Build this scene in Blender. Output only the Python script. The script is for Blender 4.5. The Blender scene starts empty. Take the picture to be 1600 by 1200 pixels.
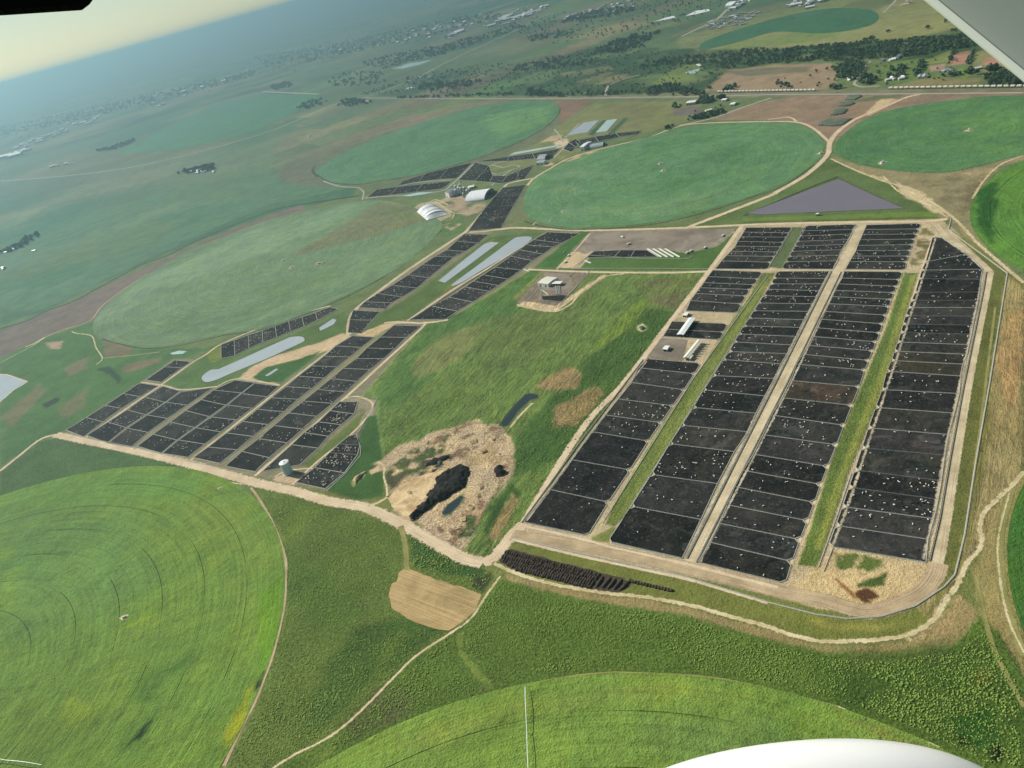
import bpy, bmesh, math, random
import numpy as np
from mathutils import Vector, Matrix
random.seed(7)
rng = np.random.default_rng(11)
R = math.radians
S = bpy.context.scene
COL = S.collection
# ---------------------------------------------------------------- camera
H = 600.0
F_PX, PITCH, ROLL = 1230.0, R(28.45), R(-15.65)
_cp, _sp = math.cos(PITCH), math.sin(PITCH)
_fw = np.array([0, _cp, -_sp]); _r0 = np.array([1.0, 0, 0]); _u0 = np.array([0, _sp, _cp])
_rt = _r0 * math.cos(ROLL) + _u0 * math.sin(ROLL)
_up = -_r0 * math.sin(ROLL) + _u0 * math.cos(ROLL)
cd = bpy.data.cameras.new('camera'); cam = bpy.data.objects.new('camera', cd); COL.objects.link(cam)
cd.sensor_width = 36.0; cd.lens = 36.0 * F_PX / 1600.0
cd.clip_start = 0.05; cd.clip_end = 400000
m = Matrix(((_rt[0], _up[0], -_fw[0], 0), (_rt[1], _up[1], -_fw[1], 0), (_rt[2], _up[2], -_fw[2], H), (0, 0, 0, 1)))
cam.matrix_world = m
S.camera = cam
# ---------------------------------------------------------------- light
SUN_EL = R(36); SUN_AZ = R(140)        # azimuth as a maths angle of the direction the light comes from
w = bpy.data.worlds.new('World'); S.world = w; w.use_nodes = True
wn = w.node_tree.nodes; wl = w.node_tree.links
bg = wn['Background']; sky = wn.new('ShaderNodeTexSky'); sky.sky_type = 'NISHITA'; sky.sun_disc = False
sky.sun_elevation = SUN_EL; sky.sun_rotation = R(90) - SUN_AZ
sky.altitude = 1500; sky.air_density = 1.0; sky.dust_density = 1.6; sky.ozone_density = 1.0
tn = wn.new('ShaderNodeVectorMath'); tn.operation = 'MULTIPLY'; tn.inputs[1].default_value = (0.93, 1.0, 0.86)
hs = wn.new('ShaderNodeHueSaturation'); hs.inputs['Saturation'].default_value = 0.75; hs.inputs['Value'].default_value = 0.7
wl.new(sky.outputs[0], hs.inputs['Color']); wl.new(hs.outputs[0], tn.inputs[0]); wl.new(tn.outputs[0], bg.inputs[0]); bg.inputs[1].default_value = 0.085
sd = bpy.data.lights.new('sun', 'SUN'); sd.energy = 5.0; sd.angle = R(0.6); sd.color = (1, 0.95, 0.86)
sun = bpy.data.objects.new('sun', sd); COL.objects.link(sun)
sv = Vector((math.cos(SUN_EL) * math.cos(SUN_AZ), math.cos(SUN_EL) * math.sin(SUN_AZ), math.sin(SUN_EL)))
sun.rotation_euler = sv.to_track_quat('Z', 'Y').to_euler(); sun.location = (0, 0, 900)
S.view_settings.view_transform = 'Standard'; S.view_settings.look = 'None'
S.view_settings.exposure = 0.35; S.view_settings.gamma = 1.0
S.cycles.volume_bounces = 0; S.cycles.transparent_max_bounces = 12
HAZE_DENSITY = 1.15e-4; HAZE_COL = (0.30, 0.50, 0.58); HAZE_ANI = 0.64
# ---------------------------------------------------------------- ground coordinates
def G(px, py, h=0.0):
    """point of the level ground (height h) seen along a line of sight of the survey camera"""
    d = F_PX * _fw + (px - 800.0) * _rt + (600.0 - py) * _up
    t = (H - h) / -d[2]
    return (d[0] * t, d[1] * t)
def GP(pts, h=0.0): return [G(x, y, h) for x, y in pts]
def s2l(c):
    return tuple(((v / 255.0) / 12.92 if v <= 10 else (((v / 255.0) + 0.055) / 1.055) ** 2.4) for v in c)
# ---------------------------------------------------------------- noise and painting of natural ground colour
def _hash(ix, iy, seed):
    a = (ix.astype(np.int64) * 374761393 + iy.astype(np.int64) * 668265263 + seed * 982451653) & 0xffffffff
    a = ((a ^ (a >> 13)) * 1274126177) & 0xffffffff
    a = (a ^ (a >> 16)) & 0xffff
    return a / 65535.0
def vnoise(x, y, seed=0):
    ix = np.floor(x); iy = np.floor(y); fx = x - ix; fy = y - iy
    fx = fx * fx * (3 - 2 * fx); fy = fy * fy * (3 - 2 * fy)
    a = _hash(ix, iy, seed); b = _hash(ix + 1, iy, seed); c = _hash(ix, iy + 1, seed); d = _hash(ix + 1, iy + 1, seed)
    return (a * (1 - fx) + b * fx) * (1 - fy) + (c * (1 - fx) + d * fx) * fy
def fbm(x, y, seed=0, oct=4):
    t = 0; a = 0.5; s = 0
    for o in range(oct):
        t = t + a * vnoise(x, y, seed + o * 17); s += a; a *= 0.5; x = x * 2.03 + 7.1; y = y * 2.03 - 3.7
    return t / s
def sdist(P, poly):
    x = P[:, 0]; y = P[:, 1]; d2 = np.full(len(P), 1e30); ins = np.zeros(len(P), bool)
    n = len(poly)
    for i in range(n):
        x0, y0 = poly[i]; x1, y1 = poly[(i + 1) % n]
        ex, ey = x1 - x0, y1 - y0; L = ex * ex + ey * ey + 1e-9
        t = np.clip(((x - x0) * ex + (y - y0) * ey) / L, 0, 1)
        d2 = np.minimum(d2, (x - x0 - t * ex) ** 2 + (y - y0 - t * ey) ** 2)
        c = ((y0 > y) != (y1 > y)) & (x < (x1 - x0) * (y - y0) / (y1 - y0 + 1e-12) + x0)
        ins ^= c
    d = np.sqrt(d2); return np.where(ins, d, -d)
def paint(P, base, par, feats):
    col = np.tile(np.array(base), (len(P), 1)); pr = np.tile(np.array(par, float), (len(P), 1))
    for k, f in enumerate(feats):
        poly = np.array(f['p']); fall = f.get('f', 8.0); amp = f.get('a', fall); op = f.get('o', 1.0)
        mg = fall + amp
        lo = poly.min(0) - mg; hi = poly.max(0) + mg
        idx = np.nonzero((P[:, 0] > lo[0]) & (P[:, 0] < hi[0]) & (P[:, 1] > lo[1]) & (P[:, 1] < hi[1]))[0]
        if not len(idx): continue
        Q = P[idx]; sc = f.get('s', max(amp * 2.5, 6.0))
        d = sdist(Q, poly) + (fbm(Q[:, 0] / sc, Q[:, 1] / sc, k * 3 + 5) - 0.5) * 2 * amp
        wgt = np.clip(d / fall * 0.5 + 0.5, 0, 1); wgt = (wgt * wgt * (3 - 2 * wgt) * op)[:, None]
        if 'm' in f:
            n = np.clip((fbm(Q[:, 0] / f['m'], Q[:, 1] / f['m'], k + 99, 5) - f.get('mt', 0.5)) * 6 + 0.5, 0, 1)
            wgt = wgt * n[:, None]
        col[idx] = col[idx] * (1 - wgt) + np.array(s2l(f['c'])) * wgt
        if 'q' in f: pr[idx] = pr[idx] * (1 - wgt) + np.array(f['q']) * wgt
    return col, pr
def ft(pts, c, f=8, a=None, o=1.0, q=None, m=None, mt=0.5, s=None):
    d = dict(p=GP(pts), c=c, f=f, o=o)
    if a is not None: d['a'] = a
    if q is not None: d['q'] = q
    if m: d['m'] = m; d['mt'] = mt
    if s: d['s'] = s
    return d
def ell(cx, cy, rx, ry, ang=0, n=20):
    a = R(ang); return [(cx + rx * math.cos(t) * math.cos(a) - ry * math.sin(t) * math.sin(a),
                         cy + rx * math.cos(t) * math.sin(a) + ry * math.sin(t) * math.cos(a)) for t in [2 * math.pi * i / n for i in range(n)]]
# ---------------------------------------------------------------- mesh helpers
class MB:
    def __init__(s): s.v = []; s.f = []; s.mi = []
    def quad(s, *p, m=0):
        b = len(s.v); s.v += [tuple(q) for q in p]; s.f.append(tuple(range(b, b + len(p)))); s.mi.append(m)
    def box(s, c, size, ang=0.0, m=0):
        hx, hy, hz = size[0] / 2, size[1] / 2, size[2] / 2; ca, sa = math.cos(ang), math.sin(ang); b = len(s.v)
        for dz in (-hz, hz):
            for dx, dy in ((-hx, -hy), (hx, -hy), (hx, hy), (-hx, hy)):
                s.v.append((c[0] + dx * ca - dy * sa, c[1] + dx * sa + dy * ca, c[2] + dz))
        for f in ((0, 3, 2, 1), (4, 5, 6, 7), (0, 1, 5, 4), (1, 2, 6, 5), (2, 3, 7, 6), (3, 0, 4, 7)):
            s.f.append(tuple(b + i for i in f)); s.mi.append(m)
    def bar(s, a, b_, w, h, m=0):
        a = Vector(a); b_ = Vector(b_); d = b_ - a; L = d.length
        if L < 1e-6: return
        d.normalize(); up = Vector((0, 0, 1))
        if abs(d.z) > 0.95: up = Vector((1, 0, 0))
        r = d.cross(up).normalized() * (w / 2); u = r.cross(d).normalized() * (h / 2); k = len(s.v)
        for p in (a, b_):
            for x, y in ((-1, -1), (1, -1), (1, 1), (-1, 1)): s.v.append(tuple(p + r * x + u * y))
        for f in ((0, 1, 2, 3), (7, 6, 5, 4), (0, 4, 5, 1), (1, 5, 6, 2), (2, 6, 7, 3), (3, 7, 4, 0)):
            s.f.append(tuple(k + i for i in f)); s.mi.append(m)
    def cyl(s, c, r, h, n=16, r2=None, m=0, cap=True):
        r2 = r if r2 is None else r2; b = len(s.v)
        for z, rr in ((0, r), (h, r2)):
            for i in range(n):
                t = 2 * math.pi * i / n; s.v.append((c[0] + rr * math.cos(t), c[1] + rr * math.sin(t), c[2] + z))
        for i in range(n):
            j = (i + 1) % n; s.f.append((b + i, b + j, b + n + j, b + n + i)); s.mi.append(m)
        if cap: s.f.append(tuple(b + n + i for i in range(n))); s.mi.append(m)
    def build(s, name, mats, parent=None, loc=None, rz=0.0, smooth=False):
        me = bpy.data.meshes.new(name); me.from_pydata(s.v, [], s.f)
        if not isinstance(mats, (list, tuple)): mats = [mats]
        for q in mats: me.materials.append(q)
        if len(mats) > 1: me.polygons.foreach_set('material_index', s.mi)
        if smooth: me.polygons.foreach_set('use_smooth', [True] * len(me.polygons))
        me.update(); o = bpy.data.objects.new(name, me); COL.objects.link(o)
        if parent: o.parent = parent
        if loc: o.location = loc; o.rotation_euler = (0, 0, rz)
        return o
def tag(o, label=None, cat=None, group=None, kind=None):
    if label: o['label'] = label
    if cat: o['category'] = cat
    if group: o['group'] = group
    if kind: o['kind'] = kind
    return o
def empty(name, loc, rz=0.0, **k):
    o = bpy.data.objects.new(name, None); COL.objects.link(o); o.location = loc; o.rotation_euler = (0, 0, rz)
    return tag(o, **k)
def copy_tree(o, parent=None):
    c = o.copy(); COL.objects.link(c); c.parent = parent
    if parent is not None: c.matrix_parent_inverse = o.matrix_parent_inverse.copy()
    for ch in [x for x in KIDS.get(o.name, [])]: copy_tree(ch, c)
    return c
KIDS = {}
def kid(p, o): KIDS.setdefault(p.name, []).append(o); return o
def densify(pts, step, jit=0.0, closed=True, seed=1):
    rr = random.Random(seed); out = []; n = len(pts)
    for i in range(n if closed else n - 1):
        a = pts[i]; b = pts[(i + 1) % n]; L = math.hypot(b[0] - a[0], b[1] - a[1]); k = max(1, int(L / step))
        k = min(k, 200)
        for j in range(k):
            t = j / k; q = jit if j else 0
            out.append((a[0] + (b[0] - a[0]) * t + rr.uniform(-q, q), a[1] + (b[1] - a[1]) * t + rr.uniform(-q, q)))
    if not closed: out.append(pts[-1])
    return out
def crom(pts, closed=False, k=6):
    n = len(pts); out = []
    for i in range(n if closed else n - 1):
        if closed: p0, p1, p2, p3 = pts[i - 1], pts[i], pts[(i + 1) % n], pts[(i + 2) % n]
        else: p0, p1, p2, p3 = pts[max(i - 1, 0)], pts[i], pts[i + 1], pts[min(i + 2, n - 1)]
        for j in range(k):
            t = j / k; o = []
            for c in (0, 1):
                o.append(0.5 * (2 * p1[c] + (p2[c] - p0[c]) * t + (2 * p0[c] - 5 * p1[c] + 4 * p2[c] - p3[c]) * t * t + (3 * p1[c] - p0[c] - 3 * p2[c] + p3[c]) * t ** 3))
            out.append(tuple(o))
    if not closed: out.append(pts[-1])
    return out
# ---------------------------------------------------------------- materials
class NT:
    def __init__(s, name):
        s.m = bpy.data.materials.new(name); s.m.use_nodes = True; s.t = s.m.node_tree; s.n = s.t.nodes; s.l = s.t.links
        s.b = s.n['Principled BSDF']; s.b.inputs['Specular IOR Level'].default_value = 0.15; s.b.inputs['Roughness'].default_value = 0.9
        s.out = s.n['Material Output']
    def N(s, typ, **kw):
        o = s.n.new('ShaderNode' + typ)
        for k, v in kw.items(): setattr(o, k, v)
        return o
    def L(s, a, b): s.l.new(a, b)
    def pos(s): return s.N('NewGeometry').outputs['Position']
    def noise(s, vec, scale, detail=4.0, rough=0.55, dist=0.0):
        o = s.N('TexNoise'); o.inputs['Scale'].default_value = scale; o.inputs['Detail'].default_value = detail
        o.inputs['Roughness'].default_value = rough; o.inputs['Distortion'].default_value = dist; s.L(vec, o.inputs['Vector']); return o.outputs['Fac']
    def math(s, op, a, b=None, c=None, clamp=False):
        o = s.N('Math', operation=op, use_clamp=clamp)
        for i, v in enumerate((a, b, c)):
            if v is None: continue
            if isinstance(v, (int, float)): o.inputs[i].default_value = v
            else: s.L(v, o.inputs[i])
        return o.outputs[0]
    def rng(s, v, a, b, c, d):
        o = s.N('MapRange'); s.L(v, o.inputs[0])
        for i, x in zip((1, 2, 3, 4), (a, b, c, d)): o.inputs[i].default_value = x
        return o.outputs[0]
    def mix(s, fac, a, b, mode='MIX'):
        o = s.N('Mix', data_type='RGBA', blend_type=mode)
        for sock, v in ((o.inputs[0], fac), (o.inputs[6], a), (o.inputs[7], b)):
            if isinstance(v, (int, float)): sock.default_value = v
            elif isinstance(v, tuple): sock.default_value = tuple(v[:3]) + (1,)
            else: s.L(v, sock)
        return o.outputs[2]
    def scale(s, col, f):
        o = s.N('VectorMath', operation='SCALE'); s.L(col, o.inputs[0])
        if isinstance(f, (int, float)): o.inputs[3].default_value = f
        else: s.L(f, o.inputs[3])
        return o.outputs[0]
    def mapping(s, vec, rot=0.0, sc=(1, 1, 1)):
        r = s.N('Mapping'); r.inputs['Rotation'].default_value = (0, 0, rot); s.L(vec, r.inputs[0]); o = s.N('Mapping'); o.inputs['Scale'].default_value = sc; s.L(r.outputs[0], o.inputs[0]); return o.outputs[0]
    def bump(s, h, dist, strength=1.0):
        o = s.N('Bump'); o.inputs['Distance'].default_value = dist; o.inputs['Strength'].default_value = strength
        s.L(h, o.inputs['Height']); s.L(o.outputs[0], s.b.inputs['Normal'])
    def attr(s, name):
        o = s.N('Attribute'); o.attribute_name = name; return o
    def base(s, c):
        if isinstance(c, tuple): s.b.inputs['Base Color'].default_value = tuple(c[:3]) + (1,)
        else: s.L(c, s.b.inputs['Base Color'])
ROWDIR = R(51.5)
def mat_ground():
    t = NT('natural_ground'); p = t.pos(); c = t.attr('col').outputs['Color']; q = t.N('SeparateColor'); t.L(t.attr('par').outputs['Color'], q.inputs[0])
    cl, stt = q.outputs[0], q.outputs[1]
    n1 = t.noise(p, 0.34, 5, 0.7); n2 = t.noise(p, 0.02, 5, 0.6); n3 = t.noise(p, 0.002, 5, 0.6)
    st = t.noise(t.mapping(p, -ROWDIR, (0.016, 0.22, 1)), 1.0, 5, 0.7, 1.2)
    st2 = t.noise(t.mapping(p, -ROWDIR - 0.2, (0.022, 0.10, 1)), 1.0, 5, 0.7, 2.2)
    f = t.math('ADD', t.rng(n2, 0.3, 0.7, 0.80, 1.2), t.rng(n3, 0.3, 0.7, -0.13, 0.13))
    g = t.math('MULTIPLY', t.math('SUBTRACT', n1, 0.5), t.math('MULTIPLY', cl, 3.2))
    h = t.math('MULTIPLY', t.math('SUBTRACT', t.math('ADD', st, st2), 1.0), t.math('MULTIPLY', stt, 1.5))
    fac = t.math('ADD', t.math('ADD', f, g), h); fac = t.math('MAXIMUM', fac, 0.25)
    n6 = t.noise(p, 0.11, 6, 0.75); fac = t.math('ADD', fac, t.rng(n6, 0.3, 0.7, -0.2, 0.2)); fac = t.math('MAXIMUM', fac, 0.22)
    col = t.scale(c, fac)
    tanf = t.math('MULTIPLY', t.rng(st2, 0.52, 0.72, 0.0, 0.4), stt, clamp=True); col = t.mix(tanf, col, t.mix(1.0, col, (1.6, 1.2, 0.95), 'MULTIPLY'))
    hue = t.noise(p, 0.006, 5, 0.65)
    col = t.mix(t.rng(hue, 0.45, 0.7, 0.0, 0.35), col, t.mix(1.0, col, (1.22, 1.08, 0.82), 'MULTIPLY'))
    col = t.mix(t.rng(t.noise(p, 0.011, 5, 0.65), 0.5, 0.75, 0.0, 0.45), col, t.mix(1.0, col, (0.72, 0.84, 0.70), 'MULTIPLY'))
    t.base(col)
    hh = t.math('ADD', t.math('MULTIPLY', n1, t.math('ADD', t.math('MULTIPLY', cl, 3.0), 0.3)), t.math('MULTIPLY', t.math('ADD', st, st2), t.math('MULTIPLY', stt, 1.2)))
    t.bump(hh, 1.5, 1.0); return t.m
def mat_crop():
    t = NT('crop'); p = t.pos(); c = t.attr('col').outputs['Color']
    oc = t.N('TexCoord').outputs['Object']; sx = t.N('SeparateXYZ'); t.L(oc, sx.inputs[0])
    r = t.math('SQRT', t.math('ADD', t.math('MULTIPLY', sx.outputs[0], sx.outputs[0]), t.math('MULTIPLY', sx.outputs[1], sx.outputs[1])))
    ang = t.math('ARCTAN2', sx.outputs[1], sx.outputs[0])
    cv = t.N('CombineXYZ'); t.L(t.math('MULTIPLY', r, 0.22), cv.inputs[0]); t.L(t.math('MULTIPLY', ang, 2.2), cv.inputs[1])
    ring = t.noise(cv.outputs[0], 1.0, 3, 0.6)
    n1 = t.noise(p, 0.5, 3, 0.65); n2 = t.noise(p, 0.03, 5, 0.6); n3 = t.noise(p, 0.005, 4, 0.6, 0.8)
    tr = t.math('ABSOLUTE', t.math('SUBTRACT', t.math('FRACT', t.math('DIVIDE', r, 54.0)), 0.5))
    pr_ = t.N('SeparateColor'); t.L(t.attr('par').outputs['Color'], pr_.inputs[0]); tr = t.math('MULTIPLY', t.math('MULTIPLY', t.rng(tr, 0.0, 0.016, 1.0, 0.0), pr_.outputs[0]), t.rng(t.noise(p, 0.006, 3), 0.43, 0.52, 0.0, 1.0))
    fac = t.math('ADD', t.rng(n1, 0.3, 0.7, 0.78, 1.22), t.rng(n2, 0.3, 0.7, -0.14, 0.14))
    n4 = t.noise(p, 0.13, 4, 0.65, 0.4); fac = t.math('ADD', fac, t.rng(n4, 0.3, 0.7, -0.13, 0.13)); fac = t.math('ADD', fac, t.rng(n3, 0.3, 0.7, -0.14, 0.14)); fac = t.math('ADD', fac, t.rng(ring, 0.35, 0.65, -0.12, 0.12))
    fac = t.math('MULTIPLY', fac, t.math('SUBTRACT', 1.0, t.math('MULTIPLY', tr, 0.5)))
    yl = t.rng(t.noise(p, 0.012, 6, 0.7, 0.6), 0.47, 0.66, 0.0, 0.42); c = t.mix(yl, c, t.mix(1.0, c, (1.45, 1.18, 0.7), 'MULTIPLY'))
    c = t.mix(t.rng(t.noise(p, 0.008, 6, 0.7, 0.9), 0.52, 0.7, 0.0, 0.5), c, t.mix(1.0, c, (0.62, 0.8, 0.8), 'MULTIPLY'))
    t.base(t.scale(c, fac))
    hh = t.math('ADD', t.math('MULTIPLY', n1, 0.9), t.math('SUBTRACT', t.math('MULTIPLY', ring, 0.6), t.math('MULTIPLY', tr, 0.6)))
    t.bump(t.math('ADD', t.math('ADD', hh, n4), t.math('MULTIPLY', n2, 2.5)), 1.6, 1.0); return t.m
def mat_simple(name, c, rough=0.85, var=0.15, sc=0.3, spec=0.2, bump=0.0, metal=0.0):
    t = NT(name); p = t.pos(); n = t.noise(p, sc, 4, 0.6)
    col = t.N('RGB'); col.outputs[0].default_value = tuple(s2l(c)) + (1,)
    t.base(t.scale(col.outputs[0], t.rng(n, 0.3, 0.7, 1 - var, 1 + var)))
    t.b.inputs['Roughness'].default_value = rough; t.b.inputs['Specular IOR Level'].default_value = spec; t.b.inputs['Metallic'].default_value = metal
    if bump: t.bump(n, bump, 0.7)
    return t.m
def mat_road(name, c, c2, edge=0.55, track=0.0, grass=(96, 112, 62)):
    t = NT(name); p = t.pos(); e = t.attr('e').outputs['Fac']
    n1 = t.noise(p, 0.5, 4, 0.65); n2 = t.noise(p, 0.035, 4, 0.6)
    v = t.attr('vv').outputs['Fac']; cv = t.N('CombineXYZ'); t.L(t.math('MULTIPLY', v, 6.0), cv.inputs[0]); t.L(t.math('MULTIPLY', t.attr('uu').outputs['Fac'], 0.012), cv.inputs[1])
    lanes = t.noise(cv.outputs[0], 1.0, 3, 0.6)
    col = t.mix(t.rng(t.math('ADD', t.math('MULTIPLY', n2, 0.5), t.math('MULTIPLY', lanes, 0.5)), 0.40, 0.60, 0, 1), tuple(s2l(c)), tuple(s2l(c2)))
    col = t.scale(col, t.rng(n1, 0.3, 0.7, 0.85, 1.15)); col = t.scale(col, t.rng(lanes, 0.56, 0.66, 1.0, 0.74))
    if track:
        mid = t.rng(e, 0.10, 0.35, track, 0.0); col = t.mix(t.math('MULTIPLY', mid, t.rng(n2, 0.35, 0.6, 0.3, 1.0)), col, tuple(s2l(grass)))
    t.base(col)
    tr = t.N('BsdfTransparent'); mx = t.N('MixShader'); t.L(tr.outputs[0], mx.inputs[1]); t.L(t.b.outputs[0], mx.inputs[2]); t.L(mx.outputs[0], t.out.inputs[0])
    na = t.noise(p, 0.16, 6, 0.75)
    a = t.math('SUBTRACT', t.math('ADD', t.math('MULTIPLY', t.math('SUBTRACT', na, 0.5), 3.0), 1.0 - edge * 0.35), t.math('MULTIPLY', t.math('MAXIMUM', t.math('SUBTRACT', e, 1 - edge), 0.0), 1.0 / edge))
    t.L(t.rng(a, 0.0, 0.5, 0.0, 1.0), mx.inputs[0]); return t.m
def mat_pen():
    t = NT('manure_mud'); p = t.pos(); oi = t.N('ObjectInfo')
    n = t.noise(p, 0.022, 6, 0.7, 0.8); n2 = t.noise(p, 0.28, 4, 0.7); n3 = t.noise(p, 0.08, 5, 0.7, 1.0)
    c = t.mix(t.rng(n, 0.35, 0.65, 0, 1), (0.006, 0.009, 0.009), (0.031, 0.029, 0.024))
    c = t.mix(1.0, c, oi.outputs['Color'], 'MULTIPLY')
    c = t.mix(t.rng(t.noise(p, 0.035, 6, 0.75, 1.2), 0.52, 0.66, 0.0, 0.75), c, t.mix(1.0, (0.064, 0.062, 0.053), oi.outputs['Color'], 'MULTIPLY'))
    c = t.mix(t.rng(n3, 0.56, 0.68, 0.0, 0.6), c, (0.07, 0.07, 0.06))
    c = t.mix(t.rng(n2, 0.58, 0.70, 0.0, 0.7), c, (0.14, 0.14, 0.12))
    c = t.mix(t.rng(n3, 0.40, 0.30, 0.0, 0.5), c, (0.006, 0.010, 0.014))
    t.base(c); t.b.inputs['Roughness'].default_value = 0.9; t.b.inputs['Specular IOR Level'].default_value = 0.08
    t.bump(n2, 0.6, 0.8); return t.m
def mat_foliage(name, c, var=0.35):
    t = NT(name); p = t.pos(); oi = t.N('ObjectInfo')
    n = t.noise(p, 0.35, 3, 0.7)
    f = t.math('ADD', t.rng(n, 0.3, 0.7, 1 - var, 1 + var), t.rng(oi.outputs['Random'], 0, 1, -0.2, 0.2))
    col = t.N('RGB'); col.outputs[0].default_value = tuple(s2l(c)) + (1,)
    t.base(t.scale(col.outputs[0], f)); t.b.inputs['Roughness'].default_value = 0.8; return t.m
def mat_water(name, c, rough=0.12):
    t = NT(name); p = t.pos(); n = t.noise(p, 0.01, 4, 0.6, 1.0)
    col = t.N('RGB'); col.outputs[0].default_value = tuple(s2l(c)) + (1,)
    t.base(t.scale(col.outputs[0], t.rng(n, 0.3, 0.7, 0.93, 1.07))); t.b.inputs['Roughness'].default_value = rough; t.b.inputs['Specular IOR Level'].default_value = 0.5
    t.bump(t.noise(p, 0.6, 2, 0.5), 0.05, 0.3); return t.m
def mat_dirt(name, c, c2, sc=0.06, bump=0.5, thr=(0.4, 0.6), lines=0):
    t = NT(name); p = t.pos(); n = t.noise(p, sc, 6, 0.68, 0.7)
    if lines: n = t.math('ADD', t.math('MULTIPLY', n, 0.4), t.math('MULTIPLY', t.noise(t.mapping(p, 0.75, (0.01, 0.5, 1)), 1.0, 3, 0.6, 0.4), 0.35)); n = t.math('ADD', n, 0.12)
    n2 = t.noise(p, 0.5, 3, 0.7)
    col = t.mix(t.rng(n, thr[0], thr[1], 0, 1), tuple(s2l(c)), tuple(s2l(c2)))
    t.base(t.scale(col, t.rng(n2, 0.3, 0.7, 0.85, 1.15))); t.bump(n2, bump, 0.8); return t.m
M = dict(
    ground=mat_ground(), crop=mat_crop(), pen=mat_pen(),
    road=mat_road('pale_dirt_road', (222, 203, 172), (196, 174, 142), 0.5),
    track=mat_road('farm_track', (222, 208, 170), (190, 172, 128), 0.6, 0.8),
    sand=mat_road('sandy_track', (225, 210, 172), (200, 180, 135), 0.8, 0.3),
    grey=mat_road('grey_gravel_road', (200, 178, 142), (156, 136, 108), 0.35),
    feed=mat_road('feed_alley_gravel', (216, 200, 166), (176, 160, 128), 0.3),
    far=mat_road('far_road', (180, 175, 160), (160, 155, 140), 0.3),
    stream=mat_road('stream_bank_and_shade', (52, 72, 50), (62, 78, 58), 0.8),  # dark green of banks and rims, also of one painted shadow line
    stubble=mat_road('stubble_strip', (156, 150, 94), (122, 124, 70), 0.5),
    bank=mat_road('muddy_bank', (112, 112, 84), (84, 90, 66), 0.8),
    apron=mat_road('concrete_apron', (206, 194, 168), (140, 130, 110), 0.9),
    conc=mat_simple('concrete', (190, 188, 175), 0.9, 0.12, 0.8),
    rail=mat_simple('galvanised_rail', (176, 180, 176), 0.5, 0.1, 1.0, 0.4),
    white=mat_simple('white_sheet_metal', (236, 238, 236), 0.45, 0.05, 0.2, 0.4),
    cream=mat_simple('cream_paint', (226, 224, 205), 0.5, 0.06, 0.3, 0.3),
    blue=mat_simple('pale_blue_paint', (176, 206, 208), 0.5, 0.06, 0.2, 0.3),
    roofg=mat_simple('grey_roof_sheet', (168, 176, 180), 0.5, 0.12, 0.15, 0.4),
    roofd=mat_simple('dull_roof_sheet', (122, 128, 132), 0.6, 0.15, 0.2, 0.3),
    wall=mat_simple('plaster_wall', (190, 184, 168), 0.9, 0.1, 0.3),
    dark=mat_simple('dark_steel', (58, 60, 62), 0.6, 0.2, 0.6),
    ink=mat_simple('black_rubber', (9, 9, 9), 0.8, 0.1, 3.0, 0.05),
    tarp=mat_simple('white_tarpaulin', (244, 246, 248), 0.6, 0.1, 0.12, 0.3),
    heap=mat_dirt('dark_compost', (58, 52, 44), (84, 74, 62), 0.25, 0.8),
    mound=mat_dirt('black_manure', (28, 28, 24), (62, 62, 52), 0.09, 1.2, (0.45, 0.7)),
    sandy=mat_dirt('bare_sand', (228, 202, 158), (182, 152, 112), 0.05, 1.0),
    dig=mat_dirt('turned_earth', (206, 182, 140), (122, 102, 78), 0.055, 1.2, (0.38, 0.62)),
    hay=mat_dirt('mown_hay', (196, 168, 120), (150, 130, 88), 0.03, 0.4, (0.42, 0.58), 1),
    yard=mat_dirt('yard_earth', (150, 138, 122), (120, 110, 98), 0.012, 0.2),
    cowp=mat_simple('pale_hide', (238, 232, 218), 0.8, 0.08, 0.5), cowb=mat_simple('brown_hide', (86, 52, 36), 0.8, 0.2, 0.5),
    cowk=mat_simple('black_hide', (28, 24, 22), 0.7, 0.2, 0.5),
    wlight=mat_water('pale_pond_water', (176, 184, 188)), wblue=mat_water('green_blue_pond_water', (186, 208, 204)),
    wviolet=mat_water('violet_grey_water', (122, 114, 124), 0.3), wdark=mat_water('dark_water', (42, 56, 58)),
    leaf=mat_foliage('leaf_green', (74, 96, 54)), leafd=mat_foliage('leaf_dark', (66, 90, 58)), leafo=mat_foliage('leaf_olive', (94, 108, 66)),
    shrub=mat_foliage('shrub_green', (124, 146, 68), 0.35),
    wood=mat_foliage('woodland_green', (80, 102, 70), 0.55),
    bark=mat_simple('bark', (84, 70, 56)),
    gelcoat=mat_simple('white_gelcoat', (240, 241, 240), 0.25, 0.01, 2.0, 0.5), wing=mat_simple('painted_wing_skin', (176, 184, 176), 0.5, 0.02, 1.0, 0.3),
    ballast=mat_simple('rail_ballast', (128, 118, 106), 0.95, 0.15, 0.2),
    stack=mat_dirt('stockpile_cover', (110, 120, 100), (90, 98, 84), 0.03, 0.5),
)
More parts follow.
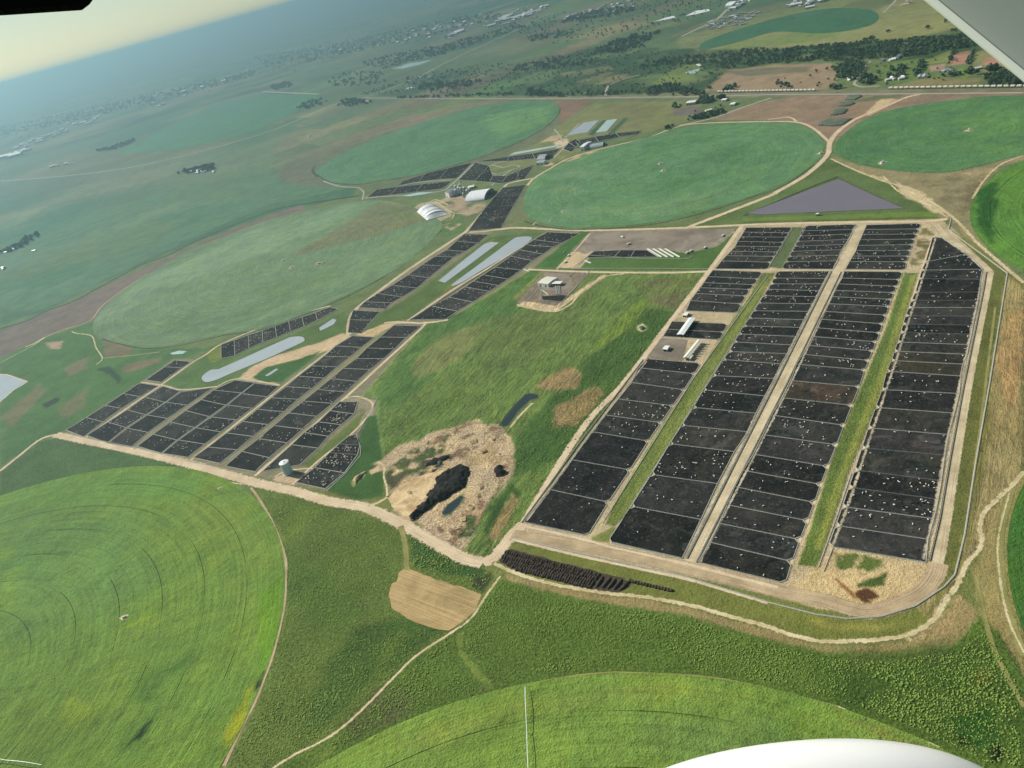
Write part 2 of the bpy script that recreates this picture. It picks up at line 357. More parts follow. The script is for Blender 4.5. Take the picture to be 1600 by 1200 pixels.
# ================================================================ GROUND
DRY = (150, 138, 90); OLV = (112, 118, 66); GRN = (84, 112, 60); SCR = (112, 132, 62); TAN = (168, 152, 118)
feats = [
 # far plain
 ft([(-60,175),(200,100),(400,42),(600,-18),(900,-80),(1400,-60),(1500,0),(900,60),(500,100),(0,230),(-80,260)], (74,108,76), 400, 300, m=900, mt=0.4, q=(0.5,0.1,0)),
 ft([(560,700),(900,760),(1300,780),(1700,500),(1800,1300),(300,1300),(330,800)], (116,124,68), 10, 10),

 ft([(380,145),(500,149),(480,170),(400,207),(300,228),(130,240),(200,190),(300,165)], (72,118,76), 20, 20),
 ft([(0,180),(200,150),(400,100),(600,60),(820,20),(820,50),(640,100),(470,130),(300,165),(150,215),(0,255)], (50,78,52), 80, 120, m=300, mt=0.5, q=(0.8,0,0)),
 ft([(430,110),(520,115),(600,100),(700,98),(690,125),(640,140),(560,148),(470,145),(430,135)], (100,112,72), 20, 20, m=150),
 ft([(-40,290),(100,274),(300,240),(460,190),(520,168),(640,190),(560,240),(490,270),(560,292),(420,322),(250,398),(60,492),(-40,520)], (92,128,94), 30, 30, q=(0.6,0.1,0)), ft([(430,262),(500,235),(640,190),(800,155),(870,157),(890,180),(860,215),(750,252),(600,290),(500,292),(440,285)], (112,116,88), 20, 20), ft([(500,240),(440,260),(330,300),(200,360),(120,380),(200,330),(330,280),(440,235)], (110,136,96), 40, 60, m=150), ft([(-40,430),(100,400),(250,340),(350,310),(300,350),(120,430),(-40,490)], (74,120,84), 40, 60, m=200),
 ft([(0,300),(120,285),(300,262),(430,300),(330,350),(180,410),(0,480)], (96,124,84), 60, 80, m=300),
 ft([(0,300),(160,290),(120,340),(0,400)], (72,126,92), 40, 60),
 ft([(60,490),(250,395),(420,320),(560,290),(580,300),(420,335),(260,395),(75,480),(0,510),(0,480)], (74,110,78), 20, 20),
 ft([(510,165),(620,160),(800,153),(690,180),(600,205),(500,240),(440,255),(430,230),(470,190)], (120,118,92), 20, 20, o=0.7),
 ft([(600,205),(640,190),(690,166),(790,156),(800,160),(740,170),(700,183),(640,200)], (146,120,104), 8, 8),
 ft([(867,158),(925,157),(905,172),(888,186),(876,192),(874,170)], (140,112,92), 6, 6),
 ft([(857,215),(885,185),(930,160),(1100,157),(1075,190),(1000,208),(930,225),(880,250),(800,262),(750,268),(800,240)], (128,132,84), 10, 10),
 ft([(940,165),(1040,165),(1000,200),(950,205)], (120,118,80), 20, 20, o=0.6),
 ft([(1050,172),(1090,166),(1100,178),(1055,182)], (120,110,104), 6, 3),
 ft([(862,87),(920,50),(1000,33),(1019,38),(960,53),(890,88)], (160,136,104), 20, 20),
 ft([(990,48),(1080,28),(1075,36),(1010,50)], (164,140,104), 15, 15),
 ft([(855,92),(925,70),(920,92),(880,94)], (128,148,70), 10, 10),
 ft([(800,52),(870,36),(900,26),(940,18),(1000,14),(1040,18),(940,36),(860,66),(800,66)], (72,118,70), 25, 20, m=200, mt=0.42),
 ft([(800,66),(860,52),(930,28),(860,36),(800,40)], (120,100,80), 20, 20, o=0.6),
 ft([(1060,60),(1120,40),(1240,10),(1400,-20),(1470,0),(1500,40),(1480,48),(1410,62),(1350,64),(1290,70),(1200,77),(1110,86),(1060,84)], (150,150,96), 20, 20),
 ft([(1100,83),(1097,75),(1150,60),(1260,50),(1330,52),(1260,66),(1160,76)], (130,146,80), 15, 15),
 ft([(1135,20),(1240,0),(1300,0),(1230,14),(1150,30),(1060,55),(1040,60)], (150,136,100), 20, 20, o=0.8),
 ft([(1100,142),(1135,108),(1200,102),(1300,98),(1310,120),(1300,135),(1290,141),(1180,141)], (160,138,110), 8, 10),
 ft([(1135,112),(1200,106),(1270,104),(1260,112),(1160,120)], (100,108,84), 10, 10, o=0.7),
 ft([(800,98),(930,72),(1100,78),(1320,70),(1420,60),(1480,48),(1540,80),(1440,94),(1330,98),(1200,104),(1140,108),(1100,145),(800,150),(560,150),(640,120),(720,110)], (66,92,54), 20, 30, m=180, mt=0.42, q=(1,0,0)),
 ft([(870,115),(950,103),(960,108),(890,122)], (156,150,104), 8, 8), ft([(900,128),(950,112),(1000,118),(940,132)], (150,136,96), 8, 8, m=60),
 ft([(1020,130),(1045,112),(1080,100),(1100,105),(1080,125),(1040,136)], (120,138,72), 8, 6), ft([(700,124),(760,112),(800,108),(760,122),(710,128)], (146,142,96), 8, 8, m=60),
 ft([(750,132),(800,118),(800,140),(745,144)], (72,116,66), 6, 6),
 ft([(1360,104),(1440,90),(1480,100),(1470,124),(1400,131),(1370,128),(1365,115)], (104,126,66), 6, 6),
 ft([(1440,96),(1487,78),(1484,96),(1444,101)], (130,142,80), 3, 1), ft([(1490,83),(1518,79),(1512,99),(1482,103)], (172,132,112), 2, 1),
 ft([(1450,104),(1478,99),(1474,110),(1455,112)], (176,146,130), 3, 2), ft([(1525,80),(1560,75),(1600,120),(1560,130),(1520,100)], (140,140,92), 5, 4), ft([(1540,90),(1570,88),(1578,100),(1535,102)], (184,138,112), 3, 2),
 ft([(1395,134),(1450,122),(1530,122),(1530,136),(1400,138)], (140,132,90), 4, 3), ft([(1500,105),(1525,108),(1510,122),(1490,118)], (116,146,66), 3, 2),
 ft([(1110,146),(1300,142),(1600,138),(1600,148),(1300,150),(900,156),(560,156),(560,150),(900,150)], (132,128,100), 4, 3),
 ft([(1112,187),(1150,170),(1200,158),(1240,150),(1320,149),(1440,147),(1600,145),(1600,150),(1525,151),(1450,162),(1375,177),(1337,197),(1310,217),(1295,222),(1275,204),(1245,192),(1200,188)], (150,128,106), 4, 3),
 ft([(1350,180),(1368,162),(1380,152),(1402,155),(1378,170),(1358,181)], (214,188,150), 3, 2),
 ft([(1325,158),(1370,150),(1415,148),(1395,153),(1340,160)], (104,120,80), 4, 3),
 # corridor around the crop circles
 ft([(1218,302),(1270,262),(1296,242),(1330,262),(1425,298),(1470,325),(1470,342),(1200,348),(1100,352),(1075,354),(1130,335)], (92,110,58), 5, 5),
 ft([(1300,245),(1340,258),(1420,268),(1475,271),(1530,260),(1600,240),(1600,250),(1560,262),(1540,285),(1520,320),(1520,350),(1545,395),(1600,440),(1600,470),(1545,410),(1480,345),(1420,296),(1340,268)], (150,140,104), 6, 8),
 ft([(1440,285),(1500,270),(1560,262),(1530,300),(1515,340),(1490,330)], (128,118,86), 6, 8, m=25),
 ft([(1475,350),(1500,362),(1580,425),(1600,440),(1600,560),(1575,427),(1540,405),(1480,362)], (128,128,72), 3, 3),
 ft([(1130,345),(1217,298),(1300,262),(1318,258),(1440,320),(1420,332),(1170,342)], (96,116,66), 4, 3),
 ft([(1176,334),(1310,278),(1412,326),(1180,335)], (70,98,58), 4, 1),
 ft([(1160,341),(1440,331),(1468,330),(1466,338),(1160,346)], (110,132,62), 2, 1),
 ft([(1400,284),(1440,300),(1484,334),(1462,332),(1412,306)], (214,194,154), 4, 6), ft([(1345,268),(1400,284),(1420,300),(1400,292)], (204,184,142), 3, 5, m=16),
 ft([(1420,994),(1450,968),(1480,925),(1492,915),(1475,955),(1452,985),(1425,1002)], (214,196,148), 3, 6, m=9, mt=0.42) if 0 else ft([(1500,270),(1560,262),(1535,285)], (176,154,112), 3, 5, m=20),
 # west side
 ft([(-60,545),(0,518),(75,487),(145,457),(187,437),(250,409),(330,372),(400,345),(470,320),(480,330),(400,352),(350,370),(295,391),(217,437),(185,460),(161,482),(148,500),(100,515),(50,535),(0,560)], (122,108,98), 5, 3),
 ft([(0,560),(50,535),(148,502),(150,530),(200,545),(300,545),(345,540),(260,570),(100,672),(60,688),(0,730)], (80,116,62), 8, 8, q=(0.5,0.2,0)),
 ft([(160,530),(210,542),(200,556),(165,558)], (118,110,84), 4, 6), ft([(195,570),(250,558),(252,565),(205,582),(190,578)], (126,116,88), 6, 8), ft([(100,575),(140,556),(135,575),(105,590)], (120,116,86), 6, 8),
 ft([(70,535),(98,533),(95,545),(78,545)], (176,150,124), 3, 4), ft([(90,640),(140,600),(130,640),(100,655)], (112,116,80), 8, 12), ft([(0,655),(60,600),(75,610),(20,665)], (116,116,82), 8, 12),
 ft([(65,632),(90,620),(94,626),(72,638)], (50,66,56), 3, 2), ft([(150,577),(172,572),(190,590),(186,600),(170,585)], (50,76,48), 3, 3),
 ft([(0,735),(62,690),(100,682),(215,704),(290,722),(362,752),(275,730),(212,729),(150,737),(75,752),(0,775)], (84,112,64), 4, 3, q=(0.8,0.1,0)),
 # left feedlot ground
 ft([(94,682),(222,596),(272,560),(305,562),(258,603),(345,600),(372,592),(437,602),(540,528),(560,480),(640,420),(728,362),(770,362),(745,385),(640,460),(600,505),(625,500),(858,360),(906,362),(832,420),(712,492),(664,506),(560,624),(586,620),(588,640),(550,710),(512,768),(462,758),(300,722)], (138,132,104), 3, 2),
 ft([(256,600),(318,558),(345,540),(440,580),(372,592),(341,603),(286,609)], (88,116,62), 2, 2), ft([(320,550),(345,540),(350,560),(330,568)], (118,130,58), 3, 3),
 ft([(345,562),(365,560),(500,505),(540,485),(545,520),(480,555),(430,565),(372,592),(340,602),(318,596),(330,575)], (92,116,62), 3, 3),
 ft([(372,592),(395,572),(430,556),(500,535),(535,520),(548,526),(520,545),(475,560),(432,570),(400,588),(437,602)], (206,182,148), 3, 4), ft([(394,590),(415,574),(470,560),(500,549),(470,575),(440,596),(412,598)], (66,104,50), 2, 2),
 ft([(556,522),(590,508),(620,504),(612,510),(584,526),(570,528)], (216,190,146), 3, 3),
 ft([(565,520),(592,490),(650,460),(700,420),(765,370),(858,362),(800,395),(690,460),(640,498),(600,505)], (92,114,58), 2, 3), ft([(680,440),(760,378),(775,372),(700,440)], (124,136,60), 2, 2), ft([(700,445),(840,370),(856,362),(840,372),(690,458)], (118,128,62), 2, 2),
 ft([(470,728),(560,650),(590,628),(580,650),(486,730)], (104,120,62), 2, 1.5), ft([(530,622),(590,622),(582,655),(560,668),(572,640),(545,632)], (160,152,124), 2, 2),
 ft([(430,745),(455,738),(470,742),(460,758),(430,752)], (200,176,148), 3, 3),
 ft([(512,768),(556,700),(572,650),(590,650),(600,720),(600,775),(560,782)], (66,100,48), 4, 4), ft([(548,752),(570,738),(568,745),(552,762)], (156,164,104), 2, 2), 
 ft([(592,345),(640,322),(700,310),(720,330),(730,362),(690,372),(690,348),(640,325)], (96,122,70), 4, 3), ft([(560,285),(640,285),(700,300),(570,318),(550,314)], (104,118,78), 3, 3),
 ft([(820,290),(822,340),(800,356),(782,357)], (118,124,86), 2, 2), ft([(800,357),(1060,357),(1160,348),(1160,343),(1075,352),(950,357)], (100,118,66), 2, 1.5),
 ft([(846,262),(858,252),(870,258),(885,250),(905,240),(960,232),(1000,222),(960,242),(900,256),(866,268),(850,272)], (206,184,152), 3, 4, m=40), ft([(865,222),(885,216),(890,226),(870,232)], (212,190,160), 3, 4), ft([(680,316),(700,308),(765,304),(778,312),(750,330),(730,338),(700,326)], (176,156,132), 3, 5, m=40, mt=.46), ft([(640,330),(655,318),(680,314),(704,326),(706,338),(690,345),(668,348),(650,338)], (182,170,136), 3, 4),
 ft([(845,222),(862,212),(880,210),(870,220)], (190,172,136), 3, 5), ft([(948,211),(975,184),(982,184),(956,212)], (66,100,68), 3, 1), ft([(918,211),(942,187),(948,187),(928,212)], (66,100,68), 3, 1), ft([(890,220),(950,210),(1000,204),(1000,208),(900,232)], (76,106,74), 3, 2), ft([(745,352),(770,344),(770,352),(750,358)], (188,168,140), 3, 4), ft([(690,352),(715,345),(722,350),(705,360)], (186,166,138), 3, 4, m=20),
 # centre meadow
 ft([(664,506),(712,492),(832,420),(1108,424),(1060,485),(1010,562),(975,600),(925,660),(882,712),(818,810),(782,852),(760,872),(730,868),(700,850),(625,800),(605,775),(600,720),(590,650),(590,625),(562,624)], (110,134,68), 3, 2, q=(0.6,1.3,0)),
 ft([(664,506),(712,492),(832,424),(880,440),(760,520),(640,620),(600,640),(585,622)], (92,126,62), 8, 15, q=(0.5,1.2,0)),
 ft([(650,560),(700,520),(760,505),(740,540),(690,580),(650,590)], (138,138,84), 8, 15, o=0.7, q=(0.3,1,0)),
 ft([(760,500),(860,470),(920,440),(960,440),(900,500),(830,570),(760,590),(740,560)], (104,122,66), 10, 25, o=0.7),
 ft([(907,562),(960,530),(995,495),(1015,480),(1050,488),(1040,512),(975,600),(925,660),(882,712),(840,740),(800,740),(810,680),(860,620),(900,600)], (80,112,52), 8, 12, q=(1,1.0,0)),
 ft([(925,540),(965,500),(1005,465),(1015,470),(985,510),(930,550)], (122,146,56), 6, 8, o=0.8),
 ft([(1012,438),(1100,428),(1080,460),(1062,478),(1020,476)], (116,106,84), 5, 8, m=30), ft([(990,440),(1090,430),(1060,485),(1020,480)], (122,126,74), 6, 8, o=0.5),
 ft([(835,602),(890,572),(908,585),(900,608),(850,610)], (160,140,98), 4, 5), ft([(865,640),(890,625),(930,603),(942,615),(900,665),(870,668)], (154,136,92), 5, 8),
 ft(ell(1003,512,8,6), (206,206,148), 2, 2),
 ft([(770,790),(800,755),(815,770),(790,820),(765,850),(755,830)], (60,92,42), 4, 4), ft([(762,840),(800,770),(812,780),(775,850)], (150,134,90), 3, 4),
 # fields to the north-east of the compounds
 ft([(858,362),(1150,358),(1110,422),(826,421),(832,420),(906,362)], (84,114,54), 2, 2), ft([(832,420),(905,362),(920,362),(870,421)], (72,112,50), 2, 1.5),
 ft([(930,362),(1075,357),(1150,360),(1145,365),(1120,385),(1075,395),(1040,390),(925,400),(893,400)], (160,148,130), 3, 3),
 # right feedlot ground
 ft([(815,822),(1158,353),(1340,345),(1474,342),(1492,360),(1550,425),(1510,600),(1468,885),(1455,915),(1425,942),(1362,962),(1275,950),(1200,929),(1067,898),(895,863),(800,842)], (196,178,144), 2, 1.5),
 ft([(1237,355),(1259,355),(1222,420),(1201,417)], (96,110,72), 1.5, 1), ft([(1190,427),(1211,426),(1180,481),(1108,594),(1072,655),(972,812),(960,822),(940,818),(1030,670),(1083,591),(1172,460)], (118,132,66), 1.5, 1, q=(0.6,0.5,0)),
 ft([(1200,430),(1208,430),(1110,585),(975,800),(968,812),(1080,620)], (140,150,80), 2, 2, o=0.8),
 ft([(1440,356),(1462,358),(1440,421),(1418,420)], (126,116,76), 1.5, 1, m=12), ft([(1412,426),(1434,427),(1405,520),(1382,605),(1325,740),(1290,850),(1277,887),(1246,882),(1270,812),(1300,712),(1347,600),(1385,510)], (106,126,60), 1.5, 1, q=(0.6,0.5,0)),
 ft([(1424,430),(1434,430),(1380,605),(1322,740),(1284,860),(1272,860),(1310,740),(1368,600)], (150,156,76), 2, 2, o=0.85),
 ft([(1235,912),(1262,898),(1300,857),(1446,882),(1466,893),(1455,912),(1425,938),(1362,958),(1275,945)], (208,184,138), 2, 2), ft([(1302,862),(1340,865),(1382,872),(1380,885),(1335,905),(1312,900),(1300,885)], (96,112,54), 3, 6, m=10, mt=0.42),
 ft([(1340,912),(1385,895),(1384,915),(1340,918)], (80,98,46), 2, 3), ft([(1330,925),(1350,918),(1375,930),(1360,942),(1335,935)], (90,62,40), 2, 4, m=8, mt=0.45), ft([(1303,905),(1308,903),(1340,932),(1335,936)], (150,110,70), 1.5, 1),
 ft([(925,840),(960,822),(965,832),(950,848),(925,845)], (130,136,72), 1.5, 1), ft([(1030,530),(1072,530),(1070,560),(1064,566),(1014,560)], (140,126,106), 1.5, 1), ft([(1065,490),(1140,491),(1134,506),(1060,502)], (196,178,146), 1, 1, m=10),
 ft([(870,418),(893,394),(930,392),(905,420)], (206,184,146), 1.5, 1.5),
 ft([(806,472),(850,425),(925,424),(900,450),(872,482),(850,486)], (138,126,108), 1.5, 1), ft([(808,478),(820,470),(868,478),(940,430),(950,430),(905,460),(872,485),(850,487)], (214,192,156), 1.5, 1),
 ft([(806,470),(850,424),(846,424),(800,466)], (140,150,76), 1.5, 1),
 # east meadow and verges
 ft([(1475,345),(1484,342),(1484,358),(1574,427),(1546,600),(1508,837),(1494,897),(1477,917),(1432,947),(1400,958),(1466,900),(1474,870),(1516,600),(1552,425),(1490,365)], (108,112,58), 2, 1.5),
 ft([(1574,427),(1600,450),(1600,735),(1580,760),(1540,800),(1535,840),(1510,885),(1478,930),(1450,975),(1420,992),(1390,965),(1432,947),(1478,917),(1494,897),(1508,837),(1546,600)], (158,144,98), 3, 4, q=(0.3,0.9,0)),
 ft([(1530,600),(1545,560),(1545,700),(1515,850),(1490,900),(1470,950),(1440,975),(1500,850)], (118,118,60), 4, 6, o=0.8), ft([(1556,560),(1570,500),(1600,480),(1600,560),(1580,640)], (186,152,104), 5, 8, o=0.7),
 ft([(1540,800),(1580,765),(1600,745),(1600,760),(1582,800),(1575,850),(1580,940),(1600,990),(1600,1060),(1560,985),(1530,960),(1520,900),(1537,850)], (156,142,92), 3, 4),
 ft([(790,848),(900,866),(1070,902),(1200,938),(1275,957),(1330,966),(1400,958),(1432,948),(1457,970),(1417,992),(1362,1000),(1287,1001),(1232,990),(1200,977),(1075,945),(1000,932),(950,927),(875,915),(825,902),(788,888),(776,868)], (116,122,60), 2, 2, q=(0.3,0.2,0)),
 ft([(1250,960),(1300,975),(1400,975),(1380,985),(1290,985)], (150,146,76), 3, 4, o=0.6),
 ft([(790,895),(825,906),(875,918),(950,931),(1000,936),(1075,950),(1200,984),(1287,1010),(1362,1009),(1417,1002),(1457,978),(1500,930),(1530,960),(1490,1008),(1380,1020),(1290,1018),(1200,998),(1080,962),(950,942),(850,922),(790,905)], (154,138,94), 2, 3),
 ft([(1415,996),(1450,966),(1478,925),(1494,912),(1478,955),(1452,987),(1425,1006)], (216,198,150), 3, 7, m=8, mt=0.45), ft([(1380,1015),(1440,1000),(1480,960),(1500,930),(1510,940),(1480,985),(1440,1012)], (170,150,104), 3, 7, m=10, mt=0.45),
 # scrub
 ft([(385,762),(410,755),(462,768),(540,796),(600,815),(630,828),(670,850),(700,868),(755,888),(772,900),(755,925),(700,990),(650,1022),(612,1060),(575,1098),(537,1132),(500,1158),(430,1200),(380,1300),(330,1300),(355,1200),(400,1100),(427,1020),(443,950),(447,875),(430,820)], SCR, 2, 2, q=(1.0,0,0)),
 ft([(437,815),(470,790),(505,785),(500,800),(450,845),(437,845)], (120,140,60), 4, 5), ft([(450,860),(520,900),(560,960),(520,1000),(470,960),(450,920)], (84,118,50), 15, 15, o=0.6), ft([(500,1040),(560,980),(640,960),(680,985),(600,1050),(540,1110),(480,1150)], (62,96,40), 10, 15, o=0.7),
 ft([(600,1010),(630,985),(640,990),(600,1040),(590,1045)], (112,132,54), 4, 5, o=0.6),
 ft([(783,905),(850,925),(950,945),(1080,965),(1200,1002),(1290,1022),(1380,1024),(1490,1012),(1530,965),(1560,990),(1600,1060),(1700,1160),(1700,1300),(1500,1300),(1470,1172),(1400,1140),(1310,1105),(1150,1066),(1075,1054),(950,1050),(887,1055),(800,1074),(692,1104),(585,1150),(492,1199),(440,1230),(432,1199),(500,1160),(537,1135),(575,1100),(650,1025),(700,992),(735,967),(762,927)], (102,128,54), 2, 3, q=(1.0,0,0)),
 ft([(1250,1020),(1400,1030),(1500,1010),(1560,1010),(1600,1090),(1600,1200),(1480,1170),(1380,1125),(1300,1095)], (78,106,44), 15, 15, o=0.8), ft([(1325,1015),(1480,1012),(1500,1030),(1330,1040)], (92,108,52), 6, 6, o=0.7),
 ft(ell(1535,1055,16,12), (112,112,50), 5, 5), ft(ell(1510,1155,14,10), (30,32,20), 3, 3), ft(ell(1558,1178,14,16), (20,32,16), 3, 3), ft([(1485,1125),(1540,1110),(1560,1150),(1530,1170),(1490,1140)], (56,98,36), 5, 6),
 ft([(712,990),(725,985),(722,1015),(745,1040),(770,1070),(760,1078),(735,1050),(714,1020)], (122,140,64), 2, 2, q=(0.5,0,0)), ft([(735,1080),(770,1062),(790,1070),(760,1085)], (112,134,60), 3, 3),
 ft([(590,1075),(640,1085),(650,1110),(580,1145),(530,1160),(545,1130)], (108,108,72), 8, 8, o=0.7), ft([(492,1199),(515,1170),(525,1165),(500,1195)], (120,138,60), 3, 3),
 ft([(640,818),(700,855),(735,880),(760,890),(755,905),(690,895),(645,880)], (70,100,48), 3, 3, q=(0.8,0,0)), ft([(740,905),(770,893),(768,905),(752,925),(740,915)], (70,76,50), 3, 3),
 # the excavated ground by the manure heap
 ft([(575,725),(595,715),(625,700),(660,680),(675,675),(745,657),(785,668),(797,690),(799,740),(770,782),(745,812),(735,842),(722,868),(700,852),(660,830),(625,800),(606,780),(618,755),(640,735),(600,735)], (214,190,156), 5, 16, q=(1.2,0.5,0), s=26),
 ft([(600,745),(625,720),(640,712),(640,740),(612,765)], (84,88,62), 4, 5), ft([(660,700),(720,680),(712,705),(690,715),(650,730)], (120,112,84), 5, 6, m=15),
 ft([(660,728),(700,708),(712,712),(700,722),(672,740)], (66,76,62), 3, 3), ft([(648,735),(665,715),(685,712),(660,745)], (92,92,72), 3, 3),
 ft([(700,790),(724,770),(728,778),(704,806),(690,810)], (150,156,104), 2, 2), ft([(760,690),(797,680),(799,730),(770,745)], (196,168,130), 5, 6, m=12), ft([(700,820),(750,770),(770,775),(735,835),(715,850)], (184,150,118), 4, 6, m=14),
 ft([(640,700),(700,672),(745,660),(790,672),(770,720),(700,712),(650,720)], (150,122,96), 3, 10, m=11, mt=0.54), ft([(690,820),(740,790),(795,700),(799,740),(745,812),(722,866),(695,850)], (148,116,92), 3, 10, m=10, mt=0.56),
 ft([(610,730),(680,680),(745,657),(785,668),(797,690),(799,740),(745,812),(722,866)], (226,200,158), 3, 8, m=13, mt=0.55), ft([(600,735),(660,690),(700,680),(690,720),(640,745)], (88,104,60), 3, 8, m=14, mt=0.5), ft([(700,835),(735,800),(770,770),(790,740),(780,770),(735,845)], (84,104,58), 3, 8, m=12, mt=0.55),
 ft([(577,735),(600,722),(605,730),(580,742)], (206,180,150), 2, 2), ft([(720,700),(770,690),(780,720),(730,730)], (196,172,128), 6, 8, m=20),
]
A0, A1 = R(90 - 50), R(90 + 52)
rads = [250.0]
while rads[-1] < 4200: rads.append(rads[-1] * 1.0031)
while rads[-1] < 150000: rads.append(rads[-1] * 1.012)
fine = list(np.linspace(A0, A1, 760)); coarse = list(np.linspace(A1, A0 + 2 * math.pi, 40))[1:-1]
angs = np.array(fine + coarse); rr = np.array(rads)
Pg = np.stack([(rr[:, None] * np.cos(angs)[None]).ravel(), (rr[:, None] * np.sin(angs)[None]).ravel()], 1)
nA = len(angs); nR = len(rr)
base, par = paint(Pg, s2l((108, 124, 78)), (0.4, 0.15, 0), feats)
dist = np.hypot(Pg[:, 0], Pg[:, 1])
big = fbm(Pg[:, 0] / 900, Pg[:, 1] / 500, 3, 5); big2 = fbm(Pg[:, 0] / 2500, Pg[:, 1] / 1500, 9, 5); cell = vnoise(np.floor(Pg[:, 0] / 700) * 1.7, np.floor((Pg[:, 1] + Pg[:, 0] * .3) / 420) * 2.3, 41)
wf = np.clip((dist - 3300) / 1500, 0, 1)[:, None] * 0.55
alt = np.array(s2l((124, 118, 90)))[None] * np.clip((big - 0.42) * 5, 0, 1)[:, None] + np.array(s2l((66, 98, 70)))[None] * (1 - np.clip((big - 0.42) * 5, 0, 1))[:, None]
alt = alt * (0.6 + 0.8 * cell[:, None]) * (0.75 + 0.5 * big2[:, None])
base = base * (1 - wf) + alt * wf
# small farms of the far plain: a patchwork of plots, each with its own crop or fallow colour
ca, sa = math.cos(0.5), math.sin(0.5); U = Pg[:, 0] * ca + Pg[:, 1] * sa; V = -Pg[:, 0] * sa + Pg[:, 1] * ca
U = U + 60 * fbm(Pg[:, 0] / 400, Pg[:, 1] / 400, 77, 3); iv = np.floor(V / 260.0); iu = np.floor((U + 173.0 * _hash(iv, iv * 0 + 3, 5) * 3) / (340.0 + 260.0 * _hash(iv, iv * 0, 8)))
hA = _hash(iu, iv, 21); hB = _hash(iu, iv, 22); pal = np.array([s2l(c) for c in ((96,124,76), (70,104,62), (140,126,94), (110,134,70), (58,88,58), (124,112,88), (150,146,100), (80,122,80))])
pc = pal[(hA * 7.99).astype(int)]; wp = np.clip((dist - 3500) / 500, 0, 1) * np.clip((fbm(Pg[:, 0] / 1500, Pg[:, 1] / 1500, 31, 3) - 0.36) * 8, 0, 1) * (0.35 + 0.4 * hB)
left = np.clip((Pg[:, 0] + 0.32 * Pg[:, 1]) / 600 - 0.2, 0, 1); left = np.maximum(left, np.clip((dist - 9000) / 2000, 0, 1)); wp = (wp * left)[:, None]
base = base * (1 - wp) + pc * wp
edge = np.minimum(np.abs(V / 260.0 - np.round(V / 260.0)) * 260.0, 999); eh = (np.clip(1 - edge / 9.0, 0, 1) * (hA > .3))[:, None] * wp * 0.8; base = base * (1 - eh) + np.array(s2l((48, 72, 46))) * eh
def sheet_mesh(name, co, faces, mat, col=None, par=None, smooth=False):
    me = bpy.data.meshes.new(name); nv = len(co); nf = len(faces); k = faces.shape[1]
    me.vertices.add(nv); me.vertices.foreach_set('co', np.ascontiguousarray(co, dtype=np.float32).ravel())
    me.loops.add(nf * k); me.loops.foreach_set('vertex_index', np.ascontiguousarray(faces, dtype=np.int32).ravel())
    me.polygons.add(nf); me.polygons.foreach_set('loop_start', np.arange(0, nf * k, k, dtype=np.int32))
    me.update(calc_edges=True); me.materials.append(mat)
    for nm, a in (('col', col), ('par', par)):
        if a is None: continue
        at = me.attributes.new(nm, 'FLOAT_COLOR', 'POINT'); at.data.foreach_set('color', np.c_[a, np.ones(len(a))].astype(np.float32).ravel())
    o = bpy.data.objects.new(name, me); COL.objects.link(o); return o
ia = np.arange(nA); ir = np.arange(nR - 1)
a = (ir[:, None] * nA + ia[None]); b = (ir[:, None] * nA + (ia[None] + 1) % nA)
fc = np.stack([a.ravel(), (a + nA).ravel(), (b + nA).ravel(), b.ravel()], 1)
# inner disc closes the sheet under the aircraft
co = np.c_[Pg, np.zeros(len(Pg))]
gob = sheet_mesh('ground', co, fc, M['ground'], base, par); tag(gob, 'open green and brown farmland plain reaching the hazy horizon', 'ground', kind='structure')
mb = MB(); mb.quad(*[(250.0 * math.cos(t), 250.0 * math.sin(t), 0.0) for t in angs]); gi = mb.build('ground', M['ground']); at = gi.data.attributes.new('col', 'FLOAT_COLOR', 'POINT')
at.data.foreach_set('color', np.tile(np.array(list(s2l((80, 110, 50))) + [1], np.float32), nA)); tag(gi, 'green grassland right beneath the flying aircraft', 'ground', kind='structure')
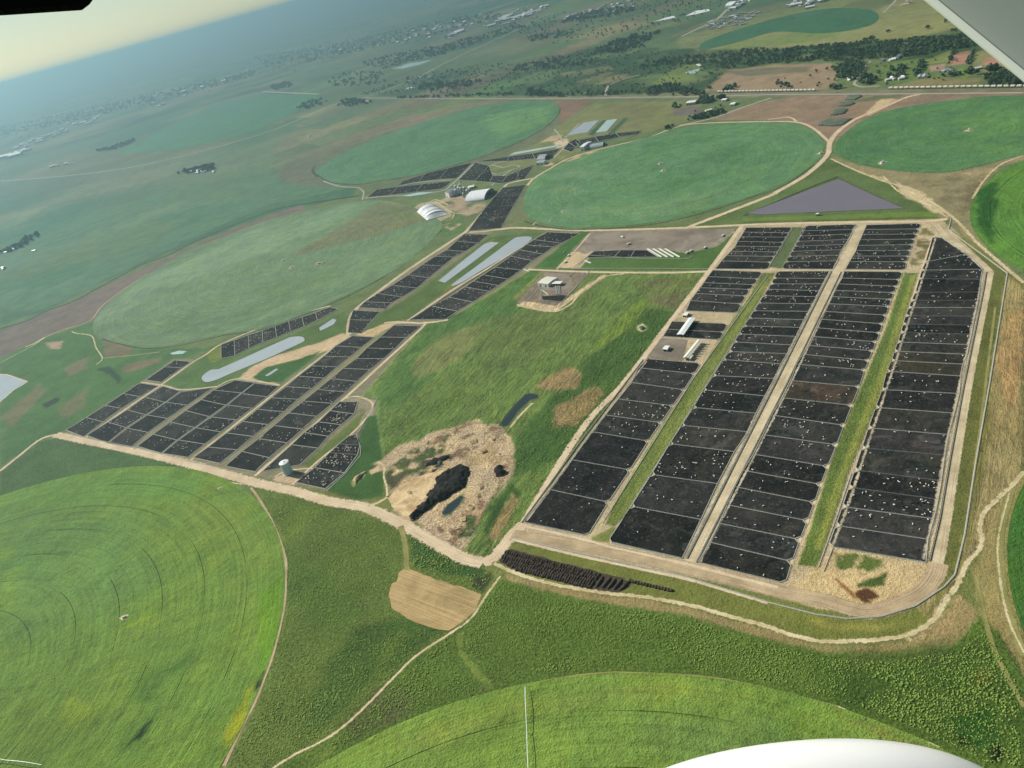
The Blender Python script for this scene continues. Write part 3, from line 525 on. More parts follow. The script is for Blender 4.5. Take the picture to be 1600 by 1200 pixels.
# ================================================================ CROP FIELDS
def circ_fit(P):
    P = np.array(P); A = np.c_[2 * P, np.ones(len(P))]; s = np.linalg.lstsq(A, (P ** 2).sum(1), rcond=None)[0]
    return s[0], s[1], math.sqrt(s[2] + s[0] ** 2 + s[1] ** 2)
def crop_field(poly, centre, col, label, fs=(), z=0.35, cell=5.0):
    rings = 'lower left' in label or 'bottom of the view' in label or 'right edge' in label
    """a sown field: the crop canopy stands a little above the soil; grid clipped to the outline"""
    poly = np.array(poly); bmm = bmesh.new()
    lo = poly.min(0); hi = poly.max(0); cell = max(cell, (hi - lo).max() / 360)
    nx = int((hi[0] - lo[0]) / cell) + 2; ny = int((hi[1] - lo[1]) / cell) + 2
    X, Y = np.meshgrid(lo[0] + np.arange(nx) * cell, lo[1] + np.arange(ny) * cell)
    P = np.stack([X.ravel(), Y.ravel()], 1); d = sdist(P, poly)
    # pull the vertices just outside onto the outline
    out = np.nonzero((d < 0) & (d > -cell * 1.5))[0]
    Q = P[out]; best = np.full(len(out), 1e30); bx = Q.copy(); n = len(poly)
    for i in range(n):
        a_ = poly[i]; e = poly[(i + 1) % n] - a_; L = (e ** 2).sum() + 1e-9
        t = np.clip(((Q - a_) @ e) / L, 0, 1); c_ = a_ + t[:, None] * e; dd = ((Q - c_) ** 2).sum(1)
        k = dd < best; best[k] = dd[k]; bx[k] = c_[k]
    keep = d >= 0; inner = d >= 0
    P2 = P.copy(); P2[out] = bx; ok = d > -cell * 1.5
    idx = np.arange(nx * ny).reshape(ny, nx); a_ = idx[:-1, :-1].ravel(); b_ = idx[:-1, 1:].ravel(); c_ = idx[1:, 1:].ravel(); d_ = idx[1:, :-1].ravel()
    F = np.stack([a_, b_, c_, d_], 1); F = F[(ok[F].all(1)) & (inner[F].any(1))]
    used = np.unique(F); mp = -np.ones(nx * ny, int); mp[used] = np.arange(len(used)); F = mp[F]; PP = P2[used]
    c, p_ = paint(PP, s2l(col), (1.0 if rings else 0.12, 0, 0), list(fs))
    co = np.c_[PP - np.array(centre), np.full(len(PP), 0.0)]
    o = sheet_mesh('crop_field', co, F, M['crop'], c, p_); o.location = (centre[0], centre[1], z)
    tag(o, label, 'crop field', kind='stuff'); return o
def cpoly(cx, cy, r, n=160): return [(cx + r * math.cos(2 * math.pi * i / n), cy + r * math.sin(2 * math.pi * i / n)) for i in range(n)]
EA = [(820,330),(819,308),(826,292),(838,278),(860,265),(890,252),(925,240),(960,229),(1000,218),(1050,204),(1100,196),(1150,192),(1200,191),(1245,195),(1270,205),(1286,222),(1285,240),(1270,257),(1225,287),(1175,306),(1125,322),(1080,336),(1037,345),(985,352),(940,355),(900,356),(875,354),(848,349),(832,343)]
EB = [(1302,237),(1312,217),(1337,195),(1375,177),(1410,168),(1450,162),(1525,152),(1600,149),(1680,152),(1740,166),(1750,190),(1700,216),(1600,241),(1525,260),(1475,269),(1412,268),(1362,261),(1325,250)]
EC = [(147.5,520),(146,505),(160,482.5),(185,460),(217,437),(260,412),(295,392),(350,370),(400,351),(450,336),(500,325),(550,316),(592,313),(640,322),(680,340),(691,352),(682,368),(662,387),(625,417),(575,445),(500,480),(415,512),(350,522),(287,536),(250,542),(212,541),(180,535),(158,527)]
EF = [(496,265),(500,275),(520,285),(560,287),(600,281),(640,275),(675,267),(712,257),(750,245),(800,226),(835,209),(862,190),(873,177),(870,163),(837,157),(790,160),(740,168),(690,182),(640,198),(580,220),(530,243)]
ED = [(0,775),(75,752),(150,737),(212,729),(362,752),(400,775),(425,815),(437,847),(442,887),(442,932),(437,970),(425,1025),(410,1065),(397,1090),(375,1145),(350,1195)]
EE = [(492,1199),(537,1172),(585,1150),(637,1125),(692,1105),(750,1087),(800,1075),(887,1057),(950,1051),(1015,1051),(1075,1054),(1150,1066),(1310,1105),(1400,1140),(1470,1169)]
EG = [(1600,252),(1570,263),(1540,285),(1522,308),(1517,330),(1521,352),(1535,377),(1560,400),(1600,424)]
EH = [(1600,755),(1582,800),(1575,837),(1574,875),(1577,905),(1582,937),(1590,965),(1600,987)]
def hard(e): return crom(GP(e), True, 5)
cA = G(1036, 267); cB = G(1514, 204); cC = G(442, 407); cF = G(690, 216)
crop_field(hard(EA), cA, (98,138,94), 'round green pivot field between the triangular pond and the central road', [ft([(830,300),(900,260),(960,250),(920,340),(850,345)], (116,146,108), 30, 30, m=60), ft([(1000,225),(1150,200),(1270,220),(1200,270),(1050,300)], (86,130,84), 40, 40, m=100), ft([(900,330),(1000,320),(1150,290),(1100,325),(1000,345)], (108,142,98), 20, 20)])
crop_field(hard(EB), cB, (88,130,82), 'round deep green pivot field at the upper right below the railway wagons', [ft([(1320,210),(1400,180),(1480,170),(1400,240),(1330,240)], (78,122,76), 40, 40, m=90), ft([(1500,180),(1600,155),(1600,235),(1500,255)], (96,138,80), 40, 40, m=90)])
crop_field(hard(EC), cC, (112,138,100), 'round pale green pivot field with a brown wedge, left of the feedlot', [
  ft([(448,402),(520,362),(592,316),(640,322),(680,340),(640,352),(575,372),(500,390)], (118,124,88), 4, 4), ft([(600,325),(660,335),(670,345),(620,345)], (112,126,80), 8, 8),
  ft([(150,500),(220,440),(400,360),(550,320),(520,350),(400,400),(260,450),(180,500)], (130,156,120), 30, 30, o=0.7), ft([(250,500),(400,440),(560,420),(400,500),(280,530)], (106,134,92), 20, 20, m=50)])
crop_field(hard(EF), cF, (88,130,92), 'round blue-green pivot field beyond the far pens, left of the twin ponds', [ft([(520,260),(640,205),(760,172),(700,200),(600,240),(540,270)], (86,126,92), 30, 30, m=120), ft([(750,180),(860,165),(860,190),(780,220)], (106,148,96), 30, 30)])
x, y, r = circ_fit(GP(ED)); DC = (x, y, r)
crop_field(cpoly(x, y, r), (x, y), (108,138,56), 'large bright green pivot field with wheel arcs at the lower left', [
  ft([(60,740),(200,735),(330,745),(300,780),(120,790),(0,800),(0,775)], (104,140,60), 10, 15), ft([(300,780),(380,790),(430,860),(430,960),(360,930),(300,850)], (118,140,58), 20, 25, o=0.7, m=60, mt=0.42),
  ft([(0,800),(200,800),(250,900),(150,960),(0,1000)], (100,136,68), 30, 30, o=0.7), ft([(130,1010),(160,1000),(230,960),(250,980),(180,1020),(140,1060)], (130,158,44), 10, 15, o=0.75, m=30), ft([(0,860),(50,850),(30,940),(0,980)], (120,150,56), 10, 15, o=0.7, m=40),
  ft([(90,1130),(110,1090),(140,1110),(110,1140)], (134,152,40), 8, 10, o=0.8), ft([(230,1060),(300,1010),(320,1020),(260,1090),(200,1180),(180,1190)], (62,104,42), 14, 25, o=0.55, m=30, mt=0.42), ft([(195,1170),(225,1135),(255,1100),(250,1110),(215,1160)], (26,48,24), 4, 6, m=15),
  ft([(350,1150),(385,1080),(398,1070),(380,1130),(355,1165)], (150,156,34), 5, 6), ft([(0,1130),(120,1100),(160,1120),(60,1200),(0,1200)], (98,124,50), 20, 20, o=0.6), ft([(405,930),(440,900),(440,980),(425,1020),(405,1060)], (100,140,34), 4, 5, o=0.8), ft([(396,1078),(412,1045),(414,1052),(404,1080)], (34,56,30), 2, 2)])
x, y, r = circ_fit(GP(EE)); EC_ = (x, y, r)
crop_field(cpoly(x, y, r), (x, y), (116,144,62), 'lime green pivot field along the bottom of the view', [ft([(1000,1130),(1200,1130),(1300,1180),(1100,1180),(980,1170)], (104,130,66), 15, 20, o=0.7), ft([(1300,1110),(1400,1145),(1470,1175),(1440,1180),(1320,1130)], (130,142,66), 6, 6), ft([(600,1160),(800,1100),(1000,1070),(1200,1090),(1000,1090),(800,1120),(650,1180)], (132,150,70), 10, 12, o=0.6)])
x, y, r = circ_fit(GP(EG)); crop_field(cpoly(x, y, r), (x, y), (92,136,56), 'green pivot field cut by the right edge of the view, above the hay meadow', [ft([(1525,300),(1560,280),(1550,380),(1525,350)], (48,96,34), 6, 8)])
x, y, r = circ_fit(GP(EH)); HC = (x, y, r)
crop_field(cpoly(x, y, r), (x, y), (66,106,44), 'small piece of dark green pivot field at the lower right edge', [])
EZ = [(1372,22),(1368,35),(1345,44),(1310,50),(1270,52),(1212,50),(1160,64),(1110,76),(1092,78),(1100,66),(1140,50),(1200,32),(1250,20),(1300,13),(1350,14)]
crop_field(hard(EZ), G(1240, 38), (66,112,80), 'dark green round field far off at the top right beside the settlement', [])
crop_field(GP([(410,147),(500,149),(478,166),(440,186),(400,205),(330,222),(270,235),(180,240),(260,200),(330,165)]), G(380, 190), (74,124,86), 'blue-green field far left beneath the pale straight road', [])
# ================================================================ ROADS AND TRACKS
def ribbon(name, pts, w, mat, z=0.12, label=None, cat='road', smooth=True, w2=None, world=False, jit=0.0, kind='structure'):
    P = pts if world else GP(pts)
    if smooth and len(P) > 2: P = crom(P, False, 6)
    P = densify(P, 12.0 if len(P) < 400 else 30, 0, False); n = len(P); v = []; e = []; vv = []; uu = []; K = 9; s = 0.0
    for i, p in enumerate(P):
        a_ = P[max(i - 1, 0)]; b_ = P[min(i + 1, n - 1)]; dx, dy = b_[0] - a_[0], b_[1] - a_[1]; L = math.hypot(dx, dy) + 1e-9; nx, ny = -dy / L, dx / L
        if i: s += math.hypot(p[0] - P[i - 1][0], p[1] - P[i - 1][1])
        ww = w if w2 is None else w + (w2 - w) * i / (n - 1)
        for k in range(K):
            t = -1 + 2 * k / (K - 1); v.append((p[0] + nx * ww / 2 * t, p[1] + ny * ww / 2 * t, z)); e.append(abs(t)); vv.append(t * ww * 0.12); uu.append(s)
    f = np.array([[i * K + k, i * K + k + 1, (i + 1) * K + k + 1, (i + 1) * K + k] for i in range(n - 1) for k in range(K - 1)])[:, ::-1]
    o = sheet_mesh(name, np.array(v), f, mat)
    for nm, a_ in (('e', e), ('vv', vv), ('uu', uu)): at = o.data.attributes.new(nm, 'FLOAT', 'POINT'); at.data.foreach_set('value', np.array(a_, np.float32))
    tag(o, label, cat, kind=kind); return o
def patch(name, pts, mat, z, label, cat, kind='structure', jit=0.0, step=6.0, world=False, smooth=False, thick=0.0):
    P = pts if world else GP(pts)
    if smooth: P = crom(P, True, 5)
    if jit: P = densify(P, step, jit, True, len(name))
    bm = bmesh.new(); vs = [bm.verts.new((x, y, z)) for x, y in P]; f = bm.faces.new(vs)
    if f.normal.z < 0: f.normal_flip()
    bmesh.ops.triangulate(bm, faces=[f]); me = bpy.data.meshes.new(name)
    if thick:
        be = [e_ for e_ in bm.edges if len(e_.link_faces) == 1]; r_ = bmesh.ops.extrude_edge_only(bm, edges=be)
        for q in r_['geom']:
            if isinstance(q, bmesh.types.BMVert): q.co.z = z - thick
    bmesh.ops.recalc_face_normals(bm, faces=bm.faces); bm.to_mesh(me); bm.free(); me.materials.append(mat)
    o = bpy.data.objects.new(name, me); COL.objects.link(o); tag(o, label, cat, kind=kind); return o
rd = [
 ('road', [(0,736),(30,712),(62,687),(87,679)], 9, 'road', 'pale farm track curving in from the left edge to the left feedlot', None),
 ('road', [(87,679),(130,688),(212,705),(300,726),(400,754),(462,768),(505,781),(537,787),(575,794),(625,817),(662,838),(695,857),(725,872),(755,879)], 22, 'road', 'wide pale dirt road along the near end of the left feedlot', None),
 ('road', [(755,880),(772,870),(785,855),(800,836),(818,818)], 20, 'road', 'dirt road bend climbing to the right feedlot', None),
 ('road', [(818,817),(882,712),(925,650),(975,598),(1042,510),(1110,421),(1140,380),(1160,352)], 13, 'road', 'straight pale road along the left side of the right feedlot', None),
 ('road', [(1081,878),(1225,597),(1310,422),(1346,350)], 21, 'feed', 'wide straight central feed road through the right feedlot', None),
 ('road', [(1462,893),(1476,820),(1512,600),(1547,425)], 12, 'feed', 'gravel road along the right side of the right feedlot', None),
 ('road', [(1547,425),(1520,400),(1477,368),(1462,350)], 12, 'feed', 'gravel road cutting the far right corner of the feedlot', None),
 ('road', [(800,836),(895,851),(956,862),(1067,886),(1150,906),(1210,923),(1280,936),(1330,951),(1365,955),(1405,943),(1440,925),(1460,900),(1466,880)], 20, 'grey', 'broad gravel road round the near end of the right feedlot', None),
 ('road', [(1480,342),(1440,346),(1340,347),(1200,350),(1065,356),(925,360),(857,358),(800,356),(760,361),(733,363)], 13, 'road', 'dirt road along the far end of the feedlots', None),
 ('road', [(825,421),(922,425),(1040,426),(1106,424)], 10, 'road', 'dirt road between the central yard and the meadow', None),
 ('road', [(1112,421),(1226,422.5),(1310,422.5),(1405,423.5),(1425,423)], 5, 'feed', 'narrow crossing lane through the right feedlot', None),
 ('road', [(1070,357),(1125,336),(1200,307),(1217,298),(1260,273),(1292,243),(1297,222),(1310,205),(1335,187),(1375,170),(1417,152),(1440,147)], 16, 'road', 'pale road winding between two round fields up to the railway', None),
 ('road', [(1296,222),(1270,200),(1245,191),(1200,190),(1112,192),(1062,197),(1012,215),(962,227),(895,245),(862,262),(835,278),(824,290)], 10, 'road', 'pale track round the far rim of the central round field', None),
 ('road', [(1062,196),(1112,185),(1160,168),(1205,153)], 12, 'far', 'far road running up to the railway line', None),
 ('road', [(1245,190),(1232,183),(1200,187)], 8, 'road', 'short loop of track at the rim of the central round field', None),
 ('path', [(1298,248),(1337,266),(1375,281),(1425,297),(1465,322),(1495,345),(1525,377),(1562,410),(1600,442)], 9, 'sand', 'pale sandy track along the right edge fields', None),
 ('path', [(1380,275),(1405,300),(1440,315),(1470,333),(1482,340)], 6, 'sand', 'sandy spur track beside the triangular pond', None),
 ('path', [(1405,298),(1430,310),(1455,322)], 16, 'sand', 'broad bare sandy patch of track beside the triangular pond', None),
 ('path', [(1600,243),(1562,258),(1535,285),(1520,310)], 7, 'sand', 'sandy track rimming the right edge field', None),
 ('path', [(1600,737),(1580,760),(1556,782),(1537,802),(1531,827),(1535,842),(1527,862),(1510,882),(1495,915),(1475,942),(1457,970),(1417,992),(1362,1000),(1287,1002),(1232,991),(1200,979),(1130,960),(1075,945),(1000,932),(950,927),(875,915),(825,902),(792,890),(772,880)], 7.5, 'sand', 'pale sandy path round the near end of the right feedlot', None),
 ('path', [(782,900),(762,927),(735,967),(700,992),(650,1025),(612,1062),(575,1100),(537,1135),(500,1160),(462,1178),(420,1205)], 4.5, 'sand', 'narrow pale path running down to the bottom of the view', None),
 ('path', [(392,762),(408,785),(425,815),(437,845),(446,875),(446,905),(443,950),(427,1020),(412,1062),(397,1100),(375,1142),(350,1197)], 4.5, 'grey', 'thin grey track round the lower left field', None),
 ('path', [(626,822),(633,850),(636,890)], 9, 'stubble', 'short mown lane down to the hay patch', None),
 ('path', [(545,523),(546,505),(553,487),(575,468),(640,420),(728,362)], 13, 'feed', 'feed road along the far left pen row', None),
 ('path', [(728,362),(756,330),(786,294),(800,285),(850,275),(862,265)], 12, 'feed', 'feed road up to the feed mill', None),
 ('path', [(734,363),(780,359),(800,357)], 7, 'feed', 'crossing lane at the far pens', None),
 ('path', [(94,678),(132,686)], 8, 'road', 'corner of the dirt road', None),
 ('path', [(132,685),(200,637),(251,602),(299,567.5),(322,554),(345,538),(400,515),(470,490),(516,478)], 7, 'feed', 'feed lane between the first pen blocks of the left feedlot', None),
 ('path', [(209,702),(341,605)], 6, 'stubble', 'grassy drainage lane between left feedlot pens', None),
 ('path', [(297,720),(440,606),(530,536),(545,523)], 6, 'feed', 'third feed lane of the left feedlot', None),
 ('path', [(345,733),(400,690),(470,632),(538,573),(591,527),(603,515)], 6, 'stubble', 'fourth lane of the left feedlot with a grass drain', None),
 ('path', [(398,744),(540,621),(600,566),(662,509),(655,505),(617,505),(595,513)], 8, 'road', 'white gravel lane along the near edge of the left feedlot', None),
 ('path', [(220,597),(258,603),(283,609),(341,604)], 5, 'feed', 'crossing lane in the left feedlot', None),
 ('path', [(341,603),(372,592),(437,602)], 5, 'feed', 'light lane at the far end of the third pen block', None),
 ('path', [(457,757),(500,718),(545,682),(575,650),(582,630),(560,620),(540,622)], 5.5, 'road', 'curved lane round the grass strip of the left feedlot', None),
 ('path', [(430,745),(445,737),(470,733),(490,732)], 4, 'road', 'short lane behind the water tank', None),
 ('path', [(637,501),(712,450),(760,421),(800,396),(857,361)], 8, 'road', 'feed lane between the long ponds and the second pen row', None),
 ('path', [(600,505),(620,503),(660,505),(700,500)], 8, 'road', 'end lane of the left feedlot', None),
 ('path', [(605,775),(604,760),(600,745),(600,728),(590,722)], 5, 'sand', 'short track up the bare slope beside the excavation', None),
 ('path', [(605,777),(590,786),(575,790)], 8, 'sand', 'entrance of the excavation track', None),
 ('path', [(0,567),(50,541),(75,525),(100,515),(130,506),(145,497),(158,480),(185,458),(230,428)], 5, 'sand', 'pale track along the brown field at the left', None),
 ('path', [(40,542),(55,536),(70,527)], 14, 'sand', 'bare pale wear on the track at the left', None),
 ('path', [(112,518),(120,521),(143,525),(150,543),(160,560),(150,570)], 5, 'sand', 'short forked track left of the pens', None),
 ('path', [(160,560),(200,556),(250,550)], 3, 'grey', 'faint track left of the pens', None),
 ('path', [(808,476),(832,482),(855,486),(872,486),(892,475),(905,460),(925,444),(945,432),(975,428)], 7, 'sand', 'curved sandy access road round the small fenced yard', None),
 ('path', [(870,421),(893,398),(922,365)], 5, 'road', 'lane up to the feed yard', None),
 ('path', [(0,283),(100,275),(200,262),(300,240),(400,212),(460,190),(520,164),(560,155),(600,142),(660,117),(700,96),(760,68),(800,50),(860,20)], 18, 'far', 'long pale highway across the far plain', None),
 ('path', [(410,143),(450,145),(498,147)], 26, 'far', 'white straight road above the far left field', None),
 ('path', [(560,153),(700,154),(860,154),(1000,152),(1100,151),(1200,148),(1375,147),(1600,145)], 12, 'far', 'far road beside the railway line', None),
 ('path', [(1065,57),(1090,45),(1120,30),(1140,12),(1165,0)], 22, 'far', 'straight road to the far settlement', None),
 ('path', [(946,150),(952,133),(980,122),(1000,117)], 12, 'far', 'sandy road through the far smallholdings', None),
 ('path', [(1340,134),(1335,130),(1345,115),(1356,100),(1360,95)], 9, 'far', 'lane through the farm trees', None),
 ('path', [(1338,134),(1350,136),(1375,134)], 10, 'far', 'sandy bend at the end of the farm lane', None),
 ('path', [(1380,20),(1400,0),(1410,-20)], 12, 'far', 'field lane at the upper right', None),
 ('stream', [(0,514),(40,502),(75,485),(110,473),(145,455),(187,432),(225,412),(260,400),(300,380),(350,358),(400,338),(440,325),(480,318),(520,312),(560,306)], 18, 'stream', 'dark overgrown stream line along the brown field', None),
 ('path', [(700,320),(680,312),(670,318),(665,320)], 6, 'road', 'track beside the striped cover', None), ('path', [(682,315),(710,333),(748,332)], 6, 'sand', 'forked pale track by the feed mill', None), ('path', [(710,333),(706,342),(695,346)], 5, 'sand', 'small fork of the pale track by the feed mill', None),
 ('path', [(592,322),(630,321)], 7, 'sand', 'short pale strip behind the brown wedge', None),
 ('path', [(568,310),(600,307),(650,304),(690,298),(706,288),(740,256)], 8, 'far', 'lane between the far pen blocks', None), ('path', [(571,308),(640,287),(705,281)], 6, 'far', 'lane dividing the far pens', None), ('path', [(560,293),(568,300),(566,312)], 6, 'far', 'short curved lane left of the far pens', None),
 ('path', [(786,262),(768,258),(764,266),(775,272),(800,265),(812,260),(800,258),(786,262)], 6, 'far', 'oval racetrack lane round a green island in the far pens', None), ('path', [(768,257),(790,252),(835,248)], 6, 'far', 'lane beside the oval island', None), ('path', [(768,290),(782,277),(800,265)], 6, 'far', 'slanting lane through the far pens', None),
 ('path', [(865,247),(878,234),(884,226)], 7, 'far', 'lane up between the far ponds and pens', None), ('path', [(880,222),(873,210),(866,202)], 7, 'far', 'sandy spur above the far pens', None), ('path', [(882,216),(905,193)], 7, 'far', 'pale lane beside the twin ponds', None),
 ('path', [(855,270),(875,262),(910,250),(960,238),(1005,222)], 14, 'sand', 'sandy service road below the long arched shed', None),
 ('path', [(1581,762),(1570,800),(1562,850),(1566,915),(1580,970),(1600,1025)], 9, 'stubble', 'mown strip rimming the lower right field', None),
 ('path', [(1555,480),(1525,720),(1505,860)], 4, 'stubble', 'faint wheel track through the hay meadow', None),
 ('path', [(1525,900),(1540,970),(1560,1030),(1600,1105)], 5, 'stubble', 'grassy lane at the lower right', None),
]
rd += [
 ('path', [(800,843),(895,866),(1000,889),(1070,904),(1140,924),(1200,942)], 5, 'road', 'pale sandy strip under the perimeter fence', None),
 ('path', [(822,823),(912,843),(956,855),(1066,880),(1090,886),(1160,904),(1215,918)], 5, 'road', 'pale sandy strip at the near end of the right pens', None),
 ('path', [(1105,842),(1234,878)][:0] or [(1228,905),(1250,845),(1300,712),(1340,604),(1372,520),(1398,440)], 4, 'road', 'pale cattle lane along the left of the second grass drain', None),
 ('path', [(1297,860),(1320,793),(1350,701),(1381,609),(1410,520),(1440,422),(1458,372)], 4, 'road', 'pale cattle lane along the right of the second grass drain', None),
 ('path', [(940,830),(983,738),(1032,664),(1085,588),(1162,470),(1192,426)], 3, 'grey', 'thin lane along the left of the first grass drain', None),
 ('path', [(280,734),(310,744),(345,751),(378,757)], 4, 'sand', 'pale worn strip at the top of the lower left field', None),
 ('path', [(1310,1104),(1340,1118),(1400,1140),(1468,1168)], 2.5, 'sand', 'pale worn edge of the bottom field', None),
 ('path', [(960,1050),(1100,1057),(1200,1076),(1310,1104)], 2.0, 'stubble', 'faint rim of the bottom field', None),
 ('path', [(500,1198),(585,1150),(692,1105),(800,1075),(887,1057),(960,1050)], 2.0, 'stubble', 'light rim of the bottom field on the left', None),
 ('stream', [(820,346),(850,354),(900,359),(1000,353),(1080,338),(1170,310),(1225,290),(1272,258)], 6, 'stream', 'painted shadow line along the rim below the central round field', None),  # shadow along the field's lower rim, drawn as a dark green ribbon
 ('stream', [(160,530),(212,543),(250,544),(290,538),(350,524),(415,514),(500,482),(575,447),(640,405),(690,360)], 6, 'stream', 'dark rim below the pale round field', None),
 ('path', [(1577,770),(1560,840),(1562,900),(1575,965),(1600,1020)], 3, 'sand', 'pale wheel rut beside the lower right field', None),
]
rd += [
 ('path', [(1036,267.6),(1150,253),(1283,235)], 4, 'stream', 'dark line under the irrigation pipe of the central round field', None),  # dark ribbon following the line of each pivot pipe
 ('path', [(1514,205),(1420,217),(1322,231)], 4, 'stream', 'dark line under the irrigation pipe of the upper right field', None),
 ('path', [(1512,210),(1495,235),(1478,262)], 5, 'stream', 'faint dark line down from the centre of the upper right field', None),
 ('path', [(1008,275),(1012,268),(1022,262)], 4, 'stream', 'short dark arc near the centre of the central round field', None),
 ('path', [(442,408),(520,362),(592,314)], 5, 'stream', 'dark upper edge of the brown wedge', None), ('path', [(442,408),(500,392),(600,366),(690,350)], 4, 'stream', 'dark lower edge of the brown wedge', None),
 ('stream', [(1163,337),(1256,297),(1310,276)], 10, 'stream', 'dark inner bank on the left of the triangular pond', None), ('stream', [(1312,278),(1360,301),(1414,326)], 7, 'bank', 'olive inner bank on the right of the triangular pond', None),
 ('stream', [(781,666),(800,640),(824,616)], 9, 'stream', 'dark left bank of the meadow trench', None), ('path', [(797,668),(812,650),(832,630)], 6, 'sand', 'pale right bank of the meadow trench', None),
]
 
rd += [('stream', [(497,262),(500,276),(522,286),(560,288),(600,282),(675,268),(750,246),(800,227),(850,201),(874,176),(871,164)], 7, 'stream', 'dark rim round the far blue-green field', None), ('stream', [(497,276),(490,270),(489,264),(494,259)], 16, 'stream', 'dark thicket at the left tip of the far blue-green field', None), ('path', [(505,283),(530,291),(560,293)], 8, 'far', 'pale track at the left tip of the far blue-green field', None)]
zz = 0.06
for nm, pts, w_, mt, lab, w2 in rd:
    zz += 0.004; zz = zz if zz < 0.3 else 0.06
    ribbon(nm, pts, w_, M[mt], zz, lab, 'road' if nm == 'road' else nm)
patch('hay_patch', [(622,895),(635,886),(650,893),(676,903),(702,912),(725,918),(752,929),(745,950),(728,968),(702,985),(687,984),(660,976),(637,967),(612,950),(607,929),(612,912),(620,908)], M['hay'], 0.055, 'mown straw-coloured hay patch at the end of the short lane', 'hay field', jit=1.0)
patch('bare_earth', [(606,778),(618,765),(640,752),(662,742),(690,735),(697,733),(684,745),(676,762),(662,780),(650,795),(642,806),(650,822),(640,822),(625,803),(612,792)], M['sandy'], 0.05, 'bare pale sand slope beside the black manure heap', 'bare earth', jit=1.2)
# ponds and other water
water = [
 ([(315,591),(320,584),(330,578),(340,577),(348,574),(397,552),(446,530),(456,526.5),(471,526),(476,531),(470,536),(446,547),(420,559),(362,583),(339,593),(322,597)], 'wlight', 'long pale blue pond beside the small upper pen row'),
 ([(499,512),(511,504),(520,498),(526,500),(521,507),(505,515),(500,517)], 'wlight', 'small pale pond near the end of the upper pen row'),
 ([(414,587),(431,576),(435,577),(422,586),(416,588)], 'wlight', 'tiny white pool in the green triangle of the left feedlot'),
 ([(685,439),(695,442),(780,379),(767,378),(757,381),(720,410)], 'wlight', 'long slanting pond nearer the pens of the far row'),
 ([(706,445),(722,441),(760,418),(800,396),(818,384),(831,373),(825,369.5),(807,371),(797,377),(750,412)], 'wlight', 'second long slanting pond beside the feed lane'),
 ([(1168,333.5),(1200,321),(1256,300),(1310,280),(1360,303),(1411,325.5),(1300,330),(1190,335)], 'wviolet', 'big triangular violet-grey pond behind the right feedlot'),
 ([(885,211.5),(912,191.5),(936,187.5),(918,206.5),(888,211.5)], 'wlight', 'left one of the twin far ponds'),
 ([(931,207),(948,188),(965,185.5),(948,205),(934,207)], 'wblue', 'right one of the twin far ponds'),
 ([(793,244),(804,238),(872,226.5),(876,228),(840,235),(800,242)], 'wblue', 'thin green-white pond behind the far pens'),
 ([(627.5,306),(652,301),(676.5,299.8),(666,303),(640,307)], 'wblue', 'thin light pond left of the feed mill'),
 ([(692,801),(700,789),(720,775),(724,777),(716,790),(703,802),(694,804)], 'wdark', 'narrow dark pit pool below the black manure heap'),
 ([(786,667),(784,661),(800,640),(819,619),(827,615),(841,617),(840,622),(828,625),(812,640),(794,664)], 'wdark', 'dark water trench in the middle of the meadow'),
 ([(-10,585),(10,586),(42,597),(20,610),(-10,636)], 'wlight', 'pale lined basin cut by the left edge'),
 ([(613,107),(640,99),(675,93.5),(655,101),(630,107)], 'wblue', 'bright distant dam on the far plain'),
 ([(265,552),(280,548),(292,549),(285,553),(270,554)], 'wblue', 'small white pool left of the upper pens'),
 ([(1070,114),(1080,110),(1094,107),(1088,114),(1075,116)], 'wblue', 'small turquoise pool in the far smallholdings'),
]
for k, (pts, mt, lab) in enumerate(water):
    W_ = GP(pts); W_ = crom(W_, True, 4) if (len(pts) > 7 and k not in (5, 11)) else densify(W_, 20)
    if k not in (12, 13): ribbon('pond_bank', W_ + [W_[0]], 7 if k != 5 else 9, M['bank'], 0.17, 'muddy bank round the ' + ' '.join(lab.split()[:10]), 'bank', smooth=False, world=True)
    else: ribbon('pond_bank', W_ + [W_[0]], 9, M['road'], 0.17, 'pale lined rim of the ' + ' '.join(lab.split()[:10]), 'bank', smooth=False, world=True)
    patch('pond', pts, M[mt], 0.2 + 0.001 * k, lab, 'pond', smooth=(len(pts) > 7 and k not in (5, 11)))
# ================================================================ PENS AND FENCES
ORD = ['first','second','third','fourth','fifth','sixth','seventh','eighth','ninth','tenth','eleventh','twelfth','thirteenth','fourteenth','fifteenth','sixteenth','seventeenth','eighteenth','nineteenth','twentieth','twenty-first','twenty-second','twenty-third','twenty-fourth','twenty-fifth','twenty-sixth','twenty-seventh','twenty-eighth','twenty-ninth','thirtieth']
ORD += ['thirty-' + o_ for o_ in ORD[:9]] + ['fortieth'] + ['forty-' + o_ for o_ in ORD[:9]] + ['fiftieth'] + ['fifty-' + o_ for o_ in ORD[:9]] + ['sixtieth'] + ['sixty-' + o_ for o_ in ORD[:9]]
PENS = []      # (polygon, block, ordinal)
def lerp(a, b, t): return (a[0] + (b[0] - a[0]) * t, a[1] + (b[1] - a[1]) * t)
def unit(a, b): d = (b[0] - a[0], b[1] - a[1]); L = math.hypot(*d) + 1e-9; return (d[0] / L, d[1] / L), L
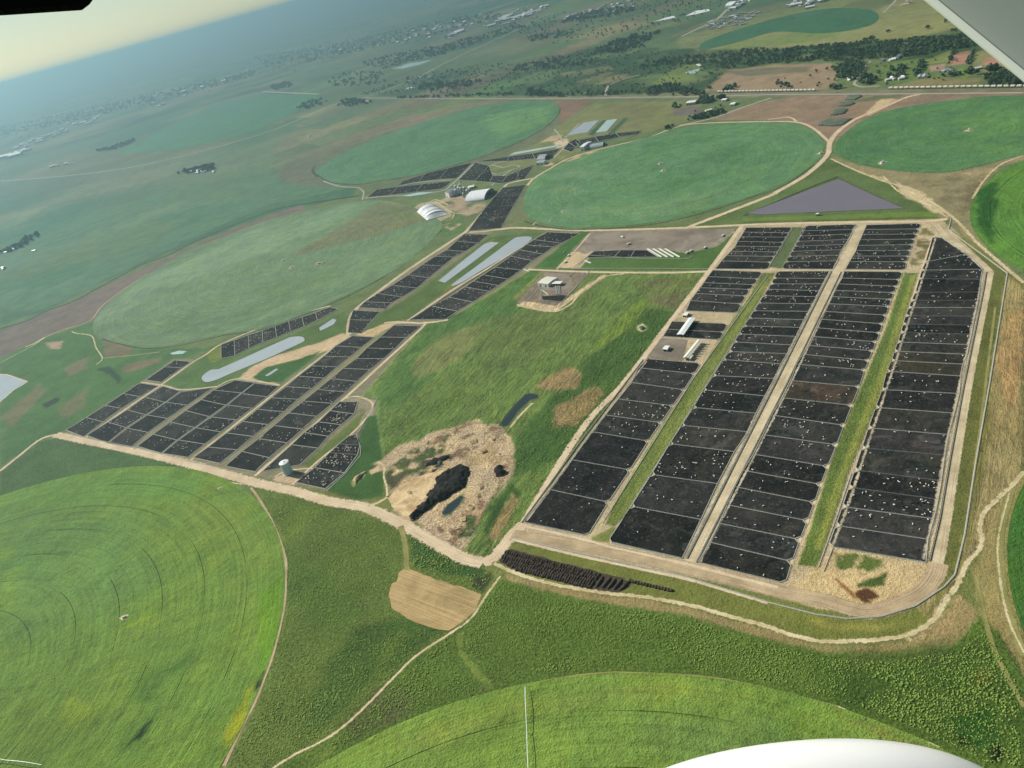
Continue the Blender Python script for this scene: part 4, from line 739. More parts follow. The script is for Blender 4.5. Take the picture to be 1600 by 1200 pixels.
def fence(name, P, label, group, cat='fence', closed=False, foot=0.75, post=3.5, rails=3, parent=None):
    """post and pipe-rail fence on a concrete footing"""
    P = [tuple(p) for p in P]; segs = [(P[i], P[(i + 1) % len(P)]) for i in range(len(P) if closed else len(P) - 1)]
    t = empty(name, (P[0][0], P[0][1], 0.0), label=label, cat=cat, group=group); o0 = P[0]
    fb = MB(); pb = MB(); rb = MB()
    for a_, b_ in segs:
        u, L = unit(a_, b_); a1 = (a_[0] - o0[0], a_[1] - o0[1]); b1 = (b_[0] - o0[0], b_[1] - o0[1])
        fb.bar((a1[0], a1[1], 0.22), (b1[0], b1[1], 0.22), foot, 0.5)
        n = max(1, int(L / post))
        for i in range(n + 1):
            q = lerp(a1, b1, i / n); pb.box((q[0], q[1], 0.95), (0.14, 0.14, 1.2))
        for k in range(rails): z = 0.75 + 0.33 * k; rb.bar((a1[0], a1[1], z), (b1[0], b1[1], z), 0.09, 0.09)
    nb_ = len(rb.v); rb.f += [tuple(i + nb_ for i in q_) for q_ in pb.f]; rb.mi += pb.mi
    rb.v += pb.v; fb.build('footing', M['conc'], t); rb.build('rail_panel', M['rail'], t); return t
BROWN = {('c3', 9): (2.6, 1.9, 1.5), ('c4', 9): (2.2, 1.8, 1.3), ('c4', 10): (1.7, 1.5, 1.2)}
def pen_poly(a0, b0, a1, b1, ch, side, inset=0.8):
    """a = boundary-side ends, b = alley-side ends (near a0-b0, far a1-b1); ch = chamfer on the alley side"""
    (ua, _), (ub, _) = unit(b0, a0), unit(b1, a1)
    ud, L = unit(b0, b1)
    return [a0, b0, (b0[0] + (ud[0] * 5 - ua[0] * 5) * (ch > 0), b0[1] + (ud[1] * 5 - ua[1] * 5) * (ch > 0)),
            (b1[0] + (-ud[0] * 5 - ub[0] * 5) * (ch > 0), b1[1] + (-ud[1] * 5 - ub[1] * 5) * (ch > 0)), b1, a1] if ch else [a0, b0, b1, a1]
def block(key, desc, rows, ch=0, blk_desc='cross fence', faint=(), skip=(), apron_a=0, apron_b=0):
    """rows: list of ((ax, ay), (bx, by)) dividers listed from the near end to the far end, in survey pixels"""
    W = [(G(*a_), G(*b_)) for a_, b_ in rows]; n = len(W); alley = []
    ex = {'l': 2.8, 'm': 4.5}.get(key[0], 0)
    if key in ('l8', 'l6', 'l7', 'l1b'): ex = 0.5
    if ex: W = [((a_[0] - unit(a_, b_)[0][0] * ex, a_[1] - unit(a_, b_)[0][1] * ex), (b_[0] + unit(a_, b_)[0][0] * ex, b_[1] + unit(a_, b_)[0][1] * ex)) for a_, b_ in W]
    for i in range(n - 1):
        if i in skip: continue
        (a0, b0), (a1, b1) = W[i], W[i + 1]; P = pen_poly(a0, b0, a1, b1, ch, 1)
        o = patch('pen_floor', P, M['pen'], 0.33, 'dark manure floor, %s pen from near end, %s' % (ORD[i], desc), 'pen floor', world=True)
        v = rng.uniform(0.6, 1.7); tint = BROWN.get((key, i), (v * rng.uniform(.97, 1.12), v, v * rng.uniform(.9, 1.1))); o.color = (tint[0], tint[1], tint[2], 1)
        PENS.append((P, key, i, desc))
    for i in range(n):
        a_, b_ = W[i]
        t = fence('pen_fence', [a_, b_], 'pale cross fence, %s from near end, %s' % (ORD[i], desc), 'cross fences of ' + desc, foot=0.25 if i in faint else (0.8 if key[0] == 'c' else 1.15))
    # long side fences
    def side(idx, what, chm):
        P = []
        for i in range(n):
            p = W[i][idx]; q = W[i][1 - idx]; u, _ = unit(q, p)
            if chm:
                if i > 0: ud, _ = unit(W[i - 1][idx], p); P.append((p[0] - ud[0] * 5 + u[0] * 5, p[1] - ud[1] * 5 + u[1] * 5))
                P.append(p)
                if i < n - 1: ud, _ = unit(p, W[i + 1][idx]); P.append((p[0] + ud[0] * 5 + u[0] * 5, p[1] + ud[1] * 5 + u[1] * 5))
            else: P.append(p)
        segs = [P]
        if skip:
            cut = [i for i in skip]; segs = [P[:cut[0] + 1], P[cut[-1] + 1:]] if not chm else [P[:3 * cut[0] + 1], P[3 * (cut[-1] + 1):]]
        for sgm in segs:
            if len(sgm) > 1: fence('side_fence', sgm, 'long side fence, %s, %s' % (what, desc), 'side fences of ' + desc, foot=0.7 if key[0] == 'c' else 1.1)
    side(0, 'road side' if ch else 'left side', False); side(1, 'drain side' if ch else 'right side', ch > 0)
    return W
c1 = [((818.7,816),(912.5,836)),((858.7,765),(945,783.7)),((893.7,718.7),(978.7,733.7)),((925,675),(1007.5,688.7)),((946,648.7),(1027.5,660)),((966,623.7),(1046,633.7)),((987,598),(1063.7,608.7)),((997.5,575),(1080,583.7)),((1012.5,561),(1090,567.5))]
D1 = 'leftmost column of the right feedlot'
W1 = block('c1', 'near part of the leftmost column, right feedlot', c1, 1)
c1b = [((1036,526),(1120,531)),((1043,515),(1126,519)),((1050,502.5),(1132,506))]
block('c1b', 'small pens under the long white roof', c1b, 1)
c1c = [((1072,486),(1147,489)),((1079,470),(1154,475)),((1087,459),(1161,462.5)),((1094,450),(1167.5,452.5)),((1100,442),(1174,445)),((1106,432.5),(1180,436)),((1114,422.5),(1187.5,425))]
block('c1c', 'middle part of the leftmost column, right feedlot', c1c, 1)
c1d = [((1117.5,420.5),(1195,421)),((1127.5,408),(1200,410)),((1135,400),(1206,401)),((1142,393),(1213,394)),((1149,385),(1218,386)),((1152.5,377.5),(1220,379)),((1157.5,370.5),(1226,371)),((1162,363),(1230,364)),((1166,356),(1235,355.5))]
block('c1d', 'far part of the leftmost column, right feedlot', c1d, 1)
c2 = [((1066,872.5),(956,847.5)),((1095,812),(992.5,792.5)),((1121,756),(1024,742.5)),((1147.5,706),(1052.5,694.5)),((1169,675),(1071,665.5)),((1181,646),(1089,637.5)),((1195,619),(1105,610)),((1210,592),(1120,587.5)),((1220,569),(1135,562.5)),((1230,553),(1145,550)),((1237.5,539.5),(1152.5,535)),((1244,526),(1160,522.5)),((1250,512),(1167.5,510)),((1256,500),(1175,497.5)),((1266,487),(1182.5,486)),((1272,475),(1190,474)),((1276,464),(1199,462.5)),((1281,454.5),(1202.5,452.5)),((1286,444),(1210,444)),((1292,435.5),(1214,435)),((1297,424),(1219,424.5))]
block('c2', 'near part of the second column, right feedlot', c2, 1)
c2b = [((1301,421),(1226,420.5)),((1309,408),(1232.5,409.5)),((1311,399),(1237.5,401)),((1315,390.5),(1241,393)),((1320,382.5),(1246,385)),((1326,374.5),(1250,377.5)),((1330,366),(1254,369)),((1332,359),(1256,361)),((1337,351),(1264,353))]
block('c2b', 'far part of the second column, right feedlot', c2b, 1)
c3 = [((1091,879),(1219,910)),((1109,847.5),(1229.5,876)),((1124,818),(1242,842)),((1136,789),(1254,812.5)),((1149,761),(1265,784)),((1162,735.5),(1275,756)),((1177,710),(1286,728)),((1192,679.5),(1300,694.5)),((1206,649),(1312,664)),((1222,622),(1324,633)),((1235,595),(1336,604)),((1245,569.5),(1345,578)),((1254,554),(1351,563)),((1262.5,540),(1357.5,548)),((1269,526),(1363,534)),((1275,512.5),(1369,520)),((1281,499),(1373,506)),((1289,487),(1379,492.5)),((1295,475),(1383,479)),((1300,464),(1387.5,468)),((1305,454),(1391,457.5)),((1310,444),(1396,447.5)),((1316,435),(1400,437)),((1319,424.5),(1405,425))]
block('c3', 'near part of the third column, right feedlot', c3, 1)
c3b = [((1321,421),(1409,422)),((1327.5,409),(1411,409.5)),((1332.5,400.5),(1414.5,400.5)),((1337.5,392),(1417.5,391.5)),((1340,384),(1421,382.5)),((1344,375),(1424,374)),((1347.5,367),(1427.5,366)),((1351,359),(1431,358)),((1354,352),(1434,349.5))]
block('c3b', 'far part of the third column, right feedlot', c3b, 1)
c4 = [((1447,879),(1302.5,855)),((1450,843),(1314,822.5)),((1459,811),(1324,793)),((1466,781),(1334,763)),((1471,752),(1343,736)),((1476,712),(1354,701)),((1482,679.5),(1364,669.5)),((1491,646),(1375,637.5)),((1499,615.5),(1385,609.5)),((1501,588),(1392,581)),((1504,569.5),(1399,564)),((1511,554),(1404,549.5)),((1514,539),(1409,535)),((1518,523),(1414,520)),((1520,509),(1417,507)),((1523,495),(1421,494)),((1526,481),(1426,481)),((1528,470),(1430,470)),((1530,457),(1436,457.5)),((1532,437),(1442,436)),((1535,421),(1446,422.5)),((1512,397),(1451,409)),((1472,372),(1462,371))]
block('c4', 'rightmost column of the right feedlot', c4, 1, faint=(3, 4, 5, 14, 15, 17, 18, 19, 13))
# left feedlot blocks (near end listed first)
block('l1', 'first pen column, far left of the left feedlot', [((104,672.5),(130,682.5)),((136,653),(160,659)),((166,634),(189,638)),((194,615.5),(217.5,620)),((220,599),(247,603))])
block('l1b', 'two top pens left of the long pale pond', [((228,594),(252,597.5)),((258,573.5),(284,575)),((273.5,563),(299,565.5))])
block('l2a', 'second pen column of the left feedlot', [((137,681),(167,692)),((170,660),(196,668)),((200,641),(227,648)),((228,621),(257,628.5)),((256,604),(281,611))])
block('l2b', 'third pen column of the left feedlot', [((171,693),(204,699)),((201,669.5),(230,675.5)),((232,649),(260.5,654)),((261,629),(291.5,633)),((285.5,612.5),(332,606))])
block('l3a', 'fourth pen column of the left feedlot', [((216,698),(251,708)),((241,679),(275,687.5)),((267.5,660),(303.5,668)),((291.5,642),(326,651)),((316,625),(351.5,633)),((335,610),(376,614)),((369,594.5),(397,598))])
block('l3b', 'fifth pen column of the left feedlot', [((255.5,709),(292,714.5)),((281,688),(318.5,694)),((308,669),(344,675)),((332,652),(368,656)),((357.5,633.5),(393.5,638)),((379,615.5),(416,620)),((400,599),(435,603.5))])
block('l4', 'sixth pen column of the left feedlot', [((304,715.5),(342,724)),((327,699),(369,703)),((356,677),(393.5,682)),((381,659),(417.5,663.5)),((404,640),(442,643.5)),((426,622),(464,624)),((449,604.5),(486,607)),((468,588),(505,591)),((489,572),(525,573.5)),((508.5,557),(545,558)),((526,541),(563,543)),((552,525),(584,527))])
block('l5', 'seventh pen column of the left feedlot', [((354,729),(397,737)),((380,706),(419,715)),((406,686),(447,692)),((430,665.5),(471,670.5)),((453,645.5),(493,650.5)),((476,627),(518,630.5)),((498,609),(539,612.5)),((519,592),(556,596)),((538,576),(577,577.5)),((559,560.5),(598,560.5)),((575,544),(615,545.5)),((596,527),(633,527.5)),((617,508.5),(658,509.5))])
block('l6', 'eighth pen column behind the water tank', [((410,737),(468,727)),((456,695),(497,700.5)),((476,676),(513,682)),((498,659.5),(533,664)),((516,642),(553,647)),((531,628),(559,628))])
block('l7', 'last pen column nearest the green meadow', [((463,754),(508,764)),((492,731),(538,739)),((515,708),(558,711)),((530,694),(562,696)),((546,681),(557,679))], faint=(2, 3))
block('l8', 'separate upper pen row beside the round field', [((346,560),(345.5,539)),((367,556),(366,532)),((389,544.5),(388,524)),((411,535),(410,517)),((432.5,527.5),(430,510)),((454,518.5),(451,502)),((475.5,510),(472,496)),((496,500.5),(493,489)),((529,483),(516,480))])
block('m1', 'near part of the middle pen row', [((546,520),(562,521)),((549,500),(579,500.5)),((554,485),(592,487))])
block('m1b', 'middle part of the middle pen row', [((563,481),(600,483)),((572,472),(610,473)),((592,459),(627,464)),((615,446),(650,450)),((640,430),(668,434)),((662,414),(690,416)),((682,401),(707,402)),((700,391),(725,393)),((715,377),(745,380)),((727,366),(762,366.5))])
block('m1a', 'far block of the middle pen row', [((734,361),(781,357)),((748,341),(791,338)),((760,325),(801,321)),((774,308),(811,305)),((788,293),(820,289))], faint=(1, 2, 3))
block('m2', 'pen row right of the long slanting ponds', [((642,500),(694,499)),((677,479),(712,486)),((704,465),(737,472)),((729,449),(762,455)),((742,440),(777,446)),((757,430),(792,436)),((776,418),(812,422)),((800,401),(830,407)),((814,391),(847,397)),((825,383),(862,386)),((837,375),(875,380)),((858,363),(904,365))])
block('y1', 'small dark pens of the central feed yard', [((917,403),(927,393)),((958,403),(970,391)),((985,402),(992,391)),((1029,402),(1011,391))])
for nm, pts in (('n1', [((622,290),(629,283)),((655,284),(664,272)),((687,280),(700,263)),((713,279),(738,254))]), ('n2', [((573,309),(589,296)),((610,304.5),(622,292)),((650,300),(660,288)),((692,294.5),(707,283))]),
                ('n3', [((716,282),(743,254)),((742,283),(764,259)),((765,285),(770,275)),((783,287),(792,275)),((806,282),(812,266)),((820,280),(836,257))]),
                ('n4', [((744,253),(760,250)),((792,252),(796,244.5)),((836,248),(832,240)),((862,246),(876,232))]), ('n5', [((880,233),(893,238)),((889,223),(900,230)),((900,217),(906,221))]),
                ('n6', [((905,228),(899,221)),((935,221),(930,214)),((968,214),(962,208.5)),((997,210),(1004,204))])):
    block(nm, dict(n1='upper left pens among the far pens', n2='lower left pens among the far pens', n3='pens right behind the feed mill', n4='long pen strip under the thin far pond', n5='small pen strip beside the twin ponds', n6='pen strip behind the long arched shed')[nm], pts)
# concrete aprons and feed bunks along the feed roads
def apron(pts, w_, lab): ribbon('concrete_apron', pts, w_, M['apron'], 0.36, lab, 'concrete apron')
apron([(1069,872),(1211,592),(1297,424)], 7, 'light scuffed apron along the left side of the central feed road')
apron([(1303,418),(1338,352)], 6, 'far left apron of the central feed road')
apron([(1094,878),(1235,600),(1318,425)], 5, 'light scuffed apron along the right side of the central feed road')
apron([(1443,875),(1458,811),(1476,712),(1500,600),(1530,460),(1536,425)], 6.5, 'light apron down the right side of the rightmost column')
apron([(1536,421),(1510,398),(1474,373)], 5, 'light apron at the far right corner')
apron([(1300,855),(1324,793),(1354,701),(1385,609),(1414,520),(1446,422),(1462,372)], 5, 'sandy cattle path along the left side of the rightmost column')
apron([(823,814),(860,765),(925,676),(1010,565)], 4, 'light apron inside the left road')
def bunk(pts, label):
    W = GP(pts); t = empty('feed_bunk', (W[0][0], W[0][1], 0), label=label, cat='feed bunk', group='concrete feed bunks'); o0 = W[0]; b1 = MB(); b2 = MB(); b3 = MB()
    for a_, b_ in zip(W[:-1], W[1:]):
        a_ = (a_[0] - o0[0], a_[1] - o0[1]); b_ = (b_[0] - o0[0], b_[1] - o0[1]); u, L = unit(a_, b_); nx, ny = -u[1], u[0]
        b1.bar((a_[0], a_[1], 0.42), (b_[0], b_[1], 0.42), 1.1, 0.12)
        for s_ in (-0.55, 0.55): b2.bar((a_[0] + nx * s_, a_[1] + ny * s_, 0.7), (b_[0] + nx * s_, b_[1] + ny * s_, 0.7), 0.14, 0.7)
        b3.bar((a_[0] - nx * .5, a_[1] - ny * .5, 1.35), (b_[0] - nx * .5, b_[1] - ny * .5, 1.35), 0.08, 0.08)
    b1.build('trough_floor', M['conc'], t); b2.build('trough_wall', M['conc'], t); b3.build('neck_rail', M['rail'], t)
bunk([(1073,873),(1215,592),(1299,424)], 'long concrete feed bunk on the left edge of the central feed road')
bunk([(1088,879),(1229,600),(1314,425)], 'long concrete feed bunk on the right edge of the central feed road')
bunk([(1452,877),(1468,811),(1485,712),(1506,600),(1535,460),(1541,425)], 'long concrete feed bunk beside the right gravel road')
bunk([(815,817),(905,693),(1005,562)], 'concrete feed bunk along the left road of the right feedlot')
bunk([(858,360.5),(800,397),(700,462),(645,498)], 'concrete feed bunk above the pen row by the ponds')
# channel walls / long thin fences
def longfence(pts, label, foot=1.1, smooth=False):
    W = GP(pts); W = crom(W, False, 5) if smooth else W
    fence('perimeter_fence', W, label, None, foot=foot, post=8.0)
longfence([(800,840),(895,862),(1070,901),(1200,941),(1275,960),(1325,967),(1375,964),(1430,947),(1475,917),(1492,898),(1507,837),(1525,720),(1546,600),(1574,427),(1482,359),(1486,341)], 'long pale perimeter fence curving round the right feedlot', 1.5)
longfence([(945,812),(1083,592),(1200,430)], 'thin pale kerb fence on the left of the first grass drain', 0.8)
longfence([(973,812),(1108,594),(1203,448)], 'thin pale kerb fence on the right of the first grass drain', 0.8)
longfence([(1237,356),(1201,418)], 'short kerb fence left of the far grass drain', 0.7); longfence([(1259,356),(1222,420)], 'short kerb fence right of the far grass drain', 0.7)
longfence([(1279,886),(1310,800),(1330,740)], 'short white fence at the near end of the second grass drain', 1.0); longfence([(1287,893),(1301,857)], 'very short white fence beside the sandy corner', 1.0)
longfence([(956,849),(1064,873)], 'near end fence of the second column', 0.8); longfence([(822,817),(912,837)], 'near end fence of the leftmost column', 0.8)
longfence([(100,677),(215,700),(300,722),(395,742)], 'near end fence of the left feedlot', 0.8)
longfence([(546,621),(590,622),(585,632),(560,676)], 'pale fence round the corner of the curved lane', 0.8)
longfence([(556,678),(564,698),(563,712),(538,742),(510,768)], 'curved pale fence at the side of the last pens', 1.0)
longfence([(825,419),(1000,419.5),(1108,420)], 'straight pale fence along the central dirt road', 1.0)
longfence([(900,419),(920,399),(1000,404),(1075,404),(1082,400)], 'pale kerb round the small central pens', 1.0); longfence([(897,417),(917,402),(930,392),(950,388),(1010,388)], 'upper kerb of the small central pens', 1.0)
# drinking troughs / pale slabs
# ================================================================ CATTLE
def cow_mesh(name, mat):
    v = [((-1.0, 0, 1.15), .33), ((-0.45, 0, 1.12), .40), ((0.15, 0, 1.12), .42), ((0.7, 0, 1.2), .34), ((1.05, 0, 1.38), .22), ((1.35, 0, 1.45), .17), ((1.62, 0, 1.28), .11),
         ((-0.95, .2, .75), .15), ((-0.98, .2, .4), .07), ((-0.95, .2, 0.02), .07), ((-0.95, -.2, .75), .15), ((-0.98, -.2, .4), .07), ((-0.95, -.2, 0.02), .07),
         ((.65, .18, .75), .12), ((.66, .18, .4), .07), ((.65, .18, 0.02), .07), ((.65, -.18, .75), .12), ((.66, -.18, .4), .07), ((.65, -.18, 0.02), .07), ((-1.3, 0, 1.2), .05), ((-1.38, 0, .7), .04),
         ((1.36, .26, 1.5), .05), ((1.36, -.26, 1.5), .05)]
    e = [(0,1),(1,2),(2,3),(3,4),(4,5),(5,6),(0,7),(7,8),(8,9),(0,10),(10,11),(11,12),(3,13),(13,14),(14,15),(3,16),(16,17),(17,18),(0,19),(19,20),(5,21),(5,22)]
    me = bpy.data.meshes.new('skel'); me.from_pydata([p for p, r_ in v], e, []); o = bpy.data.objects.new('skel', me); COL.objects.link(o)
    md = o.modifiers.new('s', 'SKIN')
    for i, (p, r_) in enumerate(v): me.skin_vertices[0].data[i].radius = (r_, r_)
    me.skin_vertices[0].data[1].use_root = True
    dg = bpy.context.evaluated_depsgraph_get(); dg.update(); em = bpy.data.meshes.new_from_object(o.evaluated_get(dg)); em.name = name; em.materials.clear(); em.materials.append(mat)
    em.polygons.foreach_set('use_smooth', [True] * len(em.polygons)); bpy.data.objects.remove(o); return em
COWM = [cow_mesh('cow', M['cowp']), cow_mesh('cow', M['cowb']), cow_mesh('cow', M['cowk'])]
def inpoly(p, poly): return sdist(np.array([p]), poly)[0]
dens = {('c2', 2): 60, ('c2', 5): 14, ('c2', 3): 16, ('c2', 4): 10, ('c3', 8): 26, ('c3', 7): 26, ('c3', 6): 14, ('c4', 2): 40, ('c4', 3): 24, ('c4', 1): 16, ('c4', 0): 5, ('c4', 4): 10, ('c1', 5): 12, ('c1', 4): 30, ('c1', 3): 22, ('c1', 1): 14, ('c1', 0): 5, ('c1', 2): 9, ('c4', 20): 26, ('c4', 19): 14, ('c4', 18): 8,
        ('l6', 3): 40, ('l6', 2): 34, ('l6', 4): 20, ('l7', 0): 34, ('l7', 1): 50, ('l7', 2): 30, ('l8', 1): 26, ('l8', 2): 30, ('l8', 3): 26, ('l2b', 2): 24, ('l5', 2): 14, ('l2a', 2): 24, ('c2', 7): 26, ('c2', 8): 30, ('c2', 6): 26, ('c2b', 0): 22, ('c2b', 3): 18, ('c3b', 0): 24, ('c3b', 1): 20, ('c3b', 2): 16}
cows = []
for P, key, i, desc in PENS:
    A = np.array(P); ar = abs(sum(P[j][0] * P[(j + 1) % len(P)][1] - P[(j + 1) % len(P)][0] * P[j][1] for j in range(len(P)))) / 2
    n = dens.get((key, i), int(rng.choice([3, 5, 8, 12, 20]) if key[0] in 'cl' else ar / (400 if key[0] == 'y' else 220))); lo = A.min(0); hi = A.max(0); k = 0; tries = 0
    hubs = [rng.uniform(lo, hi) for _ in range(3)]
    while k < n and tries < 600:
        tries += 1
        p = rng.uniform(lo, hi) if rng.random() < 0.5 else rng.normal(hubs[rng.integers(3)], (9, 9))
        if inpoly(p, P) > 2.5:
            cows.append((float(p[0]), float(p[1]), float(rng.uniform(0, 6.28)), float(rng.uniform(0.72, 0.98)), 0 if rng.random() < (0.8 if key[0] != 'c' else 0.66) else int(rng.integers(1, 3)), key, i, desc)); k += 1
cows.sort(key=lambda c: math.hypot(c[0], c[1]))
hue = ['pale', 'brown', 'black']
for (x, y, a_, s_, kd, key, i, desc) in cows[:296]:
    o = bpy.data.objects.new('cow', COWM[kd]); COL.objects.link(o); o.location = (x, y, 0.34); o.rotation_euler = (0, 0, a_); o.scale = (s_,) * 3
    Pp = [q_[0] for q_ in PENS if q_[1] == key and q_[2] == i][0]; px_ = lambda X, Y: 800 + F_PX * (np.array([X, Y, -H]) @ _rt) / (np.array([X, Y, -H]) @ _fw)
    xs_ = [px_(*q_) for q_ in Pp]; t_ = (px_(x, y) - min(xs_)) / (max(xs_) - min(xs_)); sd_ = ['left', 'middle', 'right'][min(2, int(t_ * 3))]; d2_ = desc.replace(' the ', ' ')
    tag(o, '%s cow, %s side, %s pen from near end, %s' % (hue[kd], sd_, ORD[i], d2_) if sd_ != 'middle' else '%s cow, middle, %s pen from near end, %s' % (hue[kd], ORD[i], d2_), 'cow', '%s cows, %s, %s pen, %s' % (hue[kd], sd_, ORD[i], d2_))
def merged(name, items, meshes, mats):
    """many small copies as one mesh"""
    vs = []; fs = []; mi = []; off = 0; cache = []
    for me in meshes:
        c = np.empty(len(me.vertices) * 3); me.vertices.foreach_get('co', c); cache.append((c.reshape(-1, 3), [tuple(p.vertices) for p in me.polygons], [p.material_index for p in me.polygons]))
    mb_ = MB()
    for (x, y, a_, s_, kd, mo) in items:
        c, f, pm = cache[kd]; ca, sa = math.cos(a_) * s_, math.sin(a_) * s_
        q = np.c_[c[:, 0] * ca - c[:, 1] * sa + x, c[:, 0] * sa + c[:, 1] * ca + y, c[:, 2] * s_ + (0.34 if mo is not None else 0)]; vs.append(q)
        fs += [tuple(i + off for i in t) for t in f]; mi += [mo if mo is not None else m_ for m_ in pm]; off += len(c)
    mb_.v = [tuple(t) for t in np.concatenate(vs).tolist()]; mb_.f = fs; mb_.mi = mi; return mb_.build(name, mats)
o = merged('cattle_herd', [(c[0], c[1], c[2], c[3], c[4], c[4]) for c in cows[296:]], COWM, [M['cowp'], M['cowb'], M['cowk']])
tag(o, 'distant herd of pale and dark cattle scattered through the farther pens', 'cattle', kind='stuff')
# ================================================================ BUILDINGS
def frame3(p0, p1, p2):
    """rectangle from three survey points: p0-p1 long side, p1-p2 short side -> centre, length, depth, angle"""
    a_, b_, c_ = G(*p0), G(*p1), G(*p2); u, L = unit(a_, b_); n = (-u[1], u[0]); d = (c_[0] - b_[0]) * n[0] + (c_[1] - b_[1]) * n[1]
    cx = (a_[0] + b_[0]) / 2 + n[0] * d / 2; cy = (a_[1] + b_[1]) / 2 + n[1] * d / 2; return (cx, cy), L, abs(d), math.atan2(u[1], u[0])
def gable(L, D, h, rh, over=0.5, th=0.25):
    w_ = MB(); hl, hd = L / 2, D / 2
    w_.quad((-hl, -hd, 0), (hl, -hd, 0), (hl, -hd, h), (-hl, -hd, h)); w_.quad((hl, hd, 0), (-hl, hd, 0), (-hl, hd, h), (hl, hd, h))
    for s_ in (-1, 1): w_.quad((s_ * hl, -hd * s_, 0), (s_ * hl, hd * s_, 0), (s_ * hl, hd * s_, h), (s_ * hl, 0, h + rh), (s_ * hl, -hd * s_, h))
    r_ = MB(); hl += over; hd2 = hd + over; k = rh / hd
    for s_ in (-1, 1):
        a_ = [(-hl, s_ * hd2, h - over * k + .03), (hl, s_ * hd2, h - over * k + .03), (hl, 0, h + rh + .03), (-hl, 0, h + rh + .03)]; b_ = [(x, y, z + th) for x, y, z in a_]
        if s_ > 0: a_, b_ = a_[::-1], b_[::-1]
        r_.quad(*b_); r_.quad(*a_[::-1])
        for i in range(4): r_.quad(a_[i], a_[(i + 1) % 4], b_[(i + 1) % 4], b_[i])
    return w_, r_
def shed(name, p0, p1, p2, h, rh, label, cat, roof='roofg', wall='wall', openw=False, doors=2):
    c, L, D, ang = frame3(p0, p1, p2); t = empty(name, (c[0], c[1], 0.05), ang, label=label, cat=cat); w_, r_ = gable(L, D, h, rh)
    if openw:
        n = max(2, int(L / 8))
        for i in range(n + 1):
            for s_ in (-1, 1):
                q = MB(); q.box((-L / 2 + L * i / n, s_ * (D / 2 - .3), h / 2), (0.35, 0.35, h)); q.build('column', M['rail'], t)
    else:
        w_.build('wall', M[wall], t)
        for i in range(doors):
            q = MB(); x = -L / 2 + L * (i + .5) / doors; q.box((x, -D / 2 - .04, min(1.9, h * .4)), (min(4, L / (doors + 1)), .1, min(3.8, h * .8))); q.build('door', M['dark'], t)
    r_.build('roof', M[roof], t)
    rib = MB(); k = rh / (D / 2); n = int(L / 3)
    rib.box((0, 0, h + rh + .32), (L + 1, .5, .12)); rib.build('ridge_cap', M[roof], t); return t
def arched(name, p0, p1, p2, h, label, cat, mat='roofg'):
    c, L, D, ang = frame3(p0, p1, p2); t = empty(name, (c[0], c[1], 0.05), ang, label=label, cat=cat); N_ = 14; r_ = MB(); e1 = MB()
    pr = [(D / 2 * math.cos(math.pi * i / N_), h * math.sin(math.pi * i / N_)) for i in range(N_ + 1)]
    for i in range(N_): r_.quad((-L / 2, pr[i][0], pr[i][1]), (-L / 2, pr[i + 1][0], pr[i + 1][1]), (L / 2, pr[i + 1][0], pr[i + 1][1]), (L / 2, pr[i][0], pr[i][1]))
    n = int(L / 5)
    for j in range(n + 1):
        x = -L / 2 + L * j / n
        for i in range(N_): r_.bar((x, pr[i][0] * 1.01, pr[i][1] * 1.01 + .05), (x, pr[i + 1][0] * 1.01, pr[i + 1][1] * 1.01 + .05), 0.3, 0.15)
    r_.build('arched_roof', M[mat], t)
    for s_ in (-1, 1): e1 = MB(); e1.quad(*[(s_ * L / 2 * .995, y, z) for y, z in (pr if s_ < 0 else pr[::-1])]); e1.build('end_wall', M['roofd'], t)
    d = MB(); d.box((L / 2 + .05, 0, h * .3), (.12, D * .35, h * .6)); d.build('door', M['dark'], t); return t
shed('long_shed', (1058.5,527),(1077,501),(1087,501), 5, 0.8, 'long white flat-roofed open shed over the small dark pens', 'shed', 'white', openw=True)
shed('handling_shed', (1068,563),(1090,536),(1098,537), 5, 1.4, 'long cream-roofed shed beside the striped concrete raceways', 'shed', 'cream', openw=True)
shed('small_shed', (1036,549),(1043,549.5),(1047,544), 4, 0.6, 'small white-roofed hut alone in the brown yard', 'hut', 'white', doors=1)
shed('pump_house', (1071,563),(1079,564),(1083,559), 4, 0.5, 'boxy pale end room joined to the cream-roofed shed', 'hut', 'cream', doors=1)
shed('office_building', (1067,495.5),(1073,496),(1077,491), 3.5, 0.6, 'small white building in the kerbed loop above the long white roof', 'building', 'white', doors=2)
shed('yard_shed', (841,447),(857,449),(864,438), 7, 1.5, 'white and grey pitched shed in the small fenced central yard', 'shed', 'cream', 'white', doors=2)
shed('open_shed', (857,447),(876,447),(876.5,443), 5, 0.5, 'narrow white roof joined across the small central yard', 'shed', 'white', openw=True)
shed('farm_shed', (1072,165),(1086,163.5),(1087,160), 8, 2, 'long white farm shed near the railway, left of the dark trees', 'shed', 'white', doors=3)
shed('farm_house', (1140,166),(1147,165.5),(1149,162), 5, 2, 'white farmhouse at the end of the clipped trees', 'house', 'white', doors=1)
shed('farm_house', (1127,159),(1134,158.6),(1135,156), 5, 2, 'white roof among the dark farm trees near the railway', 'house', 'white', doors=1)
shed('farm_house', (1103,176),(1113,173.5),(1113,171.5), 5, 2, 'pale farm building by the hedge row near the railway', 'house', 'cream', doors=1)
shed('mill_shed', (838,258.5),(850,257.5),(853,254), 8, 2, 'low blue-grey shed below the arched barn', 'shed', 'roofg', 'white', doors=2)
arched('arched_barn', (839,252),(851,251),(851,245), 13, 'grey arched barn beyond the feed mill', 'barn')
arched('arched_shed', (913,234.5),(942,229.5),(941,225), 9, 'long blue-grey arched shed beside the sandy service road', 'shed')
